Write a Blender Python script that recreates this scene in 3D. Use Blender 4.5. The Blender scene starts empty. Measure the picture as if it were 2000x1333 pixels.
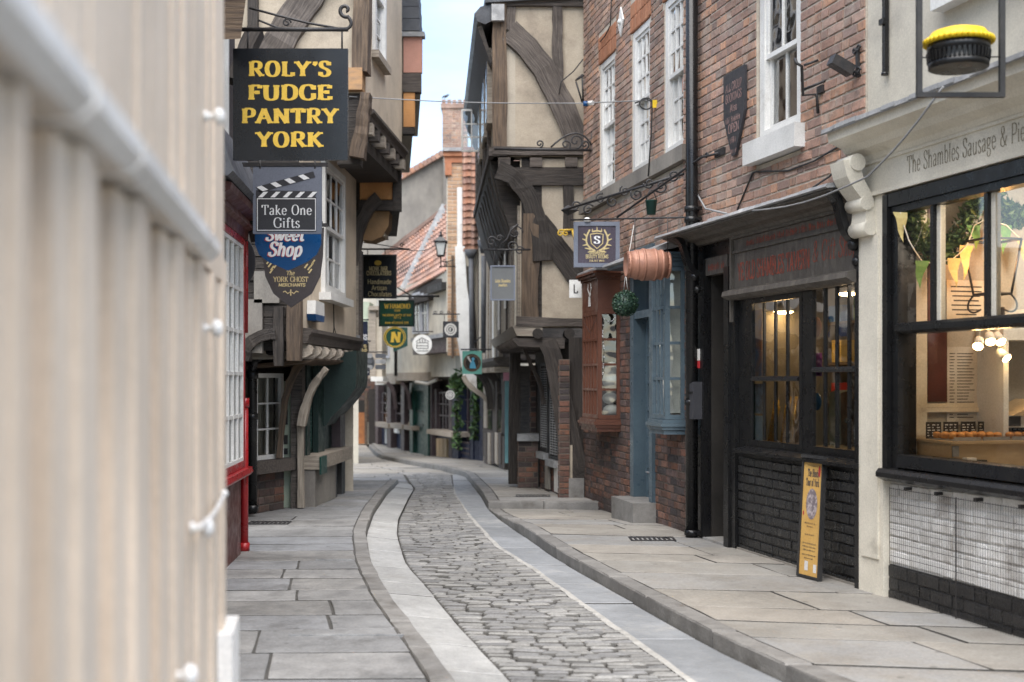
import bpy, bmesh, math, random
from mathutils import Vector as V, Matrix

R = random.Random(11)
sc = bpy.context.scene
col = sc.collection

# ------------------------------------------------------------------ camera
cam = bpy.data.objects.new('camera', bpy.data.cameras.new('camera'))
col.objects.link(cam)
cam.location = (0, 0, 1.5)
cam.rotation_euler = (math.radians(90), 0, 0)
cam.data.sensor_width = 36.0
cam.data.lens = 43.2
cam.data.shift_y = 0.03675
cam.data.clip_start = 0.05
cam.data.clip_end = 900
cam.data.dof.use_dof = True
cam.data.dof.focus_distance = 10.8
cam.data.dof.aperture_fstop = 1.8
sc.camera = cam

# ------------------------------------------------------------------ sky, sun, exposure
SUN_EL, SUN_AZ = 64.0, 180.0
world = bpy.data.worlds.new("World")
sc.world = world
world.use_nodes = True
wt = world.node_tree
wt.nodes.clear()
_o = wt.nodes.new('ShaderNodeOutputWorld')
_b = wt.nodes.new('ShaderNodeBackground')
_b.inputs['Strength'].default_value = 0.06
_s = wt.nodes.new('ShaderNodeTexSky')
_s.sky_type = 'NISHITA'
_s.sun_disc = False
_s.sun_elevation = math.radians(SUN_EL)
_s.sun_rotation = math.radians(SUN_AZ)
_s.air_density = 1.0
_s.dust_density = 0.5
_s.ozone_density = 1.2
_tc = wt.nodes.new('ShaderNodeTexCoord')
_mp = wt.nodes.new('ShaderNodeMapping')
_mp.inputs['Scale'].default_value = (1.0, 1.0, 2.6)
_mp.inputs['Location'].default_value = (0.3, 0.1, 0.4)
_n = wt.nodes.new('ShaderNodeTexNoise')
_n.inputs['Scale'].default_value = 1.7
_n.inputs['Detail'].default_value = 7
_n.inputs['Roughness'].default_value = 0.58
_r = wt.nodes.new('ShaderNodeValToRGB')
_r.color_ramp.elements[0].position = 0.42
_r.color_ramp.elements[0].color = (0.06, 0.06, 0.06, 1)
_r.color_ramp.elements[1].position = 0.74
_r.color_ramp.elements[1].color = (0.66, 0.66, 0.66, 1)
_m = wt.nodes.new('ShaderNodeMix')
_m.data_type = 'RGBA'
_m.inputs[7].default_value = (5.6, 5.8, 6.0, 1)
wt.links.new(_tc.outputs['Generated'], _mp.inputs['Vector'])
wt.links.new(_mp.outputs[0], _n.inputs['Vector'])
wt.links.new(_n.outputs['Fac'], _r.inputs['Fac'])
wt.links.new(_r.outputs['Color'], _m.inputs[0])
wt.links.new(_s.outputs[0], _m.inputs[6])
wt.links.new(_m.outputs[2], _b.inputs['Color'])
wt.links.new(_b.outputs[0], _o.inputs[0])

sun = bpy.data.objects.new('sun', bpy.data.lights.new('sun', 'SUN'))
col.objects.link(sun)
sun.data.energy = 1.5
sun.data.angle = math.radians(75)
sun.data.color = (1.0, 0.95, 0.88)
_el, _az = math.radians(SUN_EL), math.radians(SUN_AZ)
_dir = V((math.sin(_az) * math.cos(_el), math.cos(_az) * math.cos(_el), math.sin(_el)))
sun.rotation_euler = (-_dir).to_track_quat('-Z', 'Y').to_euler()

sc.view_settings.view_transform = 'Standard'
sc.view_settings.look = 'None'
sc.view_settings.gamma = 1.0
sc.view_settings.use_curve_mapping = False
sc.view_settings.exposure = 2.42
try:
    sc.cycles.use_denoising = True
    sc.cycles.max_bounces = 8
    sc.cycles.diffuse_bounces = 4
    sc.cycles.glossy_bounces = 3
    sc.cycles.transparent_max_bounces = 12
    sc.cycles.sample_clamp_indirect = 6.0
except Exception:
    pass

# ------------------------------------------------------------------ mesh helpers
F = 2400.0
def P(px, py, Y):
    """the point at depth Y that the photograph shows at px, py"""
    return V((Y * (px - 1000) / F, Y, 1.5 + Y * (740 - py) / F))
def PX(px, Y):
    return Y * (px - 1000) / F
def PZ(py, Y):
    return 1.5 + Y * (740 - py) / F

WL = {}          # world location of every object
class MB:
    def __init__(s):
        s.v, s.f, s.g, s.m, s.sm = [], [], [], [], []
        s.cm = 0
    def add(s, vs, fs, gs=None, smooth=False):
        n = len(s.v)
        s.v.extend(V(q) for q in vs)
        s.g.extend(gs if gs else vs)
        for f in fs:
            s.f.append([i + n for i in f]); s.m.append(s.cm); s.sm.append(smooth)
        return s
    def build(s, name, mats, parent=None, label=None, kind=None, recalc=True, origin=None):
        if not s.v:
            return None
        me = bpy.data.meshes.new(name)
        if origin is None:
            lo = [min(q[i] for q in s.v) for i in range(3)]
            hi = [max(q[i] for q in s.v) for i in range(3)]
            c = V(((lo[0] + hi[0]) / 2, (lo[1] + hi[1]) / 2, lo[2]))
        else:
            c = V(origin)
        me.from_pydata([tuple(q - c) for q in s.v], [], s.f)
        if not isinstance(mats, (list, tuple)):
            mats = [mats]
        for m in mats:
            me.materials.append(m)
        me.polygons.foreach_set('material_index', s.m)
        me.polygons.foreach_set('use_smooth', s.sm)
        if recalc and len(s.f) < 60000:
            bm = bmesh.new(); bm.from_mesh(me)
            bmesh.ops.recalc_face_normals(bm, faces=bm.faces)
            bm.to_mesh(me); bm.free()
        at = me.attributes.new('gc', 'FLOAT_VECTOR', 'POINT')
        flat = []
        for q in s.g:
            flat.extend((q[0], q[1], q[2]))
        at.data.foreach_set('vector', flat)
        me.update()
        return place(name, me, c, parent, label, kind)
    # ---- primitives
    def hexa(s, c8, gs=None):
        """8 corners: bottom ring 0-3, top ring 4-7"""
        return s.add(c8, [(3, 2, 1, 0), (4, 5, 6, 7), (0, 1, 5, 4), (1, 2, 6, 5), (2, 3, 7, 6), (3, 0, 4, 7)], gs)
    def box(s, x0, x1, y0, y1, z0, z1):
        return s.hexa([(x0, y0, z0), (x1, y0, z0), (x1, y1, z0), (x0, y1, z0), (x0, y0, z1), (x1, y0, z1), (x1, y1, z1), (x0, y1, z1)])
    def slab(s, poly, z0, z1, ch=0.0, gs=None, side=0):
        """polygon prism upwards with a chamfered top edge; z1 may be a list per corner"""
        n = len(poly)
        zt = z1 if isinstance(z1, (list, tuple)) else [z1] * n
        cx = sum(p[0] for p in poly) / n; cy = sum(p[1] for p in poly) / n
        vs = [(p[0], p[1], z0) for p in poly]
        if ch > 0:
            vs += [(p[0], p[1], zt[i] - ch) for i, p in enumerate(poly)]
            for i, p in enumerate(poly):
                dx, dy = cx - p[0], cy - p[1]
                l = math.hypot(dx, dy) or 1
                k = min(ch * 1.7 / l, .5)
                vs.append((p[0] + dx * k, p[1] + dy * k, zt[i]))
            L = 3
        else:
            vs += [(p[0], p[1], zt[i]) for i, p in enumerate(poly)]
            L = 2
        fs = [tuple(range((L - 1) * n, L * n))]
        for k in range(L - 1):
            for i in range(n):
                j = (i + 1) % n
                fs.append((k * n + i, k * n + j, (k + 1) * n + j, (k + 1) * n + i))
        s.add(vs, fs, gs)
        if side:
            for i in range(n): s.m[len(s.m) - (L - 1) * n + i] = side
        return s
    def sweep(s, pts, w, t, nrm, wob=0.0, caps=True, smooth=False):
        """rectangular section along a path; w is the size in the plane across the path, t the size along nrm"""
        pts = [V(p) for p in pts]
        nrm = V(nrm).normalized()
        vs, gs, fs = [], [], []
        L = 0.0
        n = len(pts); go = R.uniform(0, 60)
        for i, p in enumerate(pts):
            a = pts[max(i - 1, 0)]; b = pts[min(i + 1, n - 1)]
            tg = (b - a).normalized()
            sd = tg.cross(nrm).normalized()
            nn = sd.cross(tg).normalized()
            if i:
                L += (p - pts[i - 1]).length
            ww = (w[i] if isinstance(w, (list, tuple)) else w) / 2
            tt = (t[i] if isinstance(t, (list, tuple)) else t) / 2
            for (a1, b1) in ((-1, -1), (1, -1), (1, 1), (-1, 1)):
                j = R.uniform(-wob, wob); k = R.uniform(-wob, wob)
                vs.append(p + sd * (a1 * ww + j) + nn * (b1 * tt + k))
                gs.append((L + go, a1 * ww + go, b1 * tt))
        for i in range(n - 1):
            for k in range(4):
                j = (k + 1) % 4
                fs.append((i * 4 + k, i * 4 + j, i * 4 + 4 + j, i * 4 + 4 + k))
        if caps:
            fs.append((3, 2, 1, 0)); fs.append(tuple((n - 1) * 4 + k for k in range(4)))
        return s.add(vs, fs, gs, smooth)
    def beam(s, p0, p1, w, t, nrm=(0, -1, 0), wob=0.0, n=1):
        p0, p1 = V(p0), V(p1)
        return s.sweep([p0.lerp(p1, i / n) for i in range(n + 1)], w, t, nrm, wob)
    def tube(s, pts, r, n=8, caps=True):
        pts = [V(p) for p in pts]
        m = len(pts)
        vs, gs, fs = [], [], []
        up = None; L = 0
        for i, p in enumerate(pts):
            tg = (pts[min(i + 1, m - 1)] - pts[max(i - 1, 0)]).normalized()
            if up is None:
                up = V((0, 0, 1)) if abs(tg.z) < .9 else V((1, 0, 0))
            sd = tg.cross(up).normalized(); up = sd.cross(tg).normalized()
            if i: L += (p - pts[i - 1]).length
            rr = r[i] if isinstance(r, (list, tuple)) else r
            for k in range(n):
                a = 2 * math.pi * k / n
                vs.append(p + sd * (math.cos(a) * rr) + up * (math.sin(a) * rr))
                gs.append((L, rr * math.cos(a) + p[0], rr * math.sin(a) + p[2]))
        for i in range(m - 1):
            for k in range(n):
                j = (k + 1) % n
                fs.append((i * n + k, i * n + j, i * n + n + j, i * n + n + k))
        s.add(vs, fs, gs, True)
        if caps:
            q = len(s.v) - len(vs)
            for ring in (list(range(n))[::-1], [(m - 1) * n + k for k in range(n)]):
                s.f.append([q + i for i in ring]); s.m.append(s.cm); s.sm.append(False)
        return s
    def lathe(s, prof, o, ax=(0, 0, 1), n=16, smooth=True, lobes=None):
        """profile of (radius, height) turned about the axis ax through o"""
        ax = V(ax).normalized(); o = V(o)
        e1 = ax.cross(V((0, 1, 0)) if abs(ax.y) < .9 else V((1, 0, 0))).normalized()
        e2 = ax.cross(e1)
        vs, fs = [], []
        for (r, h) in prof:
            for k in range(n):
                a = 2 * math.pi * k / n
                rr = r * (1 + (lobes if (k % 2) else 0)) if lobes else r
                vs.append(o + ax * h + e1 * (math.cos(a) * rr) + e2 * (math.sin(a) * rr))
        for i in range(len(prof) - 1):
            for k in range(n):
                j = (k + 1) % n
                fs.append((i * n + k, i * n + j, i * n + n + j, i * n + n + k))
        s.add(vs, fs, None, smooth)
        q = len(s.v) - len(vs)
        for ring in (list(range(n))[::-1], [(len(prof) - 1) * n + k for k in range(n)]):
            s.f.append([q + i for i in ring]); s.m.append(s.cm); s.sm.append(False)
        return s
    def ball(s, c, r, n=10, m=6, sz=1.0):
        return s.lathe([(max(r * math.sin(math.pi * i / m), r * .02), -r * sz * math.cos(math.pi * i / m)) for i in range(m + 1)], c, (0, 0, 1), n)
    def quad(s, a, b, c, d):
        return s.add([a, b, c, d], [(0, 1, 2, 3)])

def place(name, me, c, parent=None, label=None, kind=None, rot=None):
    o = bpy.data.objects.new(name, me)
    col.objects.link(o)
    c = V(c)
    if parent is not None:
        o.parent = parent
        o.location = c - WL[parent.name]
    else:
        o.location = c
    WL[o.name] = c
    if rot is not None:
        o.rotation_euler = rot
    if label: o['label'] = label
    if kind: o['kind'] = kind
    return o

def thing(name, label, cat, loc, group=None):
    o = bpy.data.objects.new(name, None)
    col.objects.link(o)
    o.empty_display_size = .2
    o.location = V(loc)
    WL[o.name] = V(loc)
    o['label'] = label; o['category'] = cat
    if group: o['group'] = group
    return o

def tag(o, label, cat, group=None):
    o['label'] = label; o['category'] = cat
    if group: o['group'] = group
    return o

class Fr:
    """a wall's own axes: u along it, d out of it towards the street, z up"""
    def __init__(s, o, u, n):
        s.o = V((o[0], o[1], 0)); s.u = V((u[0], u[1], 0)).normalized(); s.n = V((n[0], n[1], 0)).normalized()
    def p(s, u, d, z):
        return s.o + s.u * u + s.n * d + V((0, 0, z))
    def box(s, mb, u0, u1, d0, d1, z0, z1, skew=0):
        q = [(u0, d0), (u1, d0), (u1, d1), (u0, d1)]
        return mb.hexa([s.p(a, b, z0) for a, b in q] + [s.p(a, b, z1) for a, b in q])
    def prism(s, mb, poly, d0, d1):
        """polygon of (u, z) given a depth"""
        n = len(poly)
        vs = [s.p(a, d0, z) for a, z in poly] + [s.p(a, d1, z) for a, z in poly]
        fs = [tuple(range(n))[::-1], tuple(range(n, 2 * n))]
        for i in range(n):
            j = (i + 1) % n
            fs.append((i, j, n + j, n + i))
        return mb.add(vs, fs)
    def prof(s, mb, poly, u0, u1):
        """profile of (d, z) run along the wall"""
        n = len(poly)
        vs = [s.p(u0, a, z) for a, z in poly] + [s.p(u1, a, z) for a, z in poly]
        fs = [tuple(range(n))[::-1], tuple(range(n, 2 * n))]
        for i in range(n):
            j = (i + 1) % n
            fs.append((i, j, n + j, n + i))
        return mb.add(vs, fs)
    def at_px(s, px, d=0):
        """u where the line at distance d is seen at image column px"""
        t = (px - 1000) / F
        o = s.o + s.n * d
        return (t * o.y - o.x) / (s.u.x - t * s.u.y)
    def z_at(s, px, py, d=0):
        u = s.at_px(px, d)
        return PZ(py, s.p(u, d, 0).y)
    def rot(s):
        return Matrix(((s.u.x, s.n.x, 0), (s.u.y, s.n.y, 0), (0, 0, 1))).to_euler() if s.u.cross(s.n).z > 0 else Matrix(((-s.u.x, s.n.x, 0), (-s.u.y, s.n.y, 0), (0, 0, 1))).to_euler()

def frame2(a, b, n_side):
    """frame from point a to b (x, y); n_side = a point on the street side"""
    a, b = V((a[0], a[1])), V((b[0], b[1]))
    u = (b - a).normalized()
    n = V((-u.y, u.x))
    if n.dot(V(n_side) - a) < 0:
        n = -n
    f = Fr(a, u, n); f.L = (b - a).length
    return f

def arc(c, r, a0, a1, n, ex, ey):
    c = V(c); ex = V(ex); ey = V(ey)
    return [c + ex * (r * math.cos(math.radians(a0 + (a1 - a0) * i / n))) + ey * (r * math.sin(math.radians(a0 + (a1 - a0) * i / n))) for i in range(n + 1)]
def spiral(c, r0, r1, a0, a1, n, ex, ey):
    c = V(c); ex = V(ex); ey = V(ey)
    out = []
    for i in range(n + 1):
        t = i / n; r = r0 + (r1 - r0) * t; a = math.radians(a0 + (a1 - a0) * t)
        out.append(c + ex * (r * math.cos(a)) + ey * (r * math.sin(a)))
    return out
def bez(p0, p1, p2, n=8):
    p0, p1, p2 = V(p0), V(p1), V(p2)
    return [p0 * (1 - t) ** 2 + p1 * (2 * t * (1 - t)) + p2 * t * t for t in [i / n for i in range(n + 1)]]
def bez3(p0, p1, p2, p3, n=10):
    p0, p1, p2, p3 = V(p0), V(p1), V(p2), V(p3)
    return [p0 * (1 - t) ** 3 + p1 * (3 * t * (1 - t) ** 2) + p2 * (3 * t * t * (1 - t)) + p3 * t ** 3 for t in [i / n for i in range(n + 1)]]

# ------------------------------------------------------------------ materials
MATS = {}
def mat(name, c1, c2=None, sc_=6.0, st=(1, 1, 1), rough=.75, bump=0.0, bsc=40.0, rnd=0.0, pal=None, dirt=None, damt=.5, dsc=1.6,
        metal=0.0, spec=.4, c2amt=(.35, .7), emit=None, rvar=.15, fine=.12, fsc=90.0, wide=(.82, 1.14), wsc=.9, spots=None):
    m = bpy.data.materials.new(name)
    MATS[name] = m
    m.use_nodes = True
    nt = m.node_tree
    nd = nt.nodes; lk = nt.links.new
    bs = nd['Principled BSDF']
    def N(t, **k):
        q = nd.new(t)
        for a, b in k.items(): setattr(q, a, b)
        return q
    def mixc(fac, a, b, mode='MIX'):
        q = N('ShaderNodeMix', data_type='RGBA', blend_type=mode)
        for i, x in ((0, fac), (6, a), (7, b)):
            if hasattr(x, 'is_linked') or hasattr(x, 'links'): lk(x, q.inputs[i])
            else: q.inputs[i].default_value = x if i == 0 else (*x, 1)
        return q.outputs[2]
    at = N('ShaderNodeAttribute', attribute_name='gc')
    oi = N('ShaderNodeObjectInfo')
    geo = N('ShaderNodeNewGeometry')
    off = N('ShaderNodeVectorMath', operation='SCALE'); off.inputs[0].default_value = (37.1, 19.7, 53.3)
    lk(oi.outputs['Random'], off.inputs['Scale'])
    ad = N('ShaderNodeVectorMath', operation='ADD')
    lk(at.outputs['Vector'], ad.inputs[0]); lk(off.outputs[0], ad.inputs[1])
    ml = N('ShaderNodeVectorMath', operation='MULTIPLY'); ml.inputs[1].default_value = st
    lk(ad.outputs[0], ml.inputs[0])
    vec = ml.outputs[0]
    def noise(scale, det=5, v=None, rg=.6):
        q = N('ShaderNodeTexNoise'); q.inputs['Scale'].default_value = scale; q.inputs['Detail'].default_value = det
        q.inputs['Roughness'].default_value = rg
        lk(v if v is not None else vec, q.inputs['Vector'])
        return q.outputs['Fac']
    def ramp(f, a, b):
        q = N('ShaderNodeMapRange'); q.inputs[1].default_value = a; q.inputs[2].default_value = b
        lk(f, q.inputs[0]); return q.outputs[0]
    fr = N('ShaderNodeMath', operation='ADD'); lk(oi.outputs['Random'], fr.inputs[0]); lk(geo.outputs['Random Per Island'], fr.inputs[1])
    fc = N('ShaderNodeMath', operation='FRACT'); lk(fr.outputs[0], fc.inputs[0])
    rn = fc.outputs[0]
    if pal:
        cr = N('ShaderNodeValToRGB'); cr.color_ramp.interpolation = 'CONSTANT' if len(pal) > 3 else 'LINEAR'
        els = cr.color_ramp.elements
        while len(els) < len(pal): els.new(.5)
        for i, c in enumerate(pal):
            els[i].position = i / len(pal) if len(pal) > 3 else i / (len(pal) - 1); els[i].color = (*c, 1)
        lk(rn, cr.inputs[0]); base = cr.outputs[0]
        if c2: base = mixc(ramp(noise(sc_), *c2amt), base, c2)
    else:
        base = mixc(ramp(noise(sc_), *c2amt), c1, c2) if c2 else None
        if base is None:
            base = mixc(0.0, c1, c1)
    if rnd:
        mr = N('ShaderNodeMapRange'); mr.inputs[3].default_value = 1 - rnd; mr.inputs[4].default_value = 1 + rnd
        m7 = N('ShaderNodeMath', operation='MULTIPLY'); m7.inputs[1].default_value = 7.31; lk(rn, m7.inputs[0])
        f7 = N('ShaderNodeMath', operation='FRACT'); lk(m7.outputs[0], f7.inputs[0])
        lk(f7.outputs[0], mr.inputs[0])
        q = N('ShaderNodeVectorMath', operation='SCALE'); lk(base, q.inputs[0]); lk(mr.outputs[0], q.inputs['Scale'])
        base = q.outputs[0]
    if dirt:
        base = mixc(ramp(noise(dsc, 6, geo.outputs['Position'], .65), .62 - damt * .3, .80 - damt * .15), base, dirt)
    if spots:
        vo = N('ShaderNodeTexVoronoi'); vo.inputs['Scale'].default_value = spots[0]; lk(geo.outputs['Position'], vo.inputs['Vector'])
        sw = N('ShaderNodeMath', operation='GREATER_THAN'); sw.inputs[1].default_value = .62
        sp_ = N('ShaderNodeSeparateColor'); lk(vo.outputs['Color'], sp_.inputs[0]); lk(sp_.outputs[0], sw.inputs[0])
        inr = ramp(vo.outputs['Distance'], spots[1] * 1.25, spots[1])
        mu = N('ShaderNodeMath', operation='MULTIPLY'); lk(inr, mu.inputs[0]); lk(sw.outputs[0], mu.inputs[1])
        m2 = N('ShaderNodeMath', operation='MULTIPLY'); lk(mu.outputs[0], m2.inputs[0]); m2.inputs[1].default_value = .55
        base = mixc(m2.outputs[0], base, spots[2])
    if wide and not emit:
        mr = N('ShaderNodeMapRange'); mr.inputs[1].default_value = .32; mr.inputs[2].default_value = .68
        mr.inputs[3].default_value = wide[0]; mr.inputs[4].default_value = wide[1]
        lk(noise(wsc, 5, geo.outputs['Position'], .62), mr.inputs[0])
        q = N('ShaderNodeVectorMath', operation='SCALE'); lk(base, q.inputs[0]); lk(mr.outputs[0], q.inputs['Scale'])
        base = q.outputs[0]
    if fine:
        mr = N('ShaderNodeMapRange'); mr.inputs[1].default_value = .3; mr.inputs[2].default_value = .7
        mr.inputs[3].default_value = 1 - fine; mr.inputs[4].default_value = 1 + fine
        lk(noise(fsc, 3), mr.inputs[0])
        q = N('ShaderNodeVectorMath', operation='SCALE'); lk(base, q.inputs[0]); lk(mr.outputs[0], q.inputs['Scale'])
        base = q.outputs[0]
    lk(base, bs.inputs['Base Color'])
    if rvar:
        mr = N('ShaderNodeMapRange'); mr.inputs[1].default_value = .3; mr.inputs[2].default_value = .7
        mr.inputs[3].default_value = max(rough - rvar, .05); mr.inputs[4].default_value = min(rough + rvar, 1)
        lk(noise(sc_ * 2.3, 4), mr.inputs[0]); lk(mr.outputs[0], bs.inputs['Roughness'])
    else:
        bs.inputs['Roughness'].default_value = rough
    bs.inputs['Metallic'].default_value = metal
    bs.inputs['Specular IOR Level'].default_value = spec
    if bump:
        bp = N('ShaderNodeBump'); bp.inputs['Strength'].default_value = min(bump, 1); bp.inputs['Distance'].default_value = .012
        lk(noise(bsc, 6), bp.inputs['Height']); lk(bp.outputs[0], bs.inputs['Normal'])
    if emit:
        bs.inputs['Emission Color'].default_value = (*emit[0], 1); bs.inputs['Emission Strength'].default_value = emit[1]
    return m

def glass_mat(name, tint=(.9, .93, .92), refl=.16, wave=.25, wsc=5.0):
    m = bpy.data.materials.new(name); MATS[name] = m
    m.use_nodes = True
    nt = m.node_tree; nd = nt.nodes; lk = nt.links.new
    nd.remove(nd['Principled BSDF'])
    tr = nd.new('ShaderNodeBsdfTransparent'); tr.inputs[0].default_value = (*tint, 1)
    gl = nd.new('ShaderNodeBsdfGlossy'); gl.inputs['Roughness'].default_value = .03
    lw = nd.new('ShaderNodeFresnel'); lw.inputs['IOR'].default_value = 1.5
    mr = nd.new('ShaderNodeMapRange'); mr.inputs[1].default_value = 0.0; mr.inputs[2].default_value = 1.0
    mr.inputs[3].default_value = refl; mr.inputs[4].default_value = 1.0
    mx = nd.new('ShaderNodeMixShader')
    lk(lw.outputs[0], mr.inputs[0]); lk(mr.outputs[0], mx.inputs[0]); lk(tr.outputs[0], mx.inputs[1]); lk(gl.outputs[0], mx.inputs[2])
    geo = nd.new('ShaderNodeNewGeometry')
    nz = nd.new('ShaderNodeTexNoise'); nz.inputs['Scale'].default_value = wsc; nz.inputs['Detail'].default_value = 1
    bp = nd.new('ShaderNodeBump'); bp.inputs['Strength'].default_value = wave; bp.inputs['Distance'].default_value = .02
    lk(geo.outputs['Position'], nz.inputs['Vector']); lk(nz.outputs['Fac'], bp.inputs['Height']); lk(bp.outputs[0], gl.inputs['Normal'])
    lk(mx.outputs[0], nd['Material Output'].inputs[0])
    return m

BRICKPAL = [(.37, .222, .165), (.33, .208, .16), (.41, .268, .20), (.35, .222, .175), (.25, .178, .15), (.385, .225, .155), (.30, .198, .16), (.43, .24, .155), (.38, .258, .205)]
M_brick = mat('brick', None, (.18, .13, .108), sc_=16, pal=BRICKPAL, c2amt=(.46, .82), rough=.9, bump=.6, bsc=55, dirt=(.42, .37, .31), damt=.26, dsc=3.5, rnd=.18, wide=(.72, 1.2), wsc=1.1)
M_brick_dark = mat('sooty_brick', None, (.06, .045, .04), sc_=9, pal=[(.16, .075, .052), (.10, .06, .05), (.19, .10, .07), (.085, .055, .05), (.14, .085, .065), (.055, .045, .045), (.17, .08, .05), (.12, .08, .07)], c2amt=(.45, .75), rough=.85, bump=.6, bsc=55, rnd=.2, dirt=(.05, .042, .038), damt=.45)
M_brick_orange = mat('rubbed_brick', None, (.30, .12, .06), sc_=10, pal=[(.40, .185, .10), (.36, .16, .09), (.43, .21, .12)], rough=.9, bump=.3, rnd=.1)
M_brick_black = mat('black_painted_brick', (.009, .009, .0095), (.02, .019, .018), sc_=6, rough=.32, bump=.6, bsc=45, rnd=.35, spec=.6, dirt=(.055, .05, .045), damt=.16, dsc=5)
M_brick_white = mat('white_painted_brick', (.74, .73, .71), (.55, .53, .50), sc_=5, rough=.55, bump=.8, bsc=30, rnd=.10, dirt=(.26, .23, .2), damt=.22, dsc=3)
M_mortar = mat('mortar', (.52, .455, .375), (.38, .335, .275), sc_=7, rough=.95, bump=.5)
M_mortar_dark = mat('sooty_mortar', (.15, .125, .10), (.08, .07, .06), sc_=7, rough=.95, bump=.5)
M_plaster = mat('cream_render', (.46, .405, .325), (.37, .325, .26), sc_=2.2, rough=.9, bump=.35, bsc=22, dirt=(.23, .20, .165), damt=.18, dsc=1.3)
M_plaster_warm = mat('warm_render', (.60, .505, .39), (.51, .43, .33), sc_=2.0, rough=.9, bump=.4, bsc=20, dirt=(.30, .25, .19), damt=.2, dsc=1.6, wide=(.78, 1.15))
M_plaster_tan = mat('ochre_render', (.44, .375, .29), (.35, .295, .225), sc_=2.0, rough=.9, bump=.4, bsc=20, dirt=(.20, .165, .13), damt=.34, dsc=1.5)
M_plaster_grey = mat('grey_render', (.27, .245, .21), (.16, .145, .13), sc_=1.6, st=(1, 1, .45), rough=.95, bump=.5, bsc=16, dirt=(.10, .095, .085), damt=.3, dsc=.9)
M_plaster_pale = mat('pale_render', (.56, .52, .43), (.47, .43, .36), sc_=1.8, rough=.9, bump=.25, bsc=22, dirt=(.34, .31, .27), damt=.15, dsc=1.2)
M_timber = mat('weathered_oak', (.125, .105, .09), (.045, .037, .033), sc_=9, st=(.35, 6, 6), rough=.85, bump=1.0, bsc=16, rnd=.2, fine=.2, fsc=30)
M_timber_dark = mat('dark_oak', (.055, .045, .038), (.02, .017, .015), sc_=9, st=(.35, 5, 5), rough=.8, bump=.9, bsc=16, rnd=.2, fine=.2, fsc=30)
M_timber_brown = mat('brown_oak', (.15, .105, .07), (.05, .037, .03), sc_=8, st=(.3, 5, 5), rough=.85, bump=1.0, bsc=16, rnd=.15)
M_timber_pale = mat('bleached_oak', (.40, .345, .28), (.21, .175, .14), sc_=9, st=(.3, 5, 5), rough=.85, bump=.9, bsc=16, rnd=.15)
M_black = mat('black_paint', (.008, .008, .009), (.013, .0125, .012), sc_=4, rough=.3, bump=.10, bsc=30, spec=.38, rvar=.08)
M_black_matt = mat('dull_black', (.02, .02, .021), (.035, .033, .031), sc_=4, rough=.6, bump=.3, bsc=30)
M_iron = mat('wrought_iron', (.018, .018, .02), (.035, .03, .028), sc_=20, rough=.5, bump=.3, bsc=60, spec=.5)
M_cream = mat('cream_paint', (.69, .645, .545), (.63, .585, .49), sc_=2.5, rough=.5, bump=.12, bsc=20, dirt=(.30, .265, .21), damt=.10, dsc=2)
M_white = mat('white_paint', (.70, .69, .66), (.61, .60, .57), sc_=3, rough=.45, bump=.1, bsc=25, dirt=(.40, .37, .33), damt=.08, dsc=3)
M_fence = mat('warm_cream_paint', (.71, .60, .485), (.63, .525, .42), sc_=2.2, st=(3, 3, .5), rough=.5, bump=.15, bsc=16)
M_ledge = mat('white_gloss_paint', (.82, .80, .77), (.76, .74, .70), sc_=3, rough=.35, bump=.1)
M_red = mat('red_paint', (.33, .012, .014), (.26, .010, .013), sc_=4, rough=.32, bump=.1, spec=.55, dirt=(.15, .02, .02), damt=.1)
M_maroon = mat('brown_red_paint', (.10, .025, .018), (.07, .02, .016), sc_=4, rough=.42, bump=.15)
M_rust = mat('russet_paint', (.125, .046, .026), (.10, .038, .022), sc_=5, rough=.45, bump=.05, spec=.3)
M_blue = mat('slate_blue_paint', (.08, .118, .142), (.068, .10, .125), sc_=5, rough=.38, bump=.1, spec=.5)
M_green = mat('bottle_green_paint', (.008, .042, .034), (.010, .055, .043), sc_=5, rough=.42, bump=.1)
M_dgreen = mat('black_green_paint', (.009, .022, .019), (.013, .028, .024), sc_=4, rough=.5, bump=.25)
M_sage = mat('sage_paint', (.42, .47, .36), (.36, .41, .31), sc_=5, rough=.5)
M_teal = mat('teal_paint', (.17, .34, .35), (.14, .29, .30), sc_=5, rough=.5)
M_pink = mat('pink_paint', (.55, .25, .32), None, rough=.5)
M_navy = mat('navy_paint', (.013, .019, .042), (.02, .026, .05), sc_=5, rough=.45, bump=.1)
M_plum = mat('plum_grey_paint', (.055, .04, .045), (.075, .058, .06), sc_=5, rough=.5)
M_tile = mat('pantile', None, (.18, .10, .07), sc_=6, pal=[(.34, .19, .13), (.29, .165, .12), (.37, .225, .16), (.26, .165, .13), (.33, .20, .155), (.355, .185, .12)], c2amt=(.5, .85), rough=.9, bump=.4, rnd=.15)
M_tile_pink = mat('weathered_pantile', None, (.26, .17, .13), sc_=5, pal=[(.36, .215, .165), (.33, .205, .16), (.39, .25, .195), (.31, .195, .16), (.37, .20, .14), (.35, .23, .19)], c2amt=(.45, .8), rough=.9, bump=.4, rnd=.15)
M_slate = mat('slate', (.10, .105, .115), (.06, .062, .07), sc_=6, rough=.6, bump=.4, rnd=.2)
M_lead = mat('lead', (.30, .30, .30), (.19, .19, .19), sc_=7, rough=.55, bump=.6, bsc=18, dirt=(.46, .45, .43), damt=.3, dsc=5)
M_orange = mat('orange_render', (.55, .27, .10), (.46, .22, .085), sc_=3, rough=.85, bump=.2)
M_salmon = mat('salmon_render', (.50, .255, .19), (.43, .225, .17), sc_=3, rough=.85, bump=.2)
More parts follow.
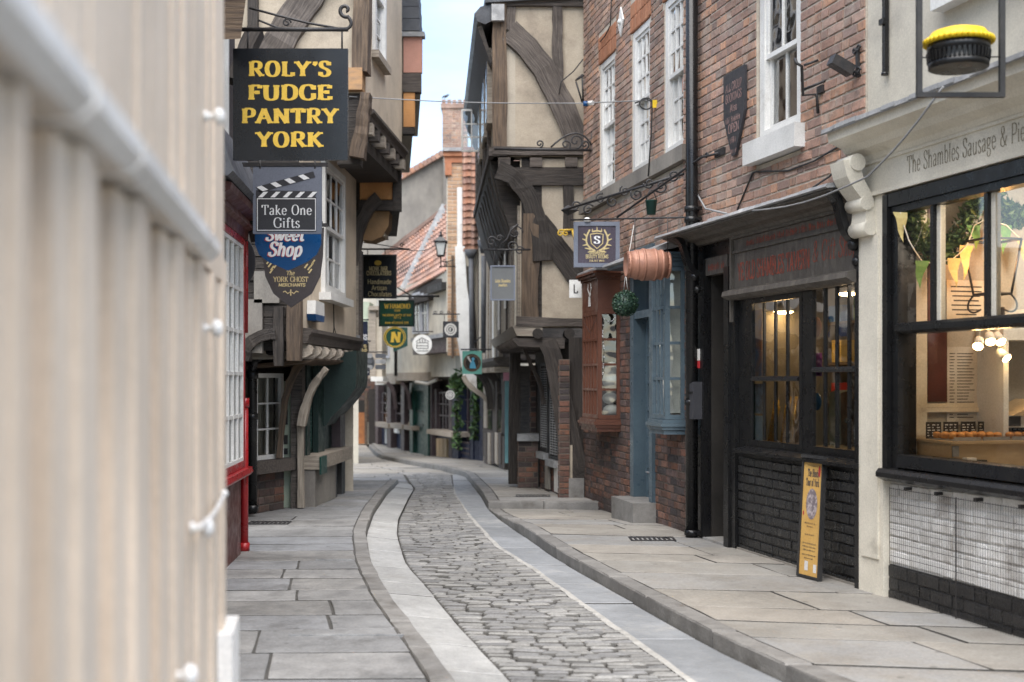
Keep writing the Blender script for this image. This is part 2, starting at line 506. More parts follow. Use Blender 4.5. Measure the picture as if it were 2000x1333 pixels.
M_flag_l = mat('grey_sandstone', None, (.135, .132, .128), sc_=5, pal=[(.225, .22, .213), (.20, .198, .195), (.245, .238, .228), (.215, .215, .217), (.235, .226, .212)], c2amt=(.42, .8), rough=.62, bump=.5, bsc=18, rnd=.13, dirt=(.10, .097, .092), damt=.30, dsc=2.2, fine=.18, fsc=60, spots=(5.5, .10, (.07, .068, .066)), wide=(.78, 1.18))
M_flag_r = mat('buff_sandstone', None, (.235, .215, .185), sc_=4, pal=[(.275, .256, .226), (.26, .246, .222), (.29, .268, .234), (.262, .25, .232), (.285, .26, .226), (.25, .244, .234)], c2amt=(.42, .8), rough=.66, bump=.4, bsc=18, rnd=.09, dirt=(.19, .172, .15), damt=.3, dsc=2.0, fine=.16, fsc=60, spots=(5.0, .09, (.09, .085, .078)), wide=(.80, 1.16))
M_granite = mat('pale_granite', (.375, .37, .355), (.30, .296, .285), sc_=12, rough=.6, bump=.5, bsc=60, rnd=.10, dirt=(.25, .24, .22), damt=.22, dsc=2.5, fine=.25, fsc=140)
M_granite_blue = mat('blue_grey_stone', (.25, .257, .264), (.205, .211, .217), sc_=4, rough=.5, bump=.3, bsc=30, rnd=.13, dirt=(.38, .37, .35), damt=.2, dsc=2.5, fine=.12)
M_kerb = mat('kerb_stone', (.22, .21, .195), (.15, .142, .132), sc_=6, rough=.7, bump=.6, bsc=24, rnd=.12, dirt=(.085, .075, .062), damt=.25, dsc=3)
M_sett = mat('stone_sett', None, (.13, .126, .12), sc_=16, pal=[(.205, .20, .19), (.17, .167, .162), (.235, .228, .212), (.185, .181, .177), (.215, .207, .193), (.255, .247, .232)], c2amt=(.5, .8), rough=.55, bump=.7, bsc=45, rnd=.16, fine=.2, fsc=70)
M_earth = mat('joint_earth', (.055, .052, .047), (.085, .08, .072), sc_=14, rough=.95, bump=.6)
M_joint = mat('joint_grit', (.095, .09, .083), (.13, .124, .114), sc_=14, rough=.95, bump=.6)
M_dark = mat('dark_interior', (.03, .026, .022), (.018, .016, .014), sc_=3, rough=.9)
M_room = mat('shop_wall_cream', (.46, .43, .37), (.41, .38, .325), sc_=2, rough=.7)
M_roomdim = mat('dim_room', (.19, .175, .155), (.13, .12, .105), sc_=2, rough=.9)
M_blind = mat('white_blind', (.66, .64, .60), (.57, .55, .51), sc_=3, rough=.8)
M_copper = mat('copper', (.43, .215, .145), (.30, .145, .10), sc_=7, rough=.5, metal=.2, bump=.2, bsc=20, dirt=(.22, .12, .09), damt=.2, dsc=7)
M_leaf = mat('leaf', None, None, pal=[(.05, .10, .03), (.07, .13, .035), (.04, .08, .03), (.09, .15, .05), (.06, .11, .05)], rough=.5, rnd=.25)
M_leaf_dark = mat('box_leaf', None, None, pal=[(.022, .06, .03), (.03, .075, .035), (.018, .045, .028), (.04, .09, .045), (.03, .06, .045)], rough=.45, rnd=.3)
M_yellow = mat('yellow_crust', (.72, .50, .012), (.62, .40, .01), sc_=9, rough=.5, bump=.4, bsc=20)
M_grey_sign = mat('blue_grey_sign', (.155, .17, .21), None, rough=.45)
M_charcoal = mat('charcoal_sign', (.042, .042, .047), None, rough=.45)
M_signblack = mat('black_sign_panel', (.010, .011, .013), (.016, .018, .021), sc_=2, rough=.22, spec=.5, rvar=.05)
M_gold = mat('gold_lettering', (.66, .43, .055), (.56, .36, .05), sc_=6, rough=.42)
M_palegold = mat('pale_gold', (.55, .44, .22), None, rough=.5)
M_lwhite = mat('white_lettering', (.74, .74, .74), None, rough=.5)
M_signblue = mat('blue_sign', (.006, .055, .165), (.008, .065, .19), sc_=2, rough=.3)
M_lred = mat('red_lettering', (.42, .03, .035), None, rough=.5)
M_fadedred = mat('faded_red_lettering', (.34, .075, .045), (.15, .06, .045), sc_=18, rough=.7, c2amt=(.42, .66))
M_fascia = mat('worn_black_fascia', (.085, .075, .064), (.15, .132, .11), sc_=5, st=(3, 3, 1), rough=.5, bump=.3, c2amt=(.45, .75))
M_bronze = mat('bronze_lettering', (.20, .165, .10), None, rough=.5)
M_aub = mat('aubergine_sign', (.055, .04, .055), (.07, .05, .075), sc_=2, rough=.3)
M_seagreen = mat('sea_green_sign', (.16, .44, .36), None, rough=.5)
M_signgreen = mat('green_sign', (.012, .06, .035), None, rough=.35)
M_paper = mat('paper', (.62, .60, .56), (.55, .53, .50), sc_=4, rough=.8)
M_ink = mat('ink', (.06, .055, .055), None, rough=.8)
M_poster = mat('poster_gold', (.58, .36, .11), (.50, .29, .085), sc_=5, rough=.4)
M_cyan = mat('cyan_card', (.03, .30, .50), None, rough=.5)
M_purple = mat('purple_card', (.22, .03, .22), None, rough=.5)
M_wood = mat('pale_wood', (.50, .37, .22), (.42, .30, .175), sc_=6, st=(1, 6, 6), rough=.5)
M_pie = mat('pie_crust', (.50, .24, .07), (.36, .15, .045), sc_=20, rough=.6, bump=.4)
M_bulb = mat('lit_bulb', (1, .85, .6), None, emit=((1, .62, .25), 14), rvar=0, fine=0)
M_bulb_amber = mat('amber_bulb', (1, .5, .15), None, emit=((1, .32, .04), 9), rvar=0, fine=0)
M_wire = mat('grey_cable', (.25, .25, .25), None, rough=.6)
M_blackwire = mat('black_cable', (.03, .03, .03), None, rough=.6)
M_glass = glass_mat('window_glass')
M_glass_old = glass_mat('old_glass', refl=.33, wave=.3, wsc=4)
M_glass_dull = glass_mat('dull_glass', tint=(.75, .78, .76), refl=.10, wave=.4)
M_glass_shop = glass_mat('shop_glass', tint=(.88, .89, .87), refl=.10, wave=.12, wsc=2)
M_frost = mat('lantern_glass', (.66, .68, .66), None, rough=.3)
# ------------------------------------------------------------------ lettering: a drawn alphabet (pen strokes with serifs)
def _g(w, *st):
    out = []
    for q in st:
        k = q.split()
        out.append((k[0], [tuple(map(float, t.split(','))) for t in k[1:]]))
    return (w, out)
# L straight with serifs on free ends, l straight without, c smooth without, C smooth with serifs
GL = {
 'A': _g(.82, 'L .06,0 .41,1', 'L .41,1 .76,0', 'l .2,.34 .62,.34'), 'B': _g(.7, 'L .14,0 .14,1', 'c .14,1 .42,1 .58,.88 .56,.62 .40,.53 .14,.53', 'c .14,.53 .45,.53 .64,.42 .62,.12 .42,0 .14,0'),
 'C': _g(.76, 'c .70,.80 .58,.97 .40,1.01 .18,.9 .08,.5 .18,.12 .40,-.01 .58,.05 .71,.24', 'l .70,.70 .70,.98'), 'D': _g(.8, 'L .14,0 .14,1', 'c .14,1 .45,1 .68,.82 .73,.5 .68,.18 .45,0 .14,0'),
 'E': _g(.66, 'L .14,0 .14,1', 'l .14,.98 .6,.98', 'l .14,.52 .46,.52', 'l .14,.02 .62,.02', 'l .6,.78 .6,1', 'l .62,0 .62,.24', 'l .46,.4 .46,.64'),
 'F': _g(.62, 'L .14,0 .14,1', 'l .14,.98 .58,.98', 'l .14,.5 .44,.5', 'l .58,.78 .58,1', 'l .44,.38 .44,.62'),
 'G': _g(.82, 'c .72,.80 .60,.97 .41,1.01 .18,.9 .08,.5 .18,.12 .41,-.01 .60,.03 .72,.14', 'L .72,.05 .72,.44', 'l .72,.70 .72,.98'), 'H': _g(.86, 'L .14,0 .14,1', 'L .72,0 .72,1', 'l .14,.51 .72,.51'),
 'I': _g(.3, 'L .15,0 .15,1'), 'J': _g(.5, 'c .34,1 .34,.25 .26,.03 .12,-.02 .05,.12', 'L .34,.9 .34,1'), 'K': _g(.8, 'L .14,0 .14,1', 'L .66,1 .14,.42', 'L .30,.58 .70,0'),
 'L': _g(.64, 'L .14,0 .14,1', 'l .14,.02 .6,.02', 'l .6,0 .6,.26'), 'M': _g(1.0, 'L .12,0 .15,1', 'l .15,1 .5,.1', 'l .5,.1 .85,1', 'L .85,1 .88,0'), 'N': _g(.86, 'L .14,0 .14,1', 'l .14,1 .72,0', 'L .72,1 .72,0'),
 'O': _g(.82, 'c .41,1.01 .18,.88 .09,.5 .18,.12 .41,-.01 .64,.12 .73,.5 .64,.88 .41,1.01'), 'P': _g(.68, 'L .14,0 .14,1', 'c .14,1 .44,1 .62,.86 .60,.56 .42,.45 .14,.45'),
 'Q': _g(.82, 'c .41,1.01 .18,.88 .09,.5 .18,.12 .41,-.01 .64,.12 .73,.5 .64,.88 .41,1.01', 'l .45,.2 .76,-.14'), 'R': _g(.78, 'L .14,0 .14,1', 'c .14,1 .44,1 .61,.87 .59,.6 .42,.5 .14,.5', 'L .38,.5 .70,0'),
 'S': _g(.62, 'c .54,.80 .46,.95 .32,1.01 .14,.94 .10,.74 .22,.58 .42,.46 .55,.28 .48,.07 .30,-.01 .14,.05 .07,.22', 'l .54,.74 .54,.98', 'l .07,.03 .07,.28'), 'T': _g(.74, 'L .37,0 .37,1', 'l .06,.98 .68,.98', 'l .06,.74 .06,1', 'l .68,.74 .68,1'),
 'U': _g(.82, 'c .14,1 .14,.35 .20,.08 .40,-.02 .62,.08 .68,.35 .68,1', 'L .14,.9 .14,1', 'L .68,.9 .68,1'), 'V': _g(.8, 'L .06,1 .40,0', 'L .40,0 .74,1'), 'W': _g(1.1, 'L .05,1 .30,0', 'l .30,0 .55,.9', 'l .55,.9 .80,0', 'L .80,0 1.05,1'),
 'X': _g(.8, 'L .08,1 .72,0', 'L .70,1 .10,0'), 'Y': _g(.78, 'L .06,1 .39,.46', 'L .72,1 .39,.46', 'L .39,.46 .39,0'), 'Z': _g(.7, 'l .08,.98 .62,.98', 'l .62,.98 .08,.02', 'l .08,.02 .64,.02'),
 'a': _g(.56, 'c .10,.54 .20,.66 .34,.66 .42,.56 .42,.3 .42,.0', 'c .42,.38 .22,.34 .09,.22 .12,.04 .26,.0 .42,.14', 'l .42,.03 .52,.03'), 'b': _g(.6, 'L .13,.02 .13,1', 'c .13,.5 .28,.67 .44,.62 .53,.34 .44,.04 .28,-.01 .13,.12'),
 'c': _g(.5, 'c .44,.54 .34,.66 .24,.66 .10,.52 .08,.3 .14,.08 .28,-.01 .45,.13'), 'd': _g(.62, 'L .48,0 .48,1', 'c .48,.54 .34,.67 .18,.62 .08,.34 .17,.04 .32,-.01 .48,.12'), 'e': _g(.54, 'c .09,.36 .46,.36 .44,.56 .28,.67 .12,.55 .08,.3 .14,.07 .30,-.01 .47,.13'),
 'f': _g(.38, 'c .42,.9 .32,1.01 .20,.92 .18,.7 .18,.0', 'l .04,.64 .36,.64', 'l .08,.01 .30,.01'), 'g': _g(.56, 'c .27,.66 .10,.58 .10,.36 .26,.25 .42,.36 .43,.56 .27,.66', 'c .14,.27 .10,.12 .36,.08 .48,-.06 .40,-.26 .20,-.3 .07,-.18 .14,.0', 'l .40,.6 .54,.66'),
 'h': _g(.64, 'L .13,0 .13,1', 'c .13,.46 .28,.67 .44,.62 .49,.42 .49,0', 'l .41,.01 .58,.01'), 'i': _g(.3, 'L .15,0 .15,.64', 'l .15,.84 .15,.96'), 'j': _g(.3, 'c .17,.66 .17,0 .10,-.24 .0,-.28', 'l .17,.84 .17,.96'),
 'k': _g(.6, 'L .13,0 .13,1', 'l .46,.64 .14,.26', 'L .24,.38 .52,0'), 'l': _g(.3, 'L .15,0 .15,1'), 'm': _g(.94, 'L .13,0 .13,.64', 'c .13,.46 .26,.67 .40,.62 .46,.42 .46,0', 'c .46,.46 .60,.67 .74,.62 .79,.42 .79,0', 'l .38,.01 .54,.01', 'l .71,.01 .88,.01'),
 'n': _g(.64, 'L .13,0 .13,.64', 'c .13,.46 .28,.67 .44,.62 .49,.42 .49,0', 'l .41,.01 .58,.01'), 'o': _g(.56, 'c .28,.67 .12,.58 .08,.33 .12,.08 .28,-.01 .44,.08 .48,.33 .44,.58 .28,.67'), 'p': _g(.6, 'L .13,-.3 .13,.64', 'c .13,.5 .28,.67 .44,.62 .53,.34 .44,.04 .28,-.01 .13,.12'),
 'q': _g(.6, 'L .48,-.3 .48,.64', 'c .48,.54 .34,.67 .18,.62 .08,.34 .17,.04 .32,-.01 .48,.12'), 'r': _g(.46, 'L .13,0 .13,.64', 'c .13,.42 .22,.62 .34,.66 .42,.58'), 's': _g(.46, 'c .38,.54 .28,.66 .16,.64 .08,.5 .16,.38 .32,.28 .39,.14 .28,-.01 .14,.01 .07,.14'),
 't': _g(.4, 'c .18,.88 .18,.2 .22,.02 .30,-.01 .39,.09', 'l .04,.64 .36,.64'), 'u': _g(.64, 'c .13,.64 .13,.2 .20,.02 .32,-.01 .48,.16', 'L .49,0 .49,.64'), 'v': _g(.58, 'L .06,.64 .28,0', 'L .28,0 .52,.64'), 'w': _g(.84, 'L .05,.64 .24,0', 'l .24,0 .42,.6', 'l .42,.6 .60,0', 'L .60,0 .79,.64'),
 'x': _g(.56, 'L .06,.64 .50,0', 'L .48,.64 .08,0'), 'y': _g(.58, 'L .06,.64 .28,.02', 'c .52,.64 .28,.02 .18,-.24 .04,-.28'), 'z': _g(.5, 'l .07,.63 .43,.63', 'l .43,.63 .07,.02', 'l .07,.02 .45,.02'),
 '&': _g(.9, 'c .84,.5 .66,.14 .42,-.01 .16,.08 .12,.32 .34,.54 .54,.76 .46,1 .28,.98 .22,.76 .40,.46 .62,.12 .82,-.01'), "'": _g(.28, 'c .18,1 .18,.86 .10,.74'), '.': _g(.26, 'l .08,.05 .18,.05'), '-': _g(.4, 'l .06,.36 .34,.36'),
 '1': _g(.5, 'L .26,0 .26,1', 'l .26,.98 .12,.84'), '2': _g(.6, 'c .10,.74 .16,.96 .32,1.01 .50,.9 .50,.66 .34,.4 .08,.02', 'l .08,.03 .54,.03'), '7': _g(.56, 'l .07,.97 .50,.97', 'l .50,.97 .22,0'), '0': _g(.6, 'c .3,1.01 .13,.88 .08,.5 .13,.12 .3,-.01 .47,.12 .52,.5 .47,.88 .3,1.01'), ' ': _g(.36),
}
def _cat(pts, n=5):
    out = []
    m = len(pts)
    closed = abs(pts[0][0] - pts[-1][0]) < 1e-6 and abs(pts[0][1] - pts[-1][1]) < 1e-6
    for i in range(m - 1):
        p1, p2 = pts[i], pts[i + 1]
        p0 = pts[i - 1] if i else (pts[-2] if closed else p1)
        p3 = pts[i + 2] if i + 2 < m else (pts[1] if closed else p2)
        for k in range(n):
            t = k / n
            out.append(tuple(.5 * (2 * p1[j] + (p2[j] - p0[j]) * t + (2 * p0[j] - 5 * p1[j] + 4 * p2[j] - p3[j]) * t * t + (3 * p1[j] - p0[j] - 3 * p2[j] + p3[j]) * t ** 3) for j in (0, 1)))
    out.append(pts[-1])
    return out
def text_width(s, sp=.06):
    return sum(GL.get(c, GL[' '])[0] + sp for c in s) - sp
_lay = [0]
def text(mb, s, o, ux, uy, nrm, size, width=None, a=.075, b=.035, serif=.09, sp=.06, slant=0.0, align=.5, off=.0015):
    """draws the words s as flat print; o is the middle (or start) of the baseline"""
    o, ux, uy, nrm = V(o), V(ux).normalized(), V(uy).normalized(), V(nrm).normalized()
    w0 = text_width(s, sp)
    kx = size if width is None else width / w0
    x = -w0 * align
    for c in s:
        w, sts = GL.get(c, GL[' '])
        for k, pts in sts:
            if k in 'cC': pts = _cat(pts)
            vs, fs = [], []
            _lay[0] = (_lay[0] + 1) % 9
            dz = off + _lay[0] * .00012
            def W(px_, py_):
                return o + ux * ((x + px_ + slant * py_) * kx) + uy * (py_ * size) + nrm * dz
            m = len(pts)
            for i, p in enumerate(pts):
                q0 = pts[max(i - 1, 0)]; q1 = pts[min(i + 1, m - 1)]
                tx, ty = q1[0] - q0[0], q1[1] - q0[1]
                l = math.hypot(tx, ty) or 1; tx /= l; ty /= l
                h = math.hypot(a * ty, b * tx)
                ex = 0
                vs += [W(p[0] - ty * h, p[1] + tx * h), W(p[0] + ty * h, p[1] - tx * h)]
            for i in range(m - 1):
                fs.append((i * 2, i * 2 + 1, i * 2 + 3, i * 2 + 2))
            mb.add(vs, fs)
            if k == 'L' and serif:
                for p in (pts[0], pts[-1]):
                    if min(abs(p[1] - t) for t in (0, 1, .64, -.3)) < .02:
                        yb = p[1] + (b * .9 if p[1] < .3 else -b * .9)
                        _lay[0] = (_lay[0] + 1) % 9
                        dz = off + _lay[0] * .00012
                        mb.add([W(p[0] - serif - a * .6, yb - b), W(p[0] + serif + a * .6, yb - b), W(p[0] + serif + a * .6, yb + b), W(p[0] - serif - a * .6, yb + b)], [(0, 1, 2, 3)])
        x += w + sp
    return mb
def ring(mb, c, ux, uy, nrm, r0, r1, off=.001, n=32):
    c, ux, uy, nrm = V(c), V(ux).normalized(), V(uy).normalized(), V(nrm).normalized()
    vs = []
    for i in range(n):
        a_ = 2 * math.pi * i / n
        d = ux * math.cos(a_) + uy * math.sin(a_)
        vs += [c + d * r0 + nrm * off, c + d * r1 + nrm * off]
    mb.add(vs, [(2 * i, 2 * i + 1, (2 * i + 3) % (2 * n), (2 * i + 2) % (2 * n)) for i in range(n)])
def flat(mb, pts, o, ux, uy, nrm, off=.001):
    o, ux, uy, nrm = V(o), V(ux).normalized(), V(uy).normalized(), V(nrm).normalized()
    mb.add([o + ux * p[0] + uy * p[1] + nrm * off for p in pts], [tuple(range(len(pts)))])

def dabs(mb, o, ux, uy, nrm, size, width, off=.0015):
    """writing too worn or small to read: short pen marks in words"""
    o, ux, uy, nrm = V(o), V(ux).normalized(), V(uy).normalized(), V(nrm).normalized()
    x = -width / 2
    while x < width / 2 - size * .3:
        for _ in range(R.randint(3, 8)):
            w = size * R.uniform(.12, .22); h = size * R.uniform(.6, 1.0); s_ = size * R.uniform(-.15, .2)
            if x + w > width / 2: break
            dz = nrm * (off + R.uniform(0, .0006))
            mb.add([o + ux * x + dz, o + ux * (x + w) + dz, o + ux * (x + w + s_) + uy * h + dz, o + ux * (x + s_) + uy * h + dz], [(0, 1, 2, 3)])
            if R.random() < .5: mb.add([o + ux * x + uy * (h * .5) + dz * 1.1, o + ux * (x + w * 2.2) + uy * (h * .5) + dz * 1.1, o + ux * (x + w * 2.2) + uy * (h * .65) + dz * 1.1, o + ux * x + uy * (h * .65) + dz * 1.1], [(0, 1, 2, 3)])
            x += size * R.uniform(.36, .5)
        x += size * .4
    return mb
# ------------------------------------------------------------------ ground, road, pavements
def table(t):
    def f(y):
        if y <= t[0][0]: i = 0
        elif y >= t[-1][0]: i = len(t) - 2
        else:
            i = 0
            while y > t[i + 1][0]: i += 1
        a, b = t[i], t[i + 1]
        return a[1] + (b[1] - a[1]) * (y - a[0]) / (b[0] - a[0])
    return lambda y: (f(y - .35) + 2 * f(y) + f(y + .35)) / 4
LKL = table([(2, .40), (6.07, -.402), (7.1, -.63), (8.41, -.95), (10.14, -1.29), (12.16, -1.576), (14.3, -1.74), (17, -1.86), (20.3, -2.0)])
LGR = table([(2, 1.0), (6.48, -.02), (7.97, -.365), (9.28, -.634), (10.5, -.91), (12.55, -1.18), (14.1, -1.306), (17.2, -1.435), (19, -1.52), (21.3, -1.80), (24, -2.1)])
RGL = table([(2, 2.1), (6.48, .947), (7.36, .776), (8.48, .548), (10.24, .2), (11.64, -.126), (14.4, -.48), (17.2, -.78), (20.4, -.97), (24.3, -1.18)])
RK = table([(2, 2.75), (6.48, 1.43), (7.23, 1.2), (8.57, .90), (10.97, .37), (13.9, -.11), (15.24, -.29), (18.2, -.5), (23.2, -.87), (26.65, -1.54), (29.8, -2.46), (36.2, -4.0), (41, -4.8)])
LW = table([(2, -.55), (4.0, -.92), (4.8, -2.1), (10.7, -2.4), (13.4, -3.05), (14.7, -2.6), (16.75, -2.42), (20, -2.75), (25, -3.3), (43, -5.6)])
RW = table([(2, 4.4), (7, 3.05), (11.94, 1.78), (15.9, 1.02), (16.2, 1.02)])
RW2 = table([(15.0, 1.1), (17.8, .7), (22, .6), (26.6, .35), (30, -.5), (34.7, -2.0), (41, -4.1)])
def zg(y):
    if y < 12: return 0.0
    if y < 17: return -.05 * (y - 12) / 5
    if y < 35: return -.05 - .035 * (y - 17)
    return -.68
def sstep(t):
    t = max(0, min(1, t)); return t * t * (3 - 2 * t)
def zr(y):
    return zg(y) - .085 * sstep((y - 12.3) / 3.0)

b = MB()
ys = [0.5, 4, 8, 12, 14, 16, 17, 20, 25, 30, 35, 40, 48]
vs = []
for y in ys:
    vs += [(-9, y, zg(y) - .17), (7, y, zg(y) - .17)]
b.add(vs, [(2 * i, 2 * i + 1, 2 * i + 3, 2 * i + 2) for i in range(len(ys) - 1)])
b.build('road', M_earth, kind='structure')
b = MB()
b.quad((-400, -400, -1.0), (400, -400, -1.0), (400, 400, -1.0), (-400, 400, -1.0))
b.build('ground', M_earth, kind='structure')

# -- setts
mb = MB(); yl = [3.4 + .5 * i for i in range(43)]
mb.add([q for y in yl for q in ((LGR(y), y, zg(y) - .125), ((LGR(y) + RGL(y)) / 2, y, zg(y) - .092), (RGL(y), y, zg(y) - .125))], [(3 * i + k, 3 * i + k + 1, 3 * i + k + 4, 3 * i + k + 3) for i in range(42) for k in (0, 1)])
mb.build('joint_bed', M_joint, bpy.data.objects['road'])
road = bpy.data.objects['road']
sett_me = []
for k in range(8):
    mb = MB()
    j = lambda: R.uniform(0, .035)
    q = [(-.5 + j(), -.5 + j() * 2), (.5 - j(), -.5 + j() * 2), (.5 - j(), .5 - j() * 2), (-.5 + j(), .5 - j() * 2)]
    q2 = []
    for i in range(4):
        p0, p1 = q[i], q[(i + 1) % 4]
        q2 += [(p0[0] * .95 + p1[0] * .05, p0[1] * .92 + p1[1] * .08), (p0[0] * .05 + p1[0] * .95, p0[1] * .08 + p1[1] * .92)]
    vs = [(x, y, 0) for x, y in q2] + [(x, y, .78) for x, y in q2] + [(x * .97, y * .78, .93) for x, y in q2] + [(x * .8, y * .36, 1.0 + R.uniform(-.03, .03)) for x, y in q2]
    fs = [tuple(range(24, 32))]
    for l in range(3):
        for i in range(8):
            fs.append((l * 8 + i, l * 8 + (i + 1) % 8, l * 8 + 8 + (i + 1) % 8, l * 8 + 8 + i))
    gs = [(x * .2, y * .1, z * .1) for x, y, z in vs]
    mb.add(vs, fs, gs, False)
    for i in range(1, 17): mb.m[i] = 1
    o = mb.build('sett', [M_sett, M_joint], origin=(0, 0, 0))
    sett_me.append(o.data); bpy.data.objects.remove(o)
setts = []
y = 3.6
while y < 24.2:
    dy = R.uniform(.058, .080)
    x0, x1 = LGR(y) + .012, RGL(y) - .012
    w = x1 - x0
    ls = []
    while sum(ls) < w - .1:
        ls.append(R.uniform(.11, .25))
    k = w / sum(ls)
    x = x0
    for l in ls:
        l *= k
        t = (x + l / 2 - x0) / w
        yy = y + dy / 2 + .07 * math.sin((x + l / 2) * 2.2 + y * .55) + R.uniform(-.004, .004)
        zz = zg(yy) - .10 + .035 * (1 - (2 * t - 1) ** 2) + R.uniform(-.005, .006)
        setts.append((x + l / 2, yy, zz, l - .004, dy - .005, R.uniform(-.035, .035) + .154 * math.cos((x + l / 2) * 2.2 + y * .55)))
        x += l
    y += dy
def on_view(p, m=60):
    if p[1] < .3: return False
    px = 1000 + F * p[0] / p[1]; py = 740 - F * (p[2] - 1.5) / p[1]
    return -m < px < 2000 + m and -m < py < 1333 + m
def split_pieces(items, pos, n=290, extra=None):
    """the n that show largest, and the rest"""
    vis = [i for i in items if on_view(pos(i)) and (extra is None or extra(i))]
    vis.sort(key=lambda i: pos(i)[1])
    top = vis[:n]
    ids = set(map(id, top))
    return top, [i for i in items if id(i) not in ids]
top, rest = split_pieces(setts, lambda s: s[:3], 296)
for s in top:
    o = bpy.data.objects.new('sett', R.choice(sett_me)); col.objects.link(o)
    o.parent = road; o.location = V((s[0], s[1], s[2] - .09)) - WL['road']; o.rotation_euler = (R.uniform(-.03, .03), R.uniform(-.03, .03), s[5]); o.scale = (s[3], s[4], .09)
def merged(items, metas, mats, parent, name, xf):
    mb = MB()
    for s in items:
        me = R.choice(metas)
        M = xf(s)
        n0 = V((R.uniform(0, 50), R.uniform(0, 50), R.uniform(0, 50)))
        vs = [M @ v.co for v in me.vertices]
        at = me.attributes['gc'].data
        mb.add(vs, [tuple(p.vertices) for p in me.polygons], [V(at[i].vector) + n0 for i in range(len(vs))])
        mb.m[-len(me.polygons):] = [p.material_index for p in me.polygons]
    return mb.build(name, mats, parent, kind='stuff', recalc=False)
merged(rest, sett_me, [M_sett, M_joint], road, 'far_setts', lambda s: Matrix.Translation((s[0], s[1], s[2] - .09)) @ Matrix.Rotation(s[5], 4, 'Z') @ Matrix.Diagonal((s[3], s[4], .09, 1)))

def flag(parent, name, m, poly, z, th=.06, gap=.010, ch=.003, jit=.0025):
    """one slab; the corners are drawn in by half the joint"""
    cx = sum(p[0] for p in poly) / len(poly); cy = sum(p[1] for p in poly) / len(poly)
    q = []
    for p in poly:
        dx, dy = cx - p[0], cy - p[1]
        q.append((p[0] + math.copysign(min(gap, abs(dx)), dx), p[1] + math.copysign(min(gap * 1.5, abs(dy)), dy)))
    tl = R.uniform(-jit, jit); ta, tb = R.uniform(-jit, jit), R.uniform(-jit, jit)
    zt = [z(p[1]) + tl + ta * (p[0] - cx) * 2 + tb * (p[1] - cy) * 2 for p in q]
    # rough edges: extra points on the long sides
    qq, zz = [], []
    n = len(q)
    for i in range(n):
        j = (i + 1) % n
        qq.append(q[i]); zz.append(zt[i])
        L = math.hypot(q[j][0] - q[i][0], q[j][1] - q[i][1])
        k = 2 if L > .5 else 1
        for s in range(1, k + 1):
            t = s / (k + 1)
            qq.append((q[i][0] * (1 - t) + q[j][0] * t + R.uniform(-.006, .006), q[i][1] * (1 - t) + q[j][1] * t + R.uniform(-.006, .006)))
            zz.append(zt[i] * (1 - t) + zt[j] * t)
    mb = MB()
    zb = min(zz) - th
    nx, ny = R.uniform(0, 40), R.uniform(0, 40)
    vs0 = len(mb.v)
    mb.slab(qq, zb, zz, ch, side=1)
    return mb.build(name, [m, M_earth], parent)

def paved(name, m, xl, xr, y0, y1, z, rowd, wid, skewf=None, bed=True, pname='flagstone'):
    b = MB()
    y = y0; yl = [y0]
    while y < y1: y += .8; yl.append(min(y, y1))
    vs = []
    for y in yl:
        vs += [(xl(y), y, z(y) - .010), (xr(y), y, z(y) - .010), (xr(y), y, z(y) - .17), (xl(y), y, z(y) - .17)]
    fs = []
    for i in range(len(yl) - 1):
        for k in range(4):
            j = (k + 1) % 4
            fs.append((i * 4 + k, i * 4 + j, i * 4 + 4 + j, i * 4 + 4 + k))
    b.add(vs, fs)
    root = b.build(name, M_earth, kind='structure')
    y = y0
    while y < y1 - .1:
        d = R.uniform(*rowd)
        ya, yb = y, min(y + d, y1)
        w = xr((ya + yb) / 2) - xl((ya + yb) / 2)
        cuts = [0.0]
        while True:
            s = R.uniform(*wid) / w
            if cuts[-1] + s > 1 - wid[0] * .5 / w: break
            cuts.append(cuts[-1] + s)
        cuts.append(1.0)
        sk = skewf((ya + yb) / 2) if skewf else 0
        for a_, b_ in zip(cuts[:-1], cuts[1:]):
            def pt(t, yy):
                yv = yy + sk * (t - .5)
                return (xl(yv) + (xr(yv) - xl(yv)) * t, yv)
            flag(root, pname, m, [pt(a_, ya), pt(b_, ya), pt(b_, yb), pt(a_, yb)], z)
        y = yb
    return root

pav_l = paved('left_pavement', M_flag_l, LW, LKL, 3.4, 20.2, zg, (.34, .62), (.55, 1.15), lambda y: .05)
pav_r = paved('right_pavement', M_flag_r, lambda y: RK(y) + .15, RW, 3.4, 15.25, lambda y: zr(y), (.42, .78), (.65, 1.25), lambda y: -.25)
pav_f = paved('far_right_pavement', M_flag_r, lambda y: RK(y) + .15, RW2, 15.42, 41.5, lambda y: zg(y), (.5, .8), (.6, 1.2), lambda y: .15)
far = paved('far_road', M_flag_r, LW, lambda y: RK(y) - .01, 24.4, 42.5, lambda y: zg(y) - .10, (.45, .8), (.5, 1.2), lambda y: R.uniform(-.2, .2))
farl = paved('far_left_paving', M_flag_l, LW, lambda y: LGR(y) - .02, 20.25, 24.35, lambda y: zg(y) - .07, (.45, .7), (.5, 1.0), lambda y: R.uniform(-.1, .2))

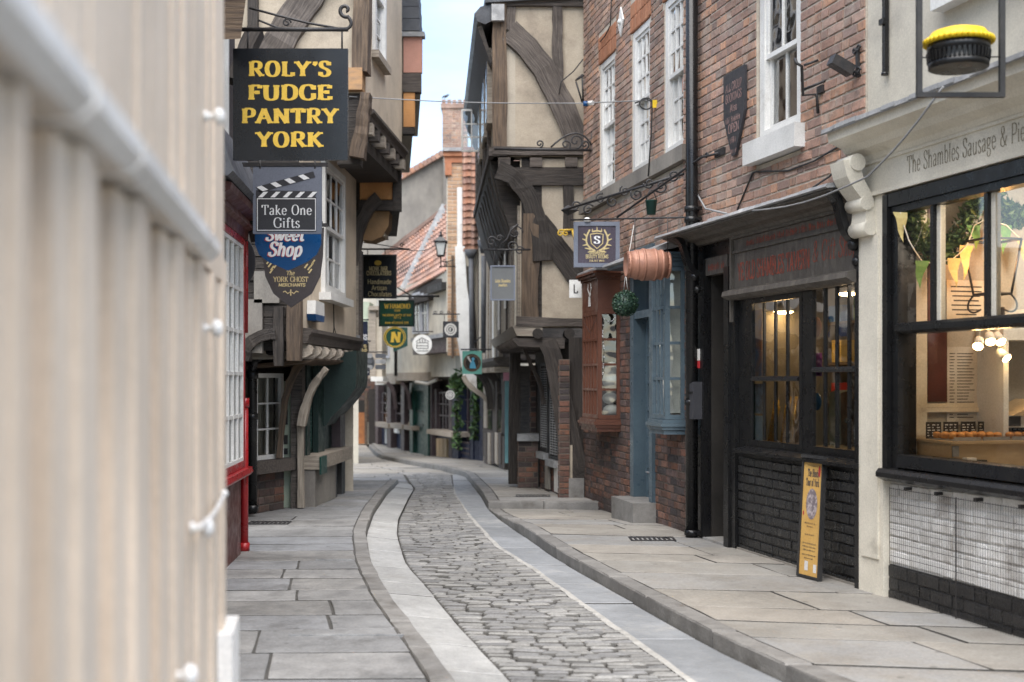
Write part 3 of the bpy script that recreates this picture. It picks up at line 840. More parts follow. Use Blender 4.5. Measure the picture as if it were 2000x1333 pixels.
# -- kerbs and gutters
def run(name, m, xl, xr, y0, y1, z, ln, pname, depth=.16, ch=.012, zx=None):
    root = bpy.data.objects.new(name, None); col.objects.link(root); root['kind'] = 'structure'
    root.location = (xl(y0), y0, z(y0)); WL[root.name] = V(root.location)
    yl = [y0 + (y1 - y0) * i / 60 for i in range(61)]
    mb = MB(); mb.add([q for yy in yl for q in ((xl(yy) + .004, yy, z(yy) - .012 - (.03 if zx else 0)), (xr(yy) - .004, yy, z(yy) - .012 - (.03 if zx else 0)))], [(2 * i, 2 * i + 1, 2 * i + 3, 2 * i + 2) for i in range(60)])
    mb.build('joint_bed', M_earth, root)
    y = y0
    while y < y1 - .05:
        yb = min(y + R.uniform(*ln), y1)
        if y1 - yb < .25: yb = y1
        ya = y
        k = 3
        poly = [(xl(ya + (yb - ya) * i / k), ya + .009 + (yb - ya - .018) * i / k) for i in range(k + 1)] + [(xr(yb - (yb - ya) * i / k), yb - .009 - (yb - ya - .018) * i / k) for i in range(k + 1)]
        j = R.uniform(-.004, .004)
        mb = MB()
        zz = [z(p[1]) + j + (zx(p) if zx else 0) for p in poly]
        mb.slab(poly, min(zz) - depth, zz, ch, side=0 if pname == 'kerbstone' else 1)
        mb.build(pname, [m, M_earth], root)
        y = yb
    return root
run('left_kerb', M_kerb, LKL, lambda y: LKL(y) + .125, 3.4, 20.24, lambda y: zg(y) + .004, (.7, 1.1), 'kerbstone')
run('left_gutter', M_granite, lambda y: LKL(y) + .132, lambda y: LGR(y), 3.4, 20.24, lambda y: zg(y) - .055, (.45, 1.0), 'gutter_slab', ch=.004, zx=lambda p: -.03 * max(0, min(1, (p[0] - LKL(p[1]) - .13) / .3)))
run('right_gutter', M_granite_blue, RGL, lambda y: RK(y) - .008, 3.4, 24.38, lambda y: zg(y) - .093, (.6, 1.2), 'gutter_slab', ch=.004)
run('right_kerb', M_kerb, RK, lambda y: RK(y) + .145, 3.4, 13.95, lambda y: zr(y) + .004, (.7, 1.3), 'kerbstone', depth=.2)
run('far_right_kerb', M_kerb, RK, lambda y: RK(y) + .145, 15.40, 40.5, lambda y: zg(y) + .004, (.8, 1.3), 'kerbstone', depth=.2)
root = bpy.data.objects.new('step_kerb', None); col.objects.link(root); root['kind'] = 'structure'
root.location = (-.28, 15.24, zg(15.3)); WL[root.name] = V(root.location)
x = RK(15.35)
while x < 1.05:
    x2 = x + R.uniform(.5, .75)
    mb = MB(); mb.slab([(x + .004, 15.26), (x2 - .004, 15.26), (x2 - .004, 15.405), (x + .004, 15.405)], zg(15.3) - .2, zg(15.3) + .006, .012)
    mb.build('kerbstone', M_kerb, root); x = x2
# small paving fills the dropped end of the near kerb
mb = MB(); 
for i in range(5):
    ya = 13.97 + i * .26
    mb.slab([(RK(ya) + .005, ya), (RK(ya) + .14, ya), (RK(ya + .25) + .14, ya + .25), (RK(ya + .25) + .005, ya + .25)], zr(ya) - .1, zr(ya) + .0, .01)
mb.build('dropped_kerb', M_kerb, pav_r)

mb = MB()
ys_ = [3.4 + .25 * i for i in range(66)]
vs = []
for y in ys_:
    a = RGL(y) + R.uniform(-.008, .004)
    vs += [(a - .03 - R.uniform(0, .012), y, zg(y) - .088), (a + .004, y, zg(y) - .083)]
mb.add(vs, [(2 * i, 2 * i + 1, 2 * i + 3, 2 * i + 2) for i in range(65)])
mb.build('mortar_line', mat('pale_mortar', (.40, .385, .355), (.27, .26, .24), sc_=9, rough=.9), road)
# -- drain channels and grates let into the pavements
for (yy, x0, x1) in ((7.16, -1.30, -.63), (10.14, -1.62, -1.3)):
    mb = MB(); mb.box(x0, x1, yy - .008, yy + .008, -.02, .011)
    mb.build('drain_channel', M_lead, pav_l)
def grate(parent, x0, x1, y0, y1, z):
    mb = MB()
    mb.box(x0, x1, y0, y0 + .025, z - .02, z + .008); mb.box(x0, x1, y1 - .025, y1, z - .02, z + .008)
    n = int((x1 - x0) / .045)
    for i in range(n + 1):
        x = x0 + (x1 - x0 - .02) * i / n
        mb.box(x, x + .02, y0 + .026, y1 - .026, z - .02, z + .007)
    mb.build('drain_grate', M_iron, parent)
grate(pav_r, 1.10, 1.52, 11.35, 11.62, zr(11.4)); grate(pav_l, -2.75, -2.32, 12.7, 12.95, zg(12.8)); grate(pav_f, .05, .5, 16.0, 16.25, zg(16.1))
# ------------------------------------------------------------------ walls, bricks, windows
def free_spans(u0, u1, z0, z1, holes):
    cuts = [(max(u0, h[0]), min(u1, h[1])) for h in holes if h[2] < z1 - 1e-4 and h[3] > z0 + 1e-4 and h[1] > u0 and h[0] < u1]
    cuts.sort()
    out, x = [], u0
    for a, b in cuts:
        if a > x + 1e-3: out.append((x, a))
        x = max(x, b)
    if x < u1 - 1e-3: out.append((x, u1))
    return out
def wall_panel(mb, fr, u0, u1, z0, z1, holes, d0, d1):
    """a solid wall with openings"""
    zs = sorted({z0, z1, *[min(max(h[2], z0), z1) for h in holes], *[min(max(h[3], z0), z1) for h in holes]})
    for a, b in zip(zs[:-1], zs[1:]):
        if b - a < 1e-4: continue
        for s, e in free_spans(u0, u1, a, b, holes):
            fr.box(mb, s, e, d0, d1, a, b)
def brick_mesh(k, m):
    out = []
    for _ in range(k):
        mb = MB()
        c = .035
        j = lambda: R.uniform(-.012, .012)
        a = [(-.5 + j(), 0, -.5 + j()), (.5 + j(), 0, -.5 + j()), (.5 + j(), 0, .5 + j()), (-.5 + j(), 0, .5 + j())]
        mid = [(x, .65, z) for x, _, z in a]
        top = [(x * .965, 1 + R.uniform(-.12, .1), z * .86) for x, _, z in a]
        vs = a + mid + top
        fs = [(8, 9, 10, 11)]
        for l in (0, 1):
            for i in range(4):
                fs.append((l * 4 + i, l * 4 + (i + 1) % 4, l * 4 + 4 + (i + 1) % 4, l * 4 + 4 + i))
        mb.add(vs, fs, [(x * .22, y * .02, z * .07) for x, y, z in vs])
        o = mb.build('brick', m, origin=(0, 0, 0)); out.append(o.data); bpy.data.objects.remove(o)
    return out
_BM = {}
def bricks(root, fr, u0, u1, z0, z1, holes, m, mortar, d=0.0, bl=.215, bh=.068, jt=.014, pr=.009, nmax=290, thick=.2, wave=.004, name='brick', base=True, flem=True):
    """mortared wall: the wall itself, then every brick in bond; the nearest are parts of their own"""
    if base:
        mb = MB(); wall_panel(mb, fr, u0, u1, z0, z1, holes, d - thick, d)
        mb.build('wall', mortar, root)
    if m.name not in _BM: _BM[m.name] = brick_mesh(7, m)
    mets = _BM[m.name]
    items = []
    nr = max(1, int(round((z1 - z0) / (bh + jt)))); rh = (z1 - z0) / nr
    for r in range(nr):
        za = z0 + r * rh
        for s, e in free_spans(u0, u1, za + .01, za + rh - .01, holes):
            if e - s < .03: continue
            x = s; k = (r % 2)
            if r % 2: first = bl * .5
            else: first = bl
            l = first
            n = 0
            while x < e - .005:
                ll = l * R.uniform(.93, 1.07)
                if e - (x + ll) < .05: ll = e - x
                items.append((x + ll / 2, za + rh / 2 + wave * math.sin(x * 2.1 + r * .7), max(ll - jt, .02), rh - jt))
                x += ll
                n += 1
                l = (bl if (n + r) % 2 == 0 else bl * .5) if flem else bl
    rt = fr.rot()
    def pos(i): return fr.p(i[0], d, i[1])
    top, rest = split_pieces(items, pos, nmax)
    for i in top:
        c = fr.p(i[0], d, i[1])
        o = bpy.data.objects.new(name, R.choice(mets)); col.objects.link(o)
        o.parent = root; o.location = c - WL[root.name]; o.rotation_euler = rt
        o.scale = (i[2], pr * R.uniform(.7, 1.25), i[3] * R.uniform(.94, 1.02))
    if rest:
        RM = rt.to_matrix().to_4x4()
        merged(rest, mets, m, root, 'brickwork', lambda i: Matrix.Translation(fr.p(i[0], d, i[1])) @ RM @ Matrix.Diagonal((i[2], pr * R.uniform(.7, 1.25), i[3], 1)))

def room(root, fr, u0, u1, z0, z1, d0, d1, m, name='room'):
    """the inside of a window: five faces of a box between the depths d0 (deep) and d1"""
    mb = MB(); t = .03
    fr.box(mb, u0 - t, u1 + t, d0 - t, d0, z0 - t, z1 + t)
    fr.box(mb, u0 - t, u0, d0, d1, z0 - t, z1 + t); fr.box(mb, u1, u1 + t, d0, d1, z0 - t, z1 + t)
    fr.box(mb, u0, u1, d0, d1, z0 - t, z0); fr.box(mb, u0, u1, d0, d1, z1, z1 + t)
    return mb.build(name, m, root)

def glaze(parent, fr, u0, u1, z0, z1, d, cols, rows, bar, mbar, mglass, td=.03, tilt=.012, barname='glazing_bar', panes=True):
    """bars and a pane in every light between them"""
    du = (u1 - u0) / cols; dz = (z1 - z0) / rows
    mb = MB()
    for i in range(1, cols):
        fr.box(mb, u0 + du * i - bar / 2, u0 + du * i + bar / 2, d - td / 2, d + td / 2, z0, z1)
    for j in range(1, rows):
        for i in range(cols):
            fr.box(mb, u0 + du * i + (bar / 2 if i else 0), u0 + du * (i + 1) - (bar / 2 if i < cols - 1 else 0), d - td / 2 + .002, d + td / 2 - .002, z0 + dz * j - bar / 2, z0 + dz * j + bar / 2)
    if mb.v: mb.build(barname, mbar, parent)
    if panes:
        for i in range(cols):
            for j in range(rows):
                a, b = u0 + du * i, u0 + du * (i + 1); c, e = z0 + dz * j, z0 + dz * (j + 1)
                t = [R.uniform(-tilt, tilt) * .5 for _ in range(3)]
                mb = MB()
                q = [(a, c, t[0]), (b, c, t[1]), (b, e, t[2]), (a, e, t[0] + t[2] - t[1])]
                mb.add([fr.p(x, d + k, z) for x, z, k in q], [(0, 1, 2, 3)])
                mb.build('pane', mglass, parent, recalc=False)

def casing(mb, fr, u0, u1, z0, z1, w, d0, d1, bottom=True):
    fr.box(mb, u0, u0 + w, d0, d1, z0, z1); fr.box(mb, u1 - w, u1, d0, d1, z0, z1)
    fr.box(mb, u0 + w, u1 - w, d0, d1, z1 - w, z1)
    if bottom: fr.box(mb, u0 + w, u1 - w, d0, d1, z0, z0 + w)

def sash_window(root, fr, u0, u1, z0, z1, cols, rows, d=-.06, fw=.075, mfr=None, mgl=None, mid=None, blind=0.0, deep=.5, mroom=None, sill=None, topless=False):
    mfr = mfr or M_white; mgl = mgl or M_glass_old
    mb = MB(); casing(mb, fr, u0, u1, z0, z1, fw, d - .06, d + .03)
    f = mb.build('window_frame', mfr, root)
    zm = mid if mid else (z0 + z1) / 2
    sw = .04
    # upper sash stands in front of the lower one
    for (a, b, dd, nm) in ((zm - .02, z1 - fw, d - .005, 'upper_sash'), (z0 + fw, zm + .02, d - .04, 'lower_sash')):
        mb = MB(); casing(mb, fr, u0 + fw, u1 - fw, a, b, sw, dd - .02, dd + .02)
        mb.build('sash', mfr, f)
        glaze(f, fr, u0 + fw + sw, u1 - fw - sw, a + sw, b - sw, dd, cols, rows, .022, mfr, mgl)
    r = room(root, fr, u0 + .02, u1 - .02, z0 + .02, z1 - .02, d - deep, d - .065, mroom or M_roomdim)
    if blind:
        mb = MB()
        n = 10
        pl = [(u0 + fw + (u1 - u0 - 2 * fw) * i / n, d - .10 - .02 * (i % 2)) for i in range(n + 1)]
        zb = z1 - (z1 - z0) * blind
        for i in range(n):
            mb.add([fr.p(pl[i][0], pl[i][1], zb), fr.p(pl[i + 1][0], pl[i + 1][1], zb), fr.p(pl[i + 1][0], pl[i + 1][1], z1 - .03), fr.p(pl[i][0], pl[i][1], z1 - .03)], [(0, 1, 2, 3)])
        mb.build('blind', M_blind, r)
    if sill:
        mb = MB(); fr.box(mb, u0 - .06, u1 + .06, d - .03, .09, z0 - sill, z0 - .002)
        mb.build('sill', M_white, f)
    return f

def downpipe(root, fr, u, d, z0, z1, r, m, name='pipe', joints=()):
    mb = MB(); mb.tube([fr.p(u, d, z0), fr.p(u, d, z1)], r, 14)
    p = mb.build(name, m, root)
    for z in joints:
        mb = MB(); mb.tube([fr.p(u, d, z), fr.p(u, d, z + .05)], r * 1.22, 14); fr.box(mb, u - r * 1.7, u + r * 1.7, d - r * 1.1, d - r * .3, z + .01, z + .04)
        mb.build('pipe_collar', m, p)
    return p
def scroll_bracket(mb, a, ux, uz, k, r=.008):
    """a wrought scroll from a, of size k"""
    a, ux, uz = V(a), V(ux), V(uz)
    mb.tube(spiral(a, k, k * .12, 0, 560, 26, ux, uz), r, 6)
# ------------------------------------------------------------------ right side: sausage shop, tavern, brick house
UL = V((.2501, -.9682)); NL = V((-.9682, -.2501))
FA = Fr((4.8 - .2583 * 12, 12.0), UL, NL)          # u runs towards the camera
FB = Fr((1.716, 11.94), (-.1883, .9821), (-.9821, -.1883))    # u runs away from the camera
ua = FA.at_px

# ---------- sausage shop
shop = thing('sausage_shop', 'cream fronted food shop with black framed window, at the near end of the right side', 'shop', FA.p(4.5, 0, 0))
U0, U1 = ua(1690) + .015, 7.4
uw = ua(1742)                                        # where the black window frame starts
mb = MB(); wall_panel(mb, FA, U0, U1, 3.0, 5.8, [(ua(1852), ua(1852) + 1.25, 3.98, 5.6)], -.25, -.01)
mb.build('wall', M_plaster_pale, shop)
mb = MB(); FA.box(mb, U0, uw - .012, -.15, .06, -.02, 2.77); FA.box(mb, U0 + .05, uw - .06, .06, .075, .25, 2.5)
mb.build('pilaster', M_cream, shop)
mb = MB(); FA.box(mb, U0, U1, -.1, .06, 2.772, 3.02); FA.box(mb, U0, U1, .06, .085, 2.772, 2.80); FA.box(mb, U0 + .02, U1, .06, .075, 3.0, 3.02)
fas = mb.build('fascia', M_cream, shop)
mb = MB()
text(mb, 'The Shambles Sausage & Pie Co', FA.p(ua(1772, .06), .06, 2.862), FA.u, (0, 0, 1), FA.n, .115, width=1.34, a=.05, b=.022, serif=.05, align=0)
mb.build('lettering', M_bronze, fas)
mb = MB()
FA.prof(mb, [(0, 3.022), (.07, 3.022), (.09, 3.06), (.17, 3.09), (.20, 3.13), (.30, 3.17), (.31, 3.235), (.0, 3.26)], U0, U1)
mb.build('cornice', M_cream, shop)
mb = MB()
n = 26
for i in range(n):
    a, b_ = U0 - .03 + (U1 - U0 + .03) * i / n, U0 - .03 + (U1 - U0 + .03) * (i + 1) / n - .006
    j = R.uniform(-.006, .008)
    FA.prof(mb, [(0, 3.30 + j), (.34, 3.265 + j), (.345, 3.235 + j), (.335, 3.225), (.315, 3.238), (0, 3.262)], a, b_)
mb.build('lead_flashing', M_lead, shop)
# console
mb = MB()
pts = bez3(FA.p(U0 + .12, .24, 3.02), FA.p(U0 + .12, .22, 2.78), FA.p(U0 + .12, .05, 2.82), FA.p(U0 + .12, .10, 2.56), 12)
mb.sweep(pts, [.13, .12, .12, .11, .10, .095, .09, .085, .08, .075, .075, .08, .08], .19, FA.u)
mb.tube([FA.p(U0 + .01, .13, 2.72), FA.p(U0 + .23, .13, 2.72)], .05, 12); mb.tube([FA.p(U0 + .01, .10, 2.55), FA.p(U0 + .23, .10, 2.55)], .055, 12)
mb.tube([FA.p(U0 + .01, .2, 3.0), FA.p(U0 + .23, .2, 3.0)], .06, 12)
mb.build('console', M_cream, shop)
# window
W0, W1 = uw, U1
ZB, ZT = .86, 2.77
mb = MB(); FA.box(mb, W0, W0 + .06, -.08, .075, ZB, ZT - .012); FA.box(mb, W0 + .07, W0 + .14, -.10, .04, ZB, ZT - .1); FA.box(mb, W0 + .06, W1, -.08, .07, ZT - .10, ZT - .012)
FA.box(mb, W0 + .062, W1, -.05, .05, ZT - .15, ZT - .102)
wfr = mb.build('window_frame', M_black, shop)
mb = MB(); FA.prof(mb, [(-.08, 1.80), (.05, 1.80), (.075, 1.82), (.075, 1.855), (.05, 1.875), (-.08, 1.875)], W0 + .15, W1)
mb.build('transom', M_black, wfr)
mb = MB(); FA.prof(mb, [(-.06, .90), (.10, .885), (.12, .86), (.12, .83), (.06, .80), (-.06, .80)], W0 - .01, W1); FA.prof(mb, [(-.06, .99), (.05, .985), (.06, .902), (-.06, .902)], W0 + .15, W1)
mb.build('sill', M_black, wfr)
mull = [ua(1829), ua(1935), ua(2075)]
edges = [W0 + .15] + mull + [W1]
mb = MB()
for u in mull: FA.box(mb, u - .017, u + .017, -.035, .035, 1.877, ZT - .152)
mb.build('glazing_bar', M_black, wfr)
mb = MB()
for u in mull: FA.box(mb, u + .019, u + .055, -.03, .01, 1.878, ZT - .153)
mb.build('inner_bar', M_cream, wfr)
for a, b_ in zip(edges[:-1], edges[1:]):
    mb = MB(); mb.add([FA.p(a, 0 + R.uniform(-.004, .004), 1.87), FA.p(b_, R.uniform(-.004, .004), 1.87), FA.p(b_, 0, ZT - .15), FA.p(a, .002, ZT - .15)], [(0, 1, 2, 3)])
    mb.build('pane', M_glass_shop, wfr, recalc=False)
mb = MB(); mb.add([FA.p(W0 + .14, .0, .95), FA.p(W1, .0, .95), FA.p(W1, 0, 1.82), FA.p(W0 + .14, 0, 1.82)], [(0, 1, 2, 3)])
mb.build('pane', M_glass_shop, wfr, recalc=False)
# inside
IN0 = W0 + .06
room(shop, FA, IN0, U1 + 1.2, .80, 2.9, -2.1, -.10, M_room)
FS = Fr(FA.p(IN0 + .002, 0, 0).to_2d(), -NL, UL)
mb = MB(); FS.box(mb, .12, 2.05, .0, .03, 1.27, 1.30); FS.box(mb, .12, 2.05, .0, .018, 1.302, 1.33); mb.build('dado_rail', M_cream, shop)
mb = MB(); FS.box(mb, .11, FS.at_px(1806), .0, .03, .82, 2.8); mb.build('door_case', M_cream, shop)
mb = MB(); FS.box(mb, FS.at_px(1811), FS.at_px(1848), .0, .012, 1.34, 1.82); FS.box(mb, FS.at_px(1811), FS.at_px(1830), .0, .012, 1.84, 2.7); mb.build('dark_panel', M_maroon, shop)
mb = MB(); FS.box(mb, FS.at_px(1953), FS.at_px(1957), .0, .03, 1.33, 2.0); mb.build('dark_trim', M_black_matt, shop)
# white plinth wall with bricks behind the grille
bricks(shop, FA, uw - .012, U1, .225, .795, [], M_brick_white, M_brick_white, d=0.0, bl=.24, bh=.075, jt=.014, pr=.014, nmax=120, wave=.008)
bricks(shop, FA, uw - .012, U1, -.04, .223, [], M_brick_black, M_brick_black, d=.012, bl=.24, bh=.075, jt=.012, pr=.010, nmax=60, wave=.004)
mb = MB()
for k, (ga, gb) in enumerate(((ua(1738, .05), ua(1866, .05)), (ua(1868, .05), ua(2040, .05)))):
    mb = MB()
    n = int((gb - ga) / .024)
    for i in range(n + 1):
        u = ga + (gb - ga) * i / n
        w = .0016 if 0 < i < n else .007
        FA.box(mb, u - w / 2, u + w / 2, .05, .0512, .0, .76)
    for j in range(9):
        z = .02 + j * .0915
        FA.box(mb, ga, gb, .0514, .0526, z - .0018, z + .0018)
    for uu in (ga + .2, gb - .2): FA.box(mb, uu - .015, uu + .015, .0, .06, .755, .775)
    mb.build('mesh_guard', M_iron, shop)
# upper window of the cream house
sash_window(shop, FA, ua(1852), ua(1852) + 1.25, 3.98, 5.6, 3, 2, d=-.05, fw=.11, sill=.13, mid=5.0)
# shutter stay on the corner
so = MB(); FA.box(so, ua(1733) - .018, ua(1733) + .018, .0, .03, 3.62, 4.6); FA.box(so, ua(1733) - .03, ua(1733) + .03, .031, .05, 3.95, 3.99); so.tube([FA.p(ua(1733), .02, 3.62), FA.p(ua(1733), .02, 3.6)], .025, 8)
so.build('shutter_stay', M_black, shop)

# hanging pie sign
pie = thing('pie_sign', 'hanging yellow crusted black pie inside a square black iron frame', 'sign', P(1875, 195, 6.5))
Yp = 6.5
def pc(px, py): return P(px, py, Yp)
mb = MB()
x0, x1, zb, zt = PX(1790, Yp), PX(1962, Yp), PZ(191, Yp), PZ(-110, Yp)
mb.box(x0, x0 + .028, Yp - .014, Yp + .014, zb, zt); mb.box(x1 - .028, x1, Yp - .014, Yp + .014, zb, zt); mb.box(x0 + .028, x1 - .028, Yp - .0138, Yp + .0138, zb, zb + .026); mb.box(x0 + .028, x1 - .028, Yp - .0138, Yp + .0138, zt - .026, zt)
frm = mb.build('sign_frame', M_black_matt, pie)
mb = MB(); mb.tube([(x1 - .01, Yp, zt - .02), FA.p(FA.at_px(2120), -.05, zt + .02)], .016, 8)
mb.build('wall_arm', M_black_matt, pie)
cx, rp = PX(1872, Yp), .5 * (PX(1932, Yp) - PX(1814, Yp))
zb2, zc = PZ(135, Yp), PZ(88, Yp)
mb = MB(); mb.lathe([(rp * .90, zb2), (rp * .96, zb2 + .004), (rp * .97, zb2 + .03), (rp * .93, zb2 + .035), (rp * .96, zc - .04), (rp * 1.0, zc - .035), (rp * 1.0, zc)], (cx, Yp, 0), n=48, lobes=None)
for i in range(40):
    a = 2 * math.pi * i / 40
    mb.beam((cx + math.cos(a) * rp * .95, Yp + math.sin(a) * rp * .95, zb2 + .036), (cx + math.cos(a) * rp * .985, Yp + math.sin(a) * rp * .985, zc - .042), .014, .014, (math.cos(a), math.sin(a), 0))
mb.build('pie_tin', M_black, pie)
mb = MB(); mb.lathe([(rp * .9, zc + .001), (rp * 1.06, zc + .004), (rp * 1.08, zc + .02), (rp * 1.0, zc + .035), (rp * .86, zc + .066), (rp * .55, zc + .082), (rp * .06, zc + .088)], (cx, Yp, 0), n=40)
for i in range(36):
    a = 2 * math.pi * i / 36
    mb.ball((cx + math.cos(a) * rp * 1.07, Yp + math.sin(a) * rp * 1.07, zc + .016), .016, 6, 4)
mb.build('pie_crust', M_yellow, pie)
mb = MB(); mb.tube([(x0 + .02, Yp, PZ(113, Yp)), (cx - rp * .9, Yp, PZ(113, Yp))], .004, 5); mb.tube([(x1 - .02, Yp, PZ(111, Yp)), (cx + rp * .9, Yp, PZ(112, Yp))], .004, 5)
mb.build('wire', M_iron, pie)

# ---------- things inside the sausage shop, measured from its left party wall
def inside(px, py, k):
    u = FS.at_px(px, k); return FS.p(u, k, PZ(py, FS.p(u, k, 0).y))
t = thing('serving_counter', 'pale wooden counter of pies behind the near shop window', 'counter', inside(1925, 905, .3))
CK = .42
ca, cb = FS.at_px(1858, CK), FS.at_px(2040, CK)
CT = 1.09
mb = MB(); FS.box(mb, ca, cb, .02, CK, .83, CT - .02); mb.build('counter_body', M_wood, t)
mb = MB(); FS.box(mb, ca - .01, cb, .01, CK + .02, CT - .018, CT); mb.build('counter_top', M_wood, t)
mb = MB(); FS.box(mb, ca + .004, ca + .05, CK + .001, CK + .012, CT - .10, CT - .03); mb.build('end_plate', M_lead, t)
for i in range(4):
    a = ca + .03 + i * .22
    t2 = thing('pie_tray', ['steel tray of golden pies at the left end of the shop counter', 'second steel tray of golden pies from the left on the counter', 'third steel tray of golden pies from the left on the counter', 'fourth steel tray of golden pies, at the right of the shop counter'][i], 'tray', FS.p(a + .1, .25, CT), 'trays of pies on the counter')
    mb = MB(); FS.box(mb, a, a + .2, .12, CK - .01, CT + .001, CT + .008); FS.box(mb, a, a + .2, CK - .018, CK - .01, CT + .009, CT + .025)
    mb.build('tray_pan', M_lead, t2)
    mb = MB()
    for k in range(3):
        for l in range(3):
            mb.lathe([(.022, CT + .01), (.029, CT + .034), (.026, CT + .046), (.012, CT + .052), (.002, CT + .053)], FS.p(a + .036 + k * .064, .16 + l * .085, 0), n=10)
    mb.build('pies', M_pie, t2, kind='stuff')
for i in range(6):
    a = ca + .03 + i * .135
    t2 = thing('price_card', 'small black price card with chalk marks, %s in the row behind the pies' % ['leftmost', 'second from left', 'third from left', 'third from right', 'second from right', 'rightmost'][i], 'price card', FS.p(a + .05, .09, CT), 'price cards along the counter')
    mb = MB(); FS.box(mb, a, a + .115, .085, .09, CT + .002, CT + .115); mb.build('card', M_black_matt, t2)
    mb = MB()
    for k in range(5):
        for l in range(3):
            FS.box(mb, a + .01 + l * .036, a + .01 + l * .036 + R.uniform(.008, .026), .0905, .0915, CT + .02 + k * .018, CT + .026 + k * .018)
    mb.build('chalk_marks', M_lwhite, t2)
t = thing('card_reader', 'small black and white payment till standing in front of the counter', 'card reader', inside(1905, 905, CK + .08))
u = FS.at_px(1889, CK + .08)
mb = MB(); FS.box(mb, u, u + .07, CK + .03, CK + .08, .86, .985); mb.build('reader_body', M_lwhite, t)
mb = MB(); FS.box(mb, u + .072, u + .15, CK + .03, CK + .08, .86, .97); FS.box(mb, u - .05, u - .012, CK + .03, CK + .07, .86, .95); FS.box(mb, u + .02, u + .026, CK + .081, CK + .083, .89, .96); mb.build('reader_case', M_black_matt, t)
t = thing('bread_shelf', 'white open shelf unit with loaves at the back of the shop', 'shelf', inside(1990, 890, .3))
u = FS.at_px(1960, .3); 
mb = MB(); FS.box(mb, u, u + .04, .0, .3, .85, 1.86); FS.box(mb, u + .7, u + .74, .0, .3, .85, 1.86); FS.box(mb, u + .04, u + .7, .0, .3, 1.17, 1.25); FS.box(mb, u + .04, u + .7, .0, .3, 1.76, 1.86)
mb.build('shelf_case', M_white, t)
mb = MB(); FS.prism(mb, [(u + .05, 1.252), (u + .5, 1.252), (u + .3, 1.36)], .02, .33); mb.build('loaf', M_wood, t)
mb = MB(); FS.prism(mb, [(u, 1.862), (u + .74, 1.862), (u + .74, 2.03), (u + .3, 1.98)], .0, .3); mb.build('shelf_top', M_cream, t)
mb = MB(); FS.box(mb, u + .04, u + .13, .301, .306, 1.18, 1.245); mb.build('shelf_card', M_black_matt, t)
for (pa, pb_, ya, yb, nm, lb) in ((1850, 1926, 678, 830, 'price_list', 'tall white price list in small print on the shop wall'), (1849, 1925, 548, 632, 'notice_board', 'cream notice with red heading above the price list')):
    a, b_ = FS.at_px(pa, .01), FS.at_px(pb_, .01); pm = (pa + pb_) / 2; za, zb_ = FS.z_at(pm, ya, .01), FS.z_at(pm, yb, .01)
    t = thing(nm, lb, 'notice', FS.p((a + b_) / 2, .01, zb_))
    mb = MB(); FS.box(mb, a, b_, .002, .01, zb_, za); pp = mb.build('sheet', M_paper if nm == 'price_list' else M_cream, t)
    mb = MB()
    z = za - .05
    while z > zb_ + .03:
        if nm == 'price_list':
            for s, e in ((.06, .2), (.25, .7), (.78, .93)):
                FS.box(mb, a + (b_ - a) * s, a + (b_ - a) * (s + (e - s) * R.uniform(.6, 1)), .0101, .0108, z, z + .006)
            z -= .021
        else:
            w = R.uniform(.25, .42)
            FS.box(mb, a + (b_ - a) * (.5 - w), a + (b_ - a) * (.5 + w), .0101, .0108, z, z + .010); z -= .032
    mb.build('print', M_ink, t, kind='stuff')
# lantern pendant with amber bulb
c = inside(1938, 540, .30)
t = thing('pendant_lantern', 'black wrought lantern frame hanging with an amber bulb in the shop window', 'lamp', (c.x, c.y, c.z))
e1 = V(FS.u); e2 = V((0, 0, 1)); e3 = V(FS.n)
mb = MB()
bt = c + e2 * -.12
for s1 in (-1, 1):
    for s2 in (-1, 1):
        mb.tube([bt + e1 * (.085 * s1) + e3 * (.085 * s2), bt + e1 * (.13 * s1) + e3 * (.13 * s2) + e2 * .36], .008, 6)
        mb.tube(bez3(bt + e1 * .08 * s1 + e3 * .08 * s2, bt + e1 * .14 * s1 + e3 * .14 * s2 - e2 * .08, bt + e1 * .10 * s1 + e3 * .1 * s2 - e2 * .16, bt + e1 * .05 * s1 + e3 * .05 * s2 - e2 * .10, 10), .007, 6)
for k, w in ((0, .085), (.36, .13)):
    q = [bt + e1 * (a * w) + e3 * (b_ * w) + e2 * k for a, b_ in ((-1, -1), (1, -1), (1, 1), (-1, 1), (-1, -1))]
    for a, b_ in zip(q[:-1], q[1:]): mb.tube([a, b_], .009, 6)
mb.tube([bt - e2 * .14, bt + e2 * .02], .014, 8)
mb.tube([bt + e2 * .30, bt + e2 * .95], .009, 6)
mb.build('lantern_frame', M_iron, t)
mb = MB(); mb.ball(bt + e2 * .22, .036, 12, 8, 1.3); mb.build('bulb', M_bulb_amber, t)
mb = MB(); mb.lathe([(.02, 0), (.022, .05), (.012, .08)], bt + e2 * .27, n=10); mb.build('lamp_holder', M_copper, t)
# spot lamps
for i, (px, py) in enumerate(((1910, 677), (1935, 668), (1955, 668), (1966, 700))):
    c = inside(px, py, .34)
    t = thing('spot_lamp', ['lit white spot lamp, leftmost of the small cluster under the transom', 'lit white spot lamp, second from left under the transom', 'lit white spot lamp, third from left under the transom', 'brightest white spot lamp, lowest and rightmost in the cluster'][i], 'lamp', c, 'spot lamps inside the shop')
    dr = V((-.35 + .25 * i, -.6, -.6)).normalized()
    mb = MB(); mb.lathe([(.008, -.09), (.028, -.075), (.036, 0)], c, dr, n=12); mb.tube([c - dr * .08, c - dr * .08 + V((0, 0, .15))], .006, 6); mb.build('lamp_body', M_white, t)
    mb = MB(); mb.lathe([(.03, .001), (.028, .008), (.004, .012)], c, dr, n=12); mb.build('bulb', M_bulb, t)
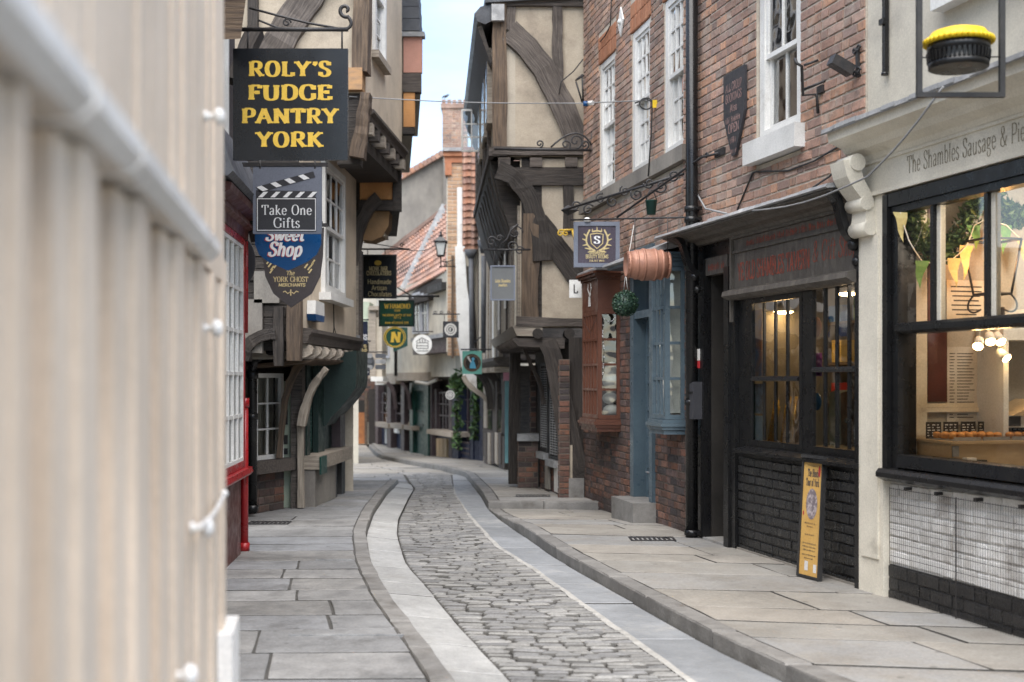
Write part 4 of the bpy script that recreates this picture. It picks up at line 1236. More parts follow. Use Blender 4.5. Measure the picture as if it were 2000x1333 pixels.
# bunting and garland
pts = [inside(1758, 415, .2), inside(1775, 470, .2), inside(1800, 510, .2), inside(1825, 514, .2), inside(1862, 505, .2), inside(1888, 480, .2), inside(1903, 440, .2), inside(1928, 425, .2), inside(1965, 440, .2), inside(1998, 470, .2)]
t = thing('bunting', 'string of yellow and green cloth pennants across the shop window', 'bunting', pts[3])
mb = MB(); mb.tube([p for i in range(len(pts) - 1) for p in (pts[i], pts[i].lerp(pts[i + 1], .5) - V((0, 0, .005)))] + [pts[-1]], .004, 5); mb.build('string', M_cream, t)
M_pgreen = mat('green_cloth', (.12, .25, .07), (.10, .20, .06), sc_=8, rough=.8); M_pyel = mat('yellow_cloth', (.50, .43, .20), (.44, .37, .16), sc_=8, rough=.8)
for k, (i, m_, h) in enumerate(((0, M_pyel, .20), (2, M_pgreen, .19), (4, M_pyel, .20), (5, M_pyel, .24), (6, M_pgreen, .17), (8, M_pgreen, .20), (9, M_pyel, .16))):
    p = pts[i]; w = .055
    a = p - e1 * w; b_ = p + e1 * w; o3 = e3 * .02
    mid = p - V((0, 0, h)) + e1 * (.02 * (-1) ** k)
    mb = MB()
    rows = 5
    for r in range(rows):
        f0, f1 = r / rows, (r + 1) / rows
        A = a.lerp(mid, f0); B = b_.lerp(mid, f0); C = b_.lerp(mid, f1); D = a.lerp(mid, f1)
        o1 = e3 * (.012 * math.sin(r * 1.4 + k)); o2 = e3 * (.012 * math.sin((r + 1) * 1.4 + k))
        mb.add([A + o1, B + o1, C + o2, D + o2], [(0, 1, 2, 3)])
    mb.build('pennant', m_, t, recalc=False)
def leaf_cloud(mb, pts, rad, n, size, flatz=1.0, rr=R):
    for _ in range(n):
        k = rr.randrange(len(pts) - 1) if len(pts) > 1 else 0
        p = V(pts[k]).lerp(V(pts[min(k + 1, len(pts) - 1)]), rr.random())
        d = V((rr.gauss(0, 1), rr.gauss(0, 1), rr.gauss(0, 1) * flatz)).normalized() * rad * rr.random() ** .5
        c = p + d
        a = V((rr.uniform(-1, 1), rr.uniform(-1, 1), rr.uniform(-1, .4))).normalized(); b_ = a.cross(V((rr.uniform(-1, 1), rr.uniform(-1, 1), rr.uniform(-1, 1)))).normalized()
        s = size * rr.uniform(.6, 1.4)
        q = a.cross(b_) * (s * .18)
        mb.add([c - a * s, c - b_ * s * .45 + q, c + a * s, c + b_ * s * .45 + q], [(0, 1, 2, 3)])
t = thing('leaf_garland', 'green artificial leaf garland looped above the bunting', 'garland', inside(1850, 480, .12))
mb = MB()
leaf_cloud(mb, [inside(*q, .12) for q in ((1775, 395), (1790, 440), (1815, 490), (1850, 495), (1880, 450), (1905, 400), (1925, 360), (1950, 400), (1975, 430), (2000, 420))], .085, 2600, .026)
g = mb.build('leaves', M_leaf, t, kind='stuff', recalc=False)
mb = MB(); mb.tube([inside(*q, .12) for q in ((1775, 395), (1790, 440), (1815, 490), (1850, 495), (1880, 450), (1905, 400), (1925, 360), (1950, 400), (1975, 430), (2000, 420))], .006, 5); mb.build('stem', M_leaf_dark, t)
def lamp(name, loc, w, c, r=.05):
    l = bpy.data.objects.new(name, bpy.data.lights.new(name, 'POINT')); col.objects.link(l)
    l.location = loc; l.data.energy = w; l.data.color = c; l.data.shadow_soft_size = r
lamp('shop_lamp_light', FS.p(.85, .9, 2.55), 9, (1, .85, .68), .12)
lamp('amber_lamp_light', bt + e2 * .22 + e3 * .09, 1.4, (1, .5, .16), .04)

# ---------- tavern
tav = thing('brick_tavern', 'brick house with a black painted tavern front and faded red lettering', 'pub', FA.p(1.7, 0, 0))
TU0, TU1 = ua(1362), ua(1690)
wu0, wu1 = ua(1480), ua(1562)
WZ0, WZ1 = FA.z_at(1520, 262), 5.35
bricks(tav, FA, -.06, U0 - .005, 2.88, 6.4, [(wu0 - .02, wu1 + .02, WZ0 - .20, WZ1)], M_brick, M_mortar, nmax=185, bl=.225, bh=.066)
f = sash_window(tav, FA, wu0, wu1, WZ0, WZ1, 2, 1, d=-.05, fw=.085, mid=FA.z_at(1520, 95))
mb = MB(); FA.box(mb, wu0 - .09, wu1 + .10, -.08, .10, WZ0 - .19, WZ0 - .003); mb.build('sill', M_white, f)
# black ground floor: openings for the door and the two window bays
D0, D1 = ua(1382), ua(1424)
b10, b11 = ua(1464), ua(1566); b20, b21 = ua(1581), ua(1688)
holes = [(D0, D1, -.1, 2.62), (b10, b11, .93, 2.20), (b20, b21, .93, 2.27)]
mb = MB(); wall_panel(mb, FA, TU0 - .13, TU1 + .01, -.1, 2.88, holes, -.035, -.004); mb.build('wall', M_black, tav)
bricks(tav, FA, ua(1443), TU1 - .04, -.03, .82, [], M_brick_black, M_black, d=-.003, bl=.225, bh=.068, jt=.012, pr=.013, nmax=112, base=False)
mb = MB(); FA.box(mb, ua(1443), TU1, -.003, .02, -.04, .015); mb.build('cement_fillet', M_plaster_grey, tav)
mb = MB(); FA.box(mb, D1, D1 + .10, -.003, .055, -.02, 2.5); FA.box(mb, D1 + .10, ua(1443) - .004, -.003, .035, -.02, 2.2); FA.box(mb, TU1 - .045, TU1 + .012, -.003, .06, -.03, 2.62); FA.box(mb, D0 - .07, D0, -.003, .04, 0, 2.62)
mb.build('pilaster', M_black, tav)
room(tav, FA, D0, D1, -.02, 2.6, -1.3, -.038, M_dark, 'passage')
mb = MB(); FA.box(mb, D0, D1, -.25, .05, -.05, .02); mb.build('doorstep', M_flag_r, tav)
mb = MB(); FA.box(mb, D0 + .05, D1, -.5, -.46, .021, 2.55); 
dr = mb.build('door', M_black, tav)
mb = MB(); FA.box(mb, D0 + .12, D1 - .08, -.46, -.445, .2, 1.0); FA.box(mb, D0 + .12, D1 - .08, -.46, -.445, 1.15, 2.2); mb.build('door_panel', M_black, dr)
# window bays
for (a, b_, zt, zm, cols) in ((b10, b11, 2.19, 1.50, 4), (b20, b21, 2.26, 1.57, 4)):
    mb = MB(); casing(mb, FA, a, b_, .93, zt, .045, -.03, .0); f = mb.build('window_frame', M_black, tav)
    mb = MB(); FA.prof(mb, [(-.08, zm - .02), (.012, zm - .02), (.018, zm), (.0, zm + .02), (-.08, zm + .02)], a + .05, b_ - .05); mb.build('transom', M_black, f)
    for za, zb_ in ((.98, zm - .021), (zm + .021, zt - .05)):
        glaze(f, FA, a + .05, b_ - .05, za, zb_, -.013, cols, 1, .030, M_black, M_glass_old, td=.02, tilt=.010)
    mb = MB(); FA.prof(mb, [(-.05, .925), (.11, .885), (.11, .862), (.0, .84), (-.05, .84)], a - .12, b_ + .03); mb.build('sill', M_black, f)
room(tav, FA, D1 + .14, TU1 - .05, .90, 2.32, -1.1, -.038, M_roomdim)
for i, z in enumerate((1.25, 1.62, 1.98)):
    mb = MB(); FA.box(mb, D1 + .18, TU1 - .1, -1.08, -.86, z, z + .025); mb.build('shelf', M_timber_brown, tav)
SHC = [mat('souvenir_%s' % n, c, None, rough=.5) for n, c in (('red', (.40, .04, .03)), ('gold', (.50, .36, .10)), ('blue', (.05, .14, .36)), ('ivory', (.58, .54, .45)), ('brown', (.22, .12, .06)), ('green', (.08, .22, .10)))]
for i in range(14):
    z = (1.275, 1.645, 2.005)[i % 3]; u = D1 + .3 + (i // 3) * .42 + R.uniform(-.06, .06)
    mb = MB(); w, h = R.uniform(.06, .12), R.uniform(.10, .22); FA.box(mb, u - w, u + w, -1.02, -.88, z + .001, z + h); mb.build('stock_box', SHC[i % 6], tav)
# fascia and sign boards
fu0, fu1 = ua(1440), TU1 - .02
mb = MB(); FA.prof(mb, [(0, 2.285), (.06, 2.285), (.13, 2.265), (.14, 2.225), (.10, 2.20), (.06, 2.19), (0, 2.19)], fu0 - .03, fu1); mb.build('ledge', M_fascia, tav)
mb = MB(); FA.box(mb, fu0, fu1, -.003, .03, 2.287, 2.60); fb = mb.build('sign_board', M_fascia, tav)
mb = MB(); text(mb, 'YE OLD SHAMBLES TAVERN', FA.p(fu0 + .08, .031, 2.36), FA.u, (0, 0, 1), FA.n, .15, width=1.30, a=.10, b=.05, serif=.05, align=0)
text(mb, '& Gift Shop', FA.p(fu0 + 1.42, .031, 2.40), FA.u, (0, 0, 1), FA.n, .15, width=.66, a=.05, b=.025, serif=0, align=0, slant=.2)
mb.build('lettering', M_fadedred, fb)
mb = MB(); FA.box(mb, fu0 - .01, fu1, -.003, .05, 2.602, 2.625); FA.box(mb, fu0, fu1, -.003, .035, 2.627, 2.725); FA.box(mb, fu0 - .012, fu1, -.003, .06, 2.727, 2.75); FA.box(mb, fu0 - .035, fu0 - .002, -.003, .06, 2.0, 2.75)
fz = mb.build('frieze', M_fascia, tav)
mb = MB(); dabs(mb, FA.p((fu0 + fu1) / 2, .036, 2.645), FA.u, (0, 0, 1), FA.n, .06, 1.6)
mb.build('lettering', M_fadedred, fz)
mb = MB(); FA.box(mb, D0 + .0, D1, -.05, .02, 2.46, 2.62); q = mb.build('door_header', M_fascia, tav)
mb = MB(); dabs(mb, FA.p((D0 + D1) / 2, .021, 2.50), FA.u, (0, 0, 1), FA.n, .07, .34); mb.build('lettering', M_fadedred, q)
mb = MB(); FA.prof(mb, [(0, 2.752), (.06, 2.752), (.09, 2.775), (.16, 2.79), (.20, 2.81), (.29, 2.835), (.29, 2.85), (0, 2.85)], TU0 - .16, TU1 + .005); mb.build('cornice', M_fascia, tav)
mb = MB()
n = 16
for i in range(n):
    a, b_ = -.03 + (TU1 + .05) * i / n, -.03 + (TU1 + .05) * (i + 1) / n - .004
    j = R.uniform(-.006, .008)
    FA.prof(mb, [(0.014, 2.93 + j), (.31, 2.886 + j), (.325, 2.86), (.31, 2.852), (0.014, 2.88)], a, b_)
mb.build('lead_flashing', M_lead, tav)
# brackets at both ends of the cornice
for u in (TU1 - .03, ua(1372)):
    mb = MB(); mb.sweep(bez3(FA.p(u, .27, 2.83), FA.p(u, .14, 2.76), FA.p(u, .22, 2.55), FA.p(u, .05, 2.48), 10), .05, .08, FA.u)
    mb.ball(FA.p(u, .08, 2.46), .045, 10, 8); mb.ball(FA.p(u, .05, 2.34), .04, 10, 8); FA.box(mb, u - .04, u + .04, 0, .05, 2.36, 2.46)
    mb.build('bracket', M_black, tav)
# goods in the tavern window
def tin(px, py, d): 
    u = FA.at_px(px, d); return FA.p(u, d, PZ(py, FA.p(u, d, 0).y))
goods = [
 ('price_sheet', 'pale blue printed sheet, lower of the pair at the left pane', 1467, 1489, 812, 876, -.035, mat('pale_blue_paper', (.42, .50, .58), None, rough=.7), 'notice'),
 ('leaflet', 'pale blue leaflet with brown strip, upper of the pair at the left pane', 1467, 1489, 750, 808, -.035, mat('sky_paper', (.40, .47, .56), (.20, .10, .06), sc_=12, rough=.7), 'notice'),
 ('menu_card', 'orange and blue card in the top of the leftmost pane', 1473, 1488, 605, 735, -.035, mat('orange_card', (.45, .18, .05), (.06, .16, .35), sc_=9, rough=.6), 'notice'),
 ('round_badge', 'pinkish round badge behind the upper panes of the right bay', 1584, 1604, 620, 660, -.04, mat('peach_card', (.52, .30, .20), (.45, .2, .16), sc_=10, rough=.6), 'badge'),
 ('purple_card', 'purple card just below the transom of the right bay', 1586, 1605, 690, 735, -.04, M_purple, 'card'),
 ('blue_sticker', 'round blue sticker low in the right bay window', 1586, 1604, 768, 802, -.04, M_signblue, 'sticker'),
 ('cyan_card', 'bright cyan card at the right end of the tavern window', 1679, 1690, 806, 876, -.035, M_cyan, 'card'),
 ('green_bag', 'pale green paper bag standing in the right bay', 1618, 1634, 762, 868, -.2, M_sage, 'bag'),
 ('shortbread_box', 'brown patterned box standing beside the green bag', 1636, 1652, 765, 870, -.24, mat('brown_box', (.30, .17, .08), (.12, .06, .03), sc_=14, rough=.6), 'box'),
 ('gold_staff', 'bundle of gilt wands leaning in the left bay window', 1520, 1548, 770, 872, -.22, mat('gilt', (.52, .36, .08), (.25, .15, .03), sc_=14, st=(3, 3, .4), rough=.35, metal=.5), 'souvenir'),
 ('gold_wand', 'thin gilt wands nearest the left pane of the tavern window', 1499, 1512, 775, 872, -.22, MATS['gilt'], 'souvenir'),
 ('wood_sword', 'brown wooden sword leaning beside the gilt wands', 1552, 1562, 770, 875, -.2, mat('sword_wood', (.32, .2, .11), (.2, .12, .07), sc_=8, rough=.6), 'souvenir'),
 ('wire_rack', 'grey wire rack with silver trinkets in the right bay', 1656, 1677, 730, 872, -.22, mat('trinket', (.35, .35, .35), (.08, .08, .08), sc_=22, rough=.4, c2amt=(.42, .5)), 'rack'),
]
for nm, lb, pa, pb, ya, yb, d, m_, cat in goods:
    a, b_ = FA.at_px(pa, d), FA.at_px(pb, d); pm = (pa + pb) / 2
    za, zb_ = FA.z_at(pm, ya, d), FA.z_at(pm, yb, d)
    mb = MB()
    if nm in ('round_badge', 'blue_sticker'):
        FA.prism(mb, [((a + b_) / 2 + math.cos(i * math.pi / 12) * (b_ - a) / 2, (za + zb_) / 2 + math.sin(i * math.pi / 12) * (za - zb_) / 2) for i in range(24)], d - .004, d)
    elif cat == 'souvenir':
        for i in range(4):
            uu = a + (b_ - a) * (i + .5) / 4
            mb.tube([FA.p(uu + R.uniform(-.02, .02), d, zb_), FA.p(uu + R.uniform(-.02, .03), d - .06, za - R.uniform(0, .1))], R.uniform(.008, .016), 7)
    elif nm == 'wire_rack':
        for i in range(6): FA.box(mb, a + (b_ - a) * i / 6, a + (b_ - a) * i / 6 + .008, d - .01, d, zb_, za)
        for i in range(9): FA.box(mb, a, b_, d + .001, d + .008, zb_ + (za - zb_) * i / 9, zb_ + (za - zb_) * i / 9 + .006)
        for i in range(9): mb.ball(FA.p(R.uniform(a, b_), d + .03, R.uniform(zb_, za - .1)), .022, 8, 6)
    elif cat in ('bag', 'box'): FA.prism(mb, [(a, zb_), (b_, zb_), (b_ - .01, za), (a + .015, za - .02)], d - .10, d)
    else: FA.box(mb, a, b_, d - .004, d, zb_, za)
    if nm in ('gold_staff', 'wood_sword', 'gold_wand'):
        pass
    o = mb.build(nm, m_); tag(o, lb, cat)
for i, (px, py) in enumerate(((1655, 566), (1530, 602))):
    c = tin(px, py + 6, -.4)
    t = thing('ceiling_lamp', ['glowing warm ceiling lamp behind the right tavern bay', 'small glowing warm lamp behind the left tavern bay'][i], 'lamp', c)
    mb = MB(); mb.lathe([(.03, .05), (.09, .02), (.10, .0), (.095, -.005)], c, n=14); mb.tube([c + V((0, 0, .04)), c + V((0, 0, .3))], .006, 5); mb.build('lamp_shade', M_cream, t)
    mb = MB(); mb.lathe([(.09, -.004), (.07, -.02), (.02, -.028)], c, n=14); mb.build('bulb', M_bulb, t)
lamp('tavern_lamp_light', FA.p(2.6, -.45, 2.0), 1.8, (1, .8, .6), .1)

# downpipe at the joint with the brick house
dp = thing('black_downpipe', 'tall black cast iron drainpipe rising past the corner of the tavern', 'drainpipe', FA.p(.06, .09, 0))
downpipe(dp, FA, ua(1351, .09), .09, .0, 6.5, .058, M_black, joints=(.02, 1.25, 2.98, 3.08, 5.2))
t = thing('letter_box', 'narrow dark grey letter box beside the tavern doorway', 'letter box', FA.p(ua(1374), .04, 1.15))
mb = MB(); FA.prism(mb, [(ua(1368), 1.12), (ua(1379), 1.12), (ua(1379), 1.47), (ua(1368), 1.44)], .04, .13); mb.build('box_body', M_charcoal, t)
mb = MB(); FA.box(mb, ua(1369), ua(1378), .131, .136, 1.36, 1.38); mb.build('slot', M_black, t)
t = thing('alarm_notice', 'small red and white notice above the letter box', 'notice', FA.p(ua(1373), .05, 1.6))
mb = MB(); FA.box(mb, ua(1369), ua(1376), .045, .052, 1.60, 1.67); mb.build('lower_plate', M_lred, t)
mb = MB(); FA.box(mb, ua(1369), ua(1376), .045, .052, 1.672, 1.78); mb.build('upper_plate', M_blind, t)

# poster board leaning on the black wall
Ub = ua(1600, .16)
ban = thing('poster_board', 'tall narrow yellow ghost tour poster in a black frame leaning on black bricks', 'poster board', FA.p(ua(1580, .18), .18, 0))
B0, B1 = FA.p(ua(1558, .2), .2, 0), FA.p(ua(1601, .17), .17, 0)
T0, T1 = FA.p(ua(1570, .09), .09, .9), FA.p(ua(1611, .065), .065, .9)
Hh = .89
def bp(u, z, o=0): return B0.lerp(B1, u).lerp(T0.lerp(T1, u), z / .9)
nb = (bp(1, 0) - bp(0, 0)).cross(bp(0, 1) - bp(0, 0)).normalized()
if nb.y > 0: nb = -nb
def bq(mb, u0, u1, z0, z1, t0, t1):
    c8 = [bp(a, z) + nb * t for t, z in ((t0, z0),) for a in (u0, u1)]
    vs = []
    for z in (z0, z1):
        vs += [bp(u0, z) + nb * t0, bp(u1, z) + nb * t0, bp(u1, z) + nb * t1, bp(u0, z) + nb * t1]
    mb.hexa(vs)
mb = MB(); bq(mb, 0, .06, 0, Hh, -.02, .014); bq(mb, .94, 1, 0, Hh, -.02, .014); bq(mb, .06, .94, 0, .02, -.02, .014); bq(mb, -.03, 1.03, Hh, Hh + .025, -.025, .02); mb.build('frame', M_black_matt, ban)
mb = MB(); bq(mb, .06, .94, .02, Hh, -.012, .002); pst = mb.build('poster', M_poster, ban)
def bt_(mb, s, u, z, size, width, **k): text(mb, s, bp(u, z) + nb * .0025, bp(1, z) - bp(0, z), bp(0, z + .5) - bp(0, z), nb, size, width=width, off=.001, **k)
mb = MB(); W_ = (bp(1, 0) - bp(0, 0)).length
bt_(mb, 'The Bloody', .52, .755, .055, W_ * .52, a=.1, b=.06); bt_(mb, 'Tour of York', .5, .685, .055, W_ * .6, a=.1, b=.06)
for z, w in ((.86, .3), (.83, .45), (.40, .5), (.375, .3), (.315, .45), (.25, .6), (.225, .6), (.20, .55), (.165, .6), (.14, .4)): dabs(mb, bp(.47, z) + nb * .0025, bp(1, z) - bp(0, z), bp(0, z + .5) - bp(0, z), nb, .013, W_ * w, off=.001)
mb.build('lettering', M_ink, pst, kind='stuff')
mb = MB()
for i in range(30):
    pass
mb.add([bp(.5 + .26 * math.cos(i * math.pi / 14), .55 + .115 * math.sin(i * math.pi / 14)) + nb * .0032 for i in range(28)], [tuple(range(28))]); mb.build('picture', mat('poster_picture', (.16, .13, .14), (.42, .36, .36), sc_=26, rough=.5, c2amt=(.45, .6)), pst)
mb = MB(); mb.add([bp(.80 + .05 * math.cos(i), .80 + .045 * math.sin(i)) + nb * .0042 for i in [k * .6283 for k in range(10)]], [tuple(range(10))]); mb.add([bp(.14 + .03 * math.cos(i), .475 + .018 * math.sin(i)) + nb * .0042 for i in [k * .6283 for k in range(10)]], [tuple(range(10))]); mb.build('red_blot', M_lred, pst)
mb = MB()
for (a, c_, w, h) in ((.3, .055, .16, .07), (.7, .05, .14, .06)): mb.add([bp(a, c_) + nb * .0038, bp(a + w, c_) + nb * .0038, bp(a + w, c_ + h) + nb * .0038, bp(a, c_ + h) + nb * .0038], [(0, 1, 2, 3)])
mb.build('badge', M_paper, pst)

# fittings on the brick wall above the tavern
t = thing('shield_board', 'dark tapered shield board with faint pink lettering on bricks by the window', 'sign', FA.p(ua(1442), .03, FA.z_at(1442, 300)))
us0, us1 = ua(1421), ua(1462)
zt0 = FA.z_at(1442, 138); zb0 = FA.z_at(1440, 305); hh = zt0 - zb0
mb = MB(); FA.prism(mb, [(us0, zt0), (us1, zt0), (us1, zt0 - hh * .52), (us0 + (us1 - us0) * .56, zb0), (us0 + (us1 - us0) * .40, zb0), (us0, zt0 - hh * .52)], .015, .04)
sb = mb.build('board', M_charcoal, t)
mb = MB(); um = (us0 + us1) / 2
for i, (s, w, k) in enumerate((('ALL GROUP', .36, .09), ('BOOKINGS', .36, .09), ('Also', .16, .08), ('', .36, .075), ('OPEN', .24, .10), ('', .15, .075), ('', .15, .06))):
    q = FA.p(um, .0405, zt0 - .17 - i * .093)
    if s: text(mb, s, q, FA.u, (0, 0, 1), FA.n, k * .8, width=w * .92, a=.08, b=.045, serif=.03)
    else: dabs(mb, q, FA.u, (0, 0, 1), FA.n, k * .75, w * .92)
mb.build('lettering', mat('faded_pink_lettering', (.40, .25, .22), (.20, .14, .13), sc_=30, rough=.8, c2amt=(.4, .65)), sb, kind='stuff')
t = thing('flood_light', 'black box floodlight on a scrolled bracket on bricks beside the cream house', 'light', FA.p(ua(1680), .05, FA.z_at(1680, 150)))
c = FA.p(ua(1663, .25), .25, FA.z_at(1663, 120, .25))
uu = ua(1680)
mb = MB(); mb.sweep([FA.p(uu - .02, .06, FA.z_at(1688, 136)), FA.p(uu - .02, .22, FA.z_at(1660, 98, .22))], .075, .085, FA.u); mb.build('lamp_body', M_iron, t)
mb = MB(); FA.box(mb, uu - .015, uu + .015, 0, .03, FA.z_at(1683, 150), FA.z_at(1683, 92))
for zz in (FA.z_at(1683, 140), FA.z_at(1683, 96)):
    for s in (-1, 1): mb.tube(spiral(FA.p(uu + s * .028, .03, zz), .028, .006, 0, s * 400, 14, FA.u, (0, 0, 1)), .008, 6)
mb.build('bracket', M_iron, t)
t = thing('wall_bracket', 'bent black iron arm fixed to bricks right of the tavern window', 'bracket', FA.p(ua(1600), .03, FA.z_at(1600, 220)))
mb = MB(); mb.tube([FA.p(ua(1602), .02, FA.z_at(1602, 222)), FA.p(ua(1602), .03, FA.z_at(1602, 185)), FA.p(ua(1596), .12, FA.z_at(1596, 176, .1)), FA.p(ua(1566, .2), .2, FA.z_at(1566, 130, .2)), FA.p(ua(1556, .24), .24, FA.z_at(1556, 124, .24)), FA.p(ua(1553, .24), .24, FA.z_at(1553, 115, .24))], .012, 7)
mb.tube([FA.p(ua(1596), .12, FA.z_at(1596, 165, .1)), FA.p(ua(1612), .0, FA.z_at(1612, 158))], .01, 6); mb.tube([FA.p(ua(1570, .2), .2, FA.z_at(1570, 128, .2)), FA.p(ua(1586, .15), .1, FA.z_at(1586, 124, .1))], .01, 6); FA.box(mb, ua(1608) - .05, ua(1608) + .03, 0, .03, FA.z_at(1608, 182), FA.z_at(1608, 168)); mb.build('arm', M_iron, t)
t = thing('tie_rod', 'black iron tie rod slanting from bricks down over the bay roofs', 'bracket', FA.p(ua(1400), .03, FA.z_at(1400, 300)))
mb = MB(); mb.tube([FA.p(ua(1410), .03, FA.z_at(1410, 300)), FA.p(ua(1382), .06, FA.z_at(1382, 308)), P(1205, 425, 12.6)], .012, 7)
FA.box(mb, ua(1418), ua(1400), 0, .025, FA.z_at(1408, 306), FA.z_at(1408, 292)); mb.tube(spiral(FA.p(ua(1388), .04, FA.z_at(1388, 305)), .03, .008, 0, 400, 14, FA.u, (0, 0, 1)), .009, 6); mb.build('rod', M_iron, t)

# ---------- brick house with the two bow windows
ub = FB.at_px
hou = thing('brick_house', 'brown brick house with white sashes above a russet bay and a blue bay', 'house', FB.p(2, 0, 0))
HW = [(ub(1202), ub(1172)), (ub(1270), ub(1235)), (.08, ub(1298))]
hz0, hz1 = 3.79, 5.38
HE = ub(1140.5)
arch_h = [(a - .05, b_ + .05, hz1, hz1 + .34) for a, b_ in HW]
bricks(hou, FB, .0, HE, 2.72, 7.3, [(a, b_, hz0 - .16, hz1) for a, b_ in HW] + arch_h + [(.0, HE, hz0 - .17, hz0 - .005)], M_brick, M_mortar, nmax=296, bl=.215, bh=.062)
for k, (a, b_) in enumerate(HW):
    sash_window(hou, FB, a, b_, hz0, hz1, 3 if k < 2 else 3, 3 if k < 2 else 3, d=-.04, fw=.075, blind=.0, mroom=M_roomdim)
    bricks(hou, FB, a - .045, b_ + .045, hz1 + .004, hz1 + .336, [], M_brick_orange, M_brick_orange, bl=.075, bh=.16, jt=.004, pr=.012, nmax=40, base=True, flem=False, name='arch_brick')
mb = MB(); 
x = .0
while x < HE:
    x2 = min(x + R.uniform(.7, 1.0), HE); FB.box(mb, x + .003, x2 - .003, -.1, .07 + R.uniform(-.004, .004), hz0 - .16, hz0 - .008); x = x2
mb.build('stone_sill_band', M_plaster_grey, hou)
# ground floor
dB0, dB1 = ub(1281), ub(1239)
bb0, bb1 = ub(1339), ub(1270, .2)
rb0, rb1 = ub(1212), 3.14
holes = [(dB0, dB1, -.3, 2.94), (bb0 + .04, bb1 - .02, 1.05, 2.66), (rb0 + .04, rb1 - .0, 1.0, 2.6)]
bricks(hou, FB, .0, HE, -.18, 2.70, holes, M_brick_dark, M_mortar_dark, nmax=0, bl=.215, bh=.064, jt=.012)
# bricks nearest the street, each its own
mb = MB(); FB.box(mb, dB0 - .03, dB1 + .02, -.18, .26, -.16, .19); mb.build('doorstep', M_kerb, hou)
mb = MB(); FB.box(mb, dB0, dB0 + .10, -.16, .045, .192, 2.93); FB.box(mb, dB1 - .13, dB1, -.16, .05, .192, 2.93); FB.box(mb, dB0 + .1, dB1 - .13, -.16, .04, 2.16, 2.24); FB.box(mb, dB0 + .1, dB1 - .13, -.16, .04, 2.82, 2.93)
df = mb.build('door_frame', M_blue, hou)
mb = MB(); FB.box(mb, dB0 + .1, dB1 - .13, -.12, -.09, .19, .86); FB.box(mb, dB0 + .1, dB0 + .17, -.12, -.09, .862, 2.16); FB.box(mb, dB1 - .2, dB1 - .13, -.12, -.09, .862, 2.16); FB.box(mb, dB0 + .172, dB1 - .202, -.12, -.09, 2.06, 2.158)
dr = mb.build('door', M_blue, hou)
glaze(dr, FB, dB0 + .172, dB1 - .202, .862, 2.06, -.105, 2, 4, .03, M_blue, M_glass_dull, td=.04)
mb = MB(); FB.box(mb, dB0 + .18, dB1 - .21, -.089, -.075, .27, .45); FB.box(mb, dB0 + .18, dB1 - .21, -.089, -.075, .52, .80); mb.build('door_panel', M_blue, dr)
mb = MB(); FB.box(mb, dB0 + .17, dB1 - .2, -.088, -.07, .462, .478); mb.build('letter_flap', M_lead, dr)
glaze(df, FB, dB0 + .1, dB1 - .13, 2.24, 2.82, -.1, 3, 1, .03, M_blue, M_glass_dull, td=.04)
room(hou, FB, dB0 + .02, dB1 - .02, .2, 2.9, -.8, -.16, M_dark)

def bay(root, fr, u0, u1, dp, z0, z1, zc, cols, rows, ncols, m, mgl, cant=.06, inner=None, sillz=.14, fas=.0, topname='cornice', tdp=.03):
    """bay window on the wall: front with its lights, the near cheek with wider ones"""
    a0, a1 = u0 + cant, u1 - cant
    ff = Fr(fr.p(0, dp, 0).to_2d(), fr.u, fr.n)
    near = frame2(fr.p(u0, 0, 0).to_2d(), fr.p(a0, dp, 0).to_2d(), (fr.p(u0 - 5, dp, 0).to_2d()))
    farr = frame2(fr.p(u1, 0, 0).to_2d(), fr.p(a1, dp, 0).to_2d(), (fr.p(u1 + 5, dp, 0).to_2d()))
    pw = .05
    mb = MB(); casing(mb, ff, a0 - .0, a1, z0, z1, pw, -.045, .0); 
    fw = mb.build('window_frame', m, root)
    glaze(fw, ff, a0 + pw, a1 - pw, z0 + pw, z1 - pw, -.022, cols, rows, .028, m, mgl, td=tdp)
    mb = MB(); casing(mb, near, 0.0, near.L - .004, z0, z1, pw * .9, -.045, .0); 
    fn = mb.build('window_frame', m, root)
    glaze(fn, near, pw, near.L - pw, z0 + pw, z1 - pw, -.022, ncols, rows, .028, m, mgl, td=tdp)
    mb = MB(); farr.box(mb, 0, farr.L - .004, -.04, 0, z0, z1); mb.build('far_cheek', m, root)
    def outline(g):
        return [fr.p(u0 - g, -.02, 0), fr.p(a0 - g * .7, dp + g, 0), fr.p(a1 + g * .7, dp + g, 0), fr.p(u1 + g, -.02, 0)]
    mb = MB()
    zz = z0 - sillz
    for g, h in ((.03, .03), (.05, .035), (.035, .03), (.015, .045)):
        mb.slab([(p.x, p.y) for p in outline(g)], z0 - .004 - h - (0 if zz == z0 - sillz else 0), z0 - .004, 0)
        z0 -= h + .001
    mb.build('sill', m, root)
    mb = MB(); zt = z1 + .002
    steps = ((.0, fas), (.02, .03), (.045, .035), (.07, .03)) if fas else ((.012, .05), (.035, .03), (.06, .03))
    for g, h in steps:
        mb.slab([(p.x, p.y) for p in outline(g)], zt, zt + h - .001, 0); zt += h
    mb.build(topname, m, root)
    return ff, near, zt
ff, near, zt = bay(hou, FB, bb0, bb1, .20, 1.10, 2.60, 0, 3, 4, 1, M_blue, M_glass_dull, cant=.03, fas=0)
mb = MB(); near.box(mb, .02, near.L - .06, -.16, -.15, 1.16, 2.58); ff.box(mb, bb0 + .1, bb1 - .1, -.20, -.19, 1.16, 2.58); mb.build('blind', M_blind, hou)
mb = MB(); FB.prism(mb, [(0.0, 2.62), (.001, 2.62)], 0, 0) if False else None
mb = MB(); FB.prof(mb, [(.014, 2.90), (.33, 2.77), (.34, 2.745), (.30, 2.735), (.014, 2.80)], .02, dB1 + .12); mb.build('lead_roof', M_lead, hou)
